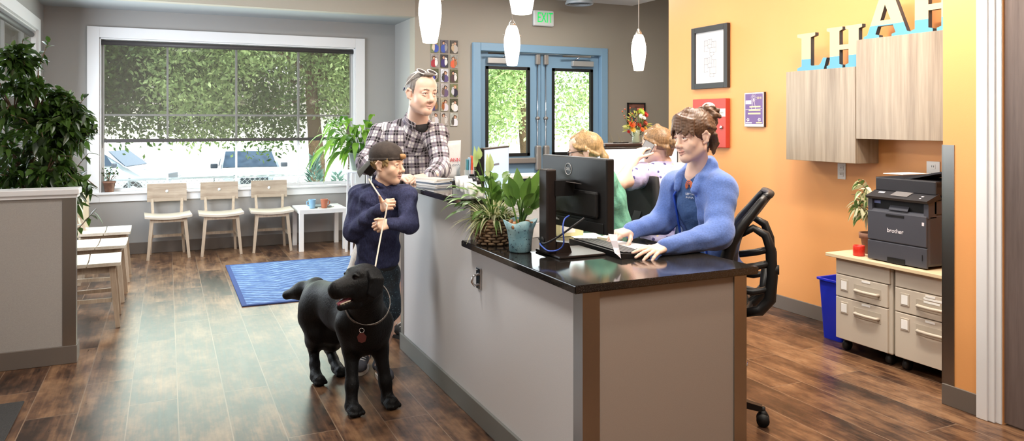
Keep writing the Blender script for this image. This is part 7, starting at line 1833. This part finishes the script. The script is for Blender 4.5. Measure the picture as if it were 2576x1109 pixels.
    s.cap(sL, eL, .072, .066, 0, .05); s.cap(eL, wL, .066, .040, 0, .03); s.cap(sR, eR, .070, .062, 0, .05); s.cap(eR, wR, .062, .040, 0, .03); s.cap(nb - UPV * .02 - bf * .02, sL, .055, .066, 0, .05); s.cap(nb - UPV * .02 - bf * .02, sR, .055, .066, 0, .05)
    for i in range(5):
        u = i / 5; p = sL.lerp(eL, .45 + .5 * u); s.cap(p + bf * .055 + bx * .02, p + bf * .05 - bx * .05 - UPV * .035, .009, .006, 0, .018)
    op = [nb + bf * .10 + UPV * .02, ch + bf * .14 + UPV * .05, wa + bf * .145 + UPV * .02, hp + bf * .155]
    for a, b_, ra, rb in zip(op, op[1:], (.062, .092, .094), (.092, .094, .098)): s.pr.append(('c', np.array(a + bx * .01, np.float32), np.array(b_ + bx * .01, np.float32), ra, rb, -1, .008, -1))
    for sg, q0 in ((-1, 1), (1, 1)):
        s.chain([nb - bf * .060 + UPV * .050 + bx * sg * .015, nb + bx * sg * .066 - bf * .02 + UPV * .038, nb + bx * sg * .074 + bf * .045 - UPV * .015, nb + bx * sg * .062 + bf * .085 - UPV * .075], [.026, .026, .024, .016], 0, .016)
    fl = mat('cornflower fleece', (94, 122, 190), .95, noise=(120, .16), bump=(90, .2, (1, 1, 1), .01), sheen=.3)
    jk = sdf_object('fleece_jacket', [(s, .0045, wrinkle(.0040, 30, 6))], [fl], t)
    zm = mat('bright blue zip tape', (44, 84, 196), .5); b = MB()
    for sg in (-1, 1):
        o = bx * sg; b.tube([nb + o * .052 + bf * .088 - UPV * .07, ch + o * .090 + bf * .104 + UPV * .04, wa + o * .092 + bf * .108 + UPV * .03, hp + o * .092 + bf * .118 + UPV * .06], .0062, 0, 8)
    wbuild(b, 'zip_tape', zm, t)
    # chest emblem and lettering on the scrubs
    from mathutils.bvhtree import BVHTree
    M0 = root_matrix(sc_top); bv = BVHTree.FromPolygons([M0 @ v.co for v in sc_top.data.vertices], [tuple(q.vertices) for q in sc_top.data.polygons])
    eye = Vector((0, 0, H)); c, d, _, _ = bv.ray_cast(eye, (P(1737, 474, 1.0) - eye).normalized())
    d = (d if d.dot(eye - c) > 0 else -d); d = (d * .5 + bf * .5).normalized(); xr = UPV.cross(d).normalized(); ur = d.cross(xr); c = c + d * .004
    om = mat('orange stitching', (226, 116, 58), .6); wm = mat('white stitching', (232, 232, 236), .6)
    b = MB()
    for i, rr in enumerate((.024, .017, .010)): b.tube([c + d * .004 + xr * rr * math.cos(a) + ur * (rr * 1.15 * math.sin(a) + .012) for a in [-.6 + 4.4 * k / 16 for k in range(17)]], .0024, 0, 6)
    wbuild(b, 'emblem', om, t)
    Ml = frame(xr, ur, d, c + d * .004 - ur * .028); o = text_mesh('lettering', 'LEFT H', .017, .0006, wm, t, Ml); o.data.transform(root_matrix(t).inverted())
    b = MB(); b.tube([c + d * .005 + xr * (-.026 + .0052 * k) + ur * (-.046 + (.006 if k % 2 else -.003)) for k in range(11)], .0012, 0, 5); wbuild(b, 'script_stitching', wm, t)
    s = Sdf(); s.ell(hp, (.172, .13, .10), R, k=.05)
    for h, k, a in legs: s.chain([h, k, a], [.088, .066, .052], 0, .04)
    sdf_object('trousers', [(s, .008)], [cloth('navy trousers', (46, 56, 88))], t)
    mb = mat('black shoe'); 
    for h, k, a in legs:
        f = Vector((-1, 0, -.1)).normalized(); q = Sdf(); q.cap(a + Vector((.03, 0, -.05)), a + Vector((-.10, 0, -.065)), .042, .036, 0, .02); q.cap(a, a + Vector((0, 0, -.04)), .042, .042, 0, .02); sdf_object('shoe', [(q, .008)], [mb], t)

def seated(label, loc, hx, Hc, S, nb, ch, hp, sh, arms, body_axes, brow, top_m, hair_fn, hairm, sleeve, extra=None, vox=.0065):
    t = thing('person', label, 'person', loc); bx, bf, bz = body_axes; R = rotm(bx, bf, bz)
    T = frame(*hx, Hc); wa = ch.lerp(hp, .55)
    s = Sdf(); s.ell(ch, (.15, .10, .16), R, k=.05); s.ell(wa, (.14, .10, .14), R, k=.05); s.ell(hp, (.17, .13, .11), R, k=.05); s.cap(nb, ch, .05, .08, 0, .05)
    for q in (-1, 1):
        h = hp + bx * q * .085 - UPV * .02; k = h + Vector((bf.x, bf.y, 0)).normalized() * .36; a = k - UPV * .33; s.chain([h, k, a, a + Vector((bf.x, bf.y, 0)) * .12], [.075, .055, .038, .032], 0, .04)
    hd = Sdf(); head(hd, T, S, .1, False, False, .002, .92, True); neck(hd, T, S, nb, .048); hd.cap(nb, nb.lerp(ch, .4), .06, .06, 0, .04)
    pieces = [(s, .009), (hd, .003)]
    for (a, e, w, left, hv, bk, curl) in arms:
        q = Sdf(); q.chain([a, e, w], [.056, .043, .027], 0, .02); hand(q, w, hv, bk, left, .96, curl); pieces.append((q, .0035))
    sdf_object('body', pieces, M_body, t, None, PAL(brow))
    h = Sdf().setT(T, S); hair_fn(h); h.setT(Matrix.Identity(4), 1); sdf_object('hair', [(h, .0032, wrinkle(.0007, 260, 3))], [hairm], t)
    s = Sdf(); s.ell(ch, (.182, .128, .19), R, k=.05); s.ell(wa, (.172, .13, .16), R, k=.05); s.ell(hp + UPV * .03, (.185, .145, .09), R, k=.05); s.cap(nb - UPV * .035, ch, .065, .1, 0, .05)
    for (a, e, w, left, hv, bk, curl) in arms:
        s.cap(nb - UPV * .03 - bf * .015, a, .055, .068, 0, .05)
        if sleeve == 'long': s.cap(a, e, .068, .06, 0, .04); s.cap(e, e.lerp(w, .9), .06, .042, 0, .03)
        else: s.cap(a, a.lerp(e, .42), .072, .076, 0, .04)
    sdf_object('top', [(s, vox, wrinkle(.0045, 34, 7))], [top_m], t)
    s = Sdf(); s.ell(hp, (.178, .138, .11), R, k=.05)
    for q in (-1, 1):
        h = hp + bx * q * .085 - UPV * .02; k = h + Vector((bf.x, bf.y, 0)).normalized() * .36; s.chain([h, k, k - UPV * .30], [.09, .068, .05], 0, .04)
    sdf_object('trousers', [(s, .009)], [cloth('navy trousers', (46, 56, 88))], t)
    for q in (-1, 1):
        h = hp + bx * q * .085 - UPV * .02; k = h + Vector((bf.x, bf.y, 0)).normalized() * .36; a = k - UPV * .33; z = Sdf(); f = Vector((bf.x, bf.y, 0)).normalized(); z.cap(a - f * .03 - UPV * .02, a + f * .14 - UPV * .03, .042, .034, 0, .02); sdf_object('shoe', [(z, .009)], [mat('black shoe')], t)
    return t, T

def back_women():
    # woman in teal, glasses, blond hair tied back
    def hair_a(h):
        h.ell((0, -.020, .040), (.086, .106, .090)); h.ell((0, .128, -.03), (.12, .09, .10), m=-1, k=.012, op=-1); h.ell((0, .035, -.12), (.2, .105, .095), m=-1, k=.02, op=-1)
        for q in (-1, 1): comb(h, lambda t: (q * (.004 + .068 * t), .072 - .02 * t, .098 - .06 * t), lambda t: (q * (.012 + .078 * t), -.01, .136 - .115 * t), lambda t: (q * (.006 + .05 * t), -.108 + .02 * t, .050 - .075 * t), 20, (.008, .010, .010), .006, 4)
        for i in range(7): h.chain([(-.03 + .01 * i, -.095, .02), (-.04 + .013 * i, -.125, -.05), (-.045 + .015 * i, -.130, -.14), (-.04 + .013 * i, -.145, -.22)], [.020, .020, .016, .008], 0, .012)
    bx, bf, bz = facing(1520, -82, -.28); hx = facing(1468, -92, -.12)
    Hc = P(1470, 382, 4.66); nb = P(1500, 430, 4.66); ch = P(1522, 492, 4.66); hp = Vector((P(1548, 640, 4.70).x, P(1548, 640, 4.70).y, .72))
    sL, sR = P(1520, 455, 4.50), P(1505, 452, 4.84); eL, eR = P(1490, 540, 4.44), P(1470, 535, 4.9); wL, wR = P(1400, 515, 4.52), P(1385, 500, 4.72)
    t, T = seated('person with blond tied hair, glasses and a teal top behind the large monitor', Vector((hp.x, hp.y, 0)), hx, Hc, .98, nb, ch, hp, None,
        [(sL, eL, wL, True, P(1345, 500, 4.52) - wL, (0, -.2, .9), (.4, .45, .5, .5)), (sR, eR, wR, False, P(1340, 488, 4.74) - wR, (0, -.2, .9), (.4, .45, .5, .5))], (bx, bf, bz), (176, 136, 100), cloth('teal knit', (112, 176, 152)), hair_a, hairmat('honey blond hair', (206, 168, 116), sc=110), 'long')
    q = lambda x, y, z: T @ (Vector((x, y, z)) * .98); g = mat('dark glasses frame', (52, 36, 36), .3); b = MB()
    for sg in (-1, 1):
        b.tube([q(sg * .033 + .024 * math.cos(a), .101, .0 + .017 * math.sin(a)) for a in [2 * PI * i / 18 for i in range(18)]], .0026, 0, 6, False, True); b.tube([q(sg * .057, .099, .006), q(sg * .078, .07, .008), q(sg * .083, -.01, .010)], .003, 0, 6)
    b.tube([q(-.009, .104, .003), q(0, .107, .005), q(.009, .104, .003)], .0024, 0, 6); wbuild(b, 'eyeglasses', g, t)
    # woman on the phone in lavender scrubs
    def hair_b(h):
        h.ell((0, -.018, .040), (.086, .104, .090)); h.ell((0, .126, -.03), (.12, .09, .10), m=-1, k=.012, op=-1); h.ell((0, .04, -.12), (.2, .11, .09), m=-1, k=.02, op=-1)
        for q in (-1, 1): comb(h, lambda t: (q * (.004 + .068 * t), .074 - .02 * t, .098 - .05 * t), lambda t: (q * (.012 + .078 * t), -.01, .136 - .120 * t), lambda t: (q * (.006 + .045 * t), -.108 + .02 * t, .050 - .07 * t), 20, (.008, .010, .010), .006, 5)
        for i in range(16): a = 2 * PI * i / 16; c = Vector((0, -.120, .02)); rr = .030 + .008 * math.sin(i * 3.1); h.cap(c + Vector((rr * math.cos(a), .006 * math.sin(i), rr * math.sin(a))), c + Vector((rr * math.cos(a + 1.3), -.015, rr * math.sin(a + 1.3))), .015, .013, 0, .006)
        h.cap((0, -.09, .02), (0, -.13, .02), .035, .028, 0, .02)
        for i in range(5): h.chain([(-.04 + .02 * i, -.095, -.02), (-.035 + .018 * i, -.085, -.07)], [.016, .006], 0, .01)
    bx, bf, bz = facing(1660, -118, -.15); hx = facing(1655, -112, -.05)
    Hc = P(1652, 366, 4.98); nb = P(1668, 416, 5.0); ch = P(1664, 480, 4.96); hp = Vector((P(1668, 620, 4.98).x, P(1668, 620, 4.98).y, .70))
    sL, sR = P(1612, 440, 4.84), P(1712, 440, 5.02); eL, eR = P(1556, 462, 4.60), P(1700, 540, 5.05); wL, wR = P(1598, 400, 4.80), P(1640, 545, 5.16)
    paw = bpy.data.materials.new('lavender paw print cotton'); tt = NT(paw); vo = tt.n('ShaderNodeTexVoronoi', Scale=24.0); vo.inputs['Randomness'].default_value = .85; tt.l(tt.coord(), vo.inputs['Vector']); d = vo.outputs['Distance']
    cr = tt.n('ShaderNodeSeparateXYZ'); tt.l(vo.outputs['Color'], cr.inputs[0]); wb = tt.noise(tt.coord(), 130, 1); dd = tt.math('ADD', d, tt.math('MULTIPLY', tt.math('SUBTRACT', wb, .5), .25))
    c = tt.mix(tt.math('LESS_THAN', dd, .26), rgb(198, 192, 232), tt.ramp(cr.outputs[0], [(.0, rgb(70, 66, 120)), (.55, rgb(96, 92, 150)), (.6, rgb(236, 232, 240)), (.8, rgb(232, 222, 176))])); tt.l(c, tt.b.inputs['Base Color']); tt.b.inputs['Roughness'].default_value = .85; tt.bump(tt.noise(tt.coord(), 24, 4), .35, .02)
    t, T = seated('person in lavender paw print scrubs holding a phone to the ear', Vector((hp.x, hp.y, 0)), hx, Hc, .98, nb, ch, hp, None,
        [(sL, eL, wL, True, P(1616, 372, 4.84) - wL, P(1560, 380, 4.72) - P(1616, 380, 4.86), (.7, .75, .8, .8)), (sR, eR, wR, False, Vector((-.9, .3, -.1)), (0, 0, 1), (.4, .4, .4, .4))], (bx, bf, bz), (124, 88, 70), paw, hair_b, hairmat('dark blond hair', (166, 128, 88), sc=110), 'short')
    a, b_ = P(1616, 394, 4.80), P(1636, 358, 4.88); ax = (b_ - a).normalized(); wd = ax.cross(toward(1625)).normalized(); th = ax.cross(wd); ctr = (a + b_) / 2
    Mx = frame(wd, ax, th, ctr); root = thing('mobile_phone', 'dark phone held to the ear of the person in lavender scrubs', 'phone', ctr)
    b = MB(); b.box((-.034, -.066, -.005), (.034, .066, .005), 0, .004, Mx); wbuild(b, 'case', mat('slate phone case', (62, 64, 74), .35), root); b = MB(); b.box((-.024, .035, .0052), (-.008, .056, .0072), 0, .002, Mx); wbuild(b, 'camera_bump', M_black, root)
import time as _t
_t0 = _t.time()
for fn in (camera, lights, setting, counter, chairs, wall_things, alcove, desk_things, plants, office, outside, man, boy, dog, fleece_woman, back_women):
    fn(); print('built', fn.__name__, round(_t.time() - _t0, 1))
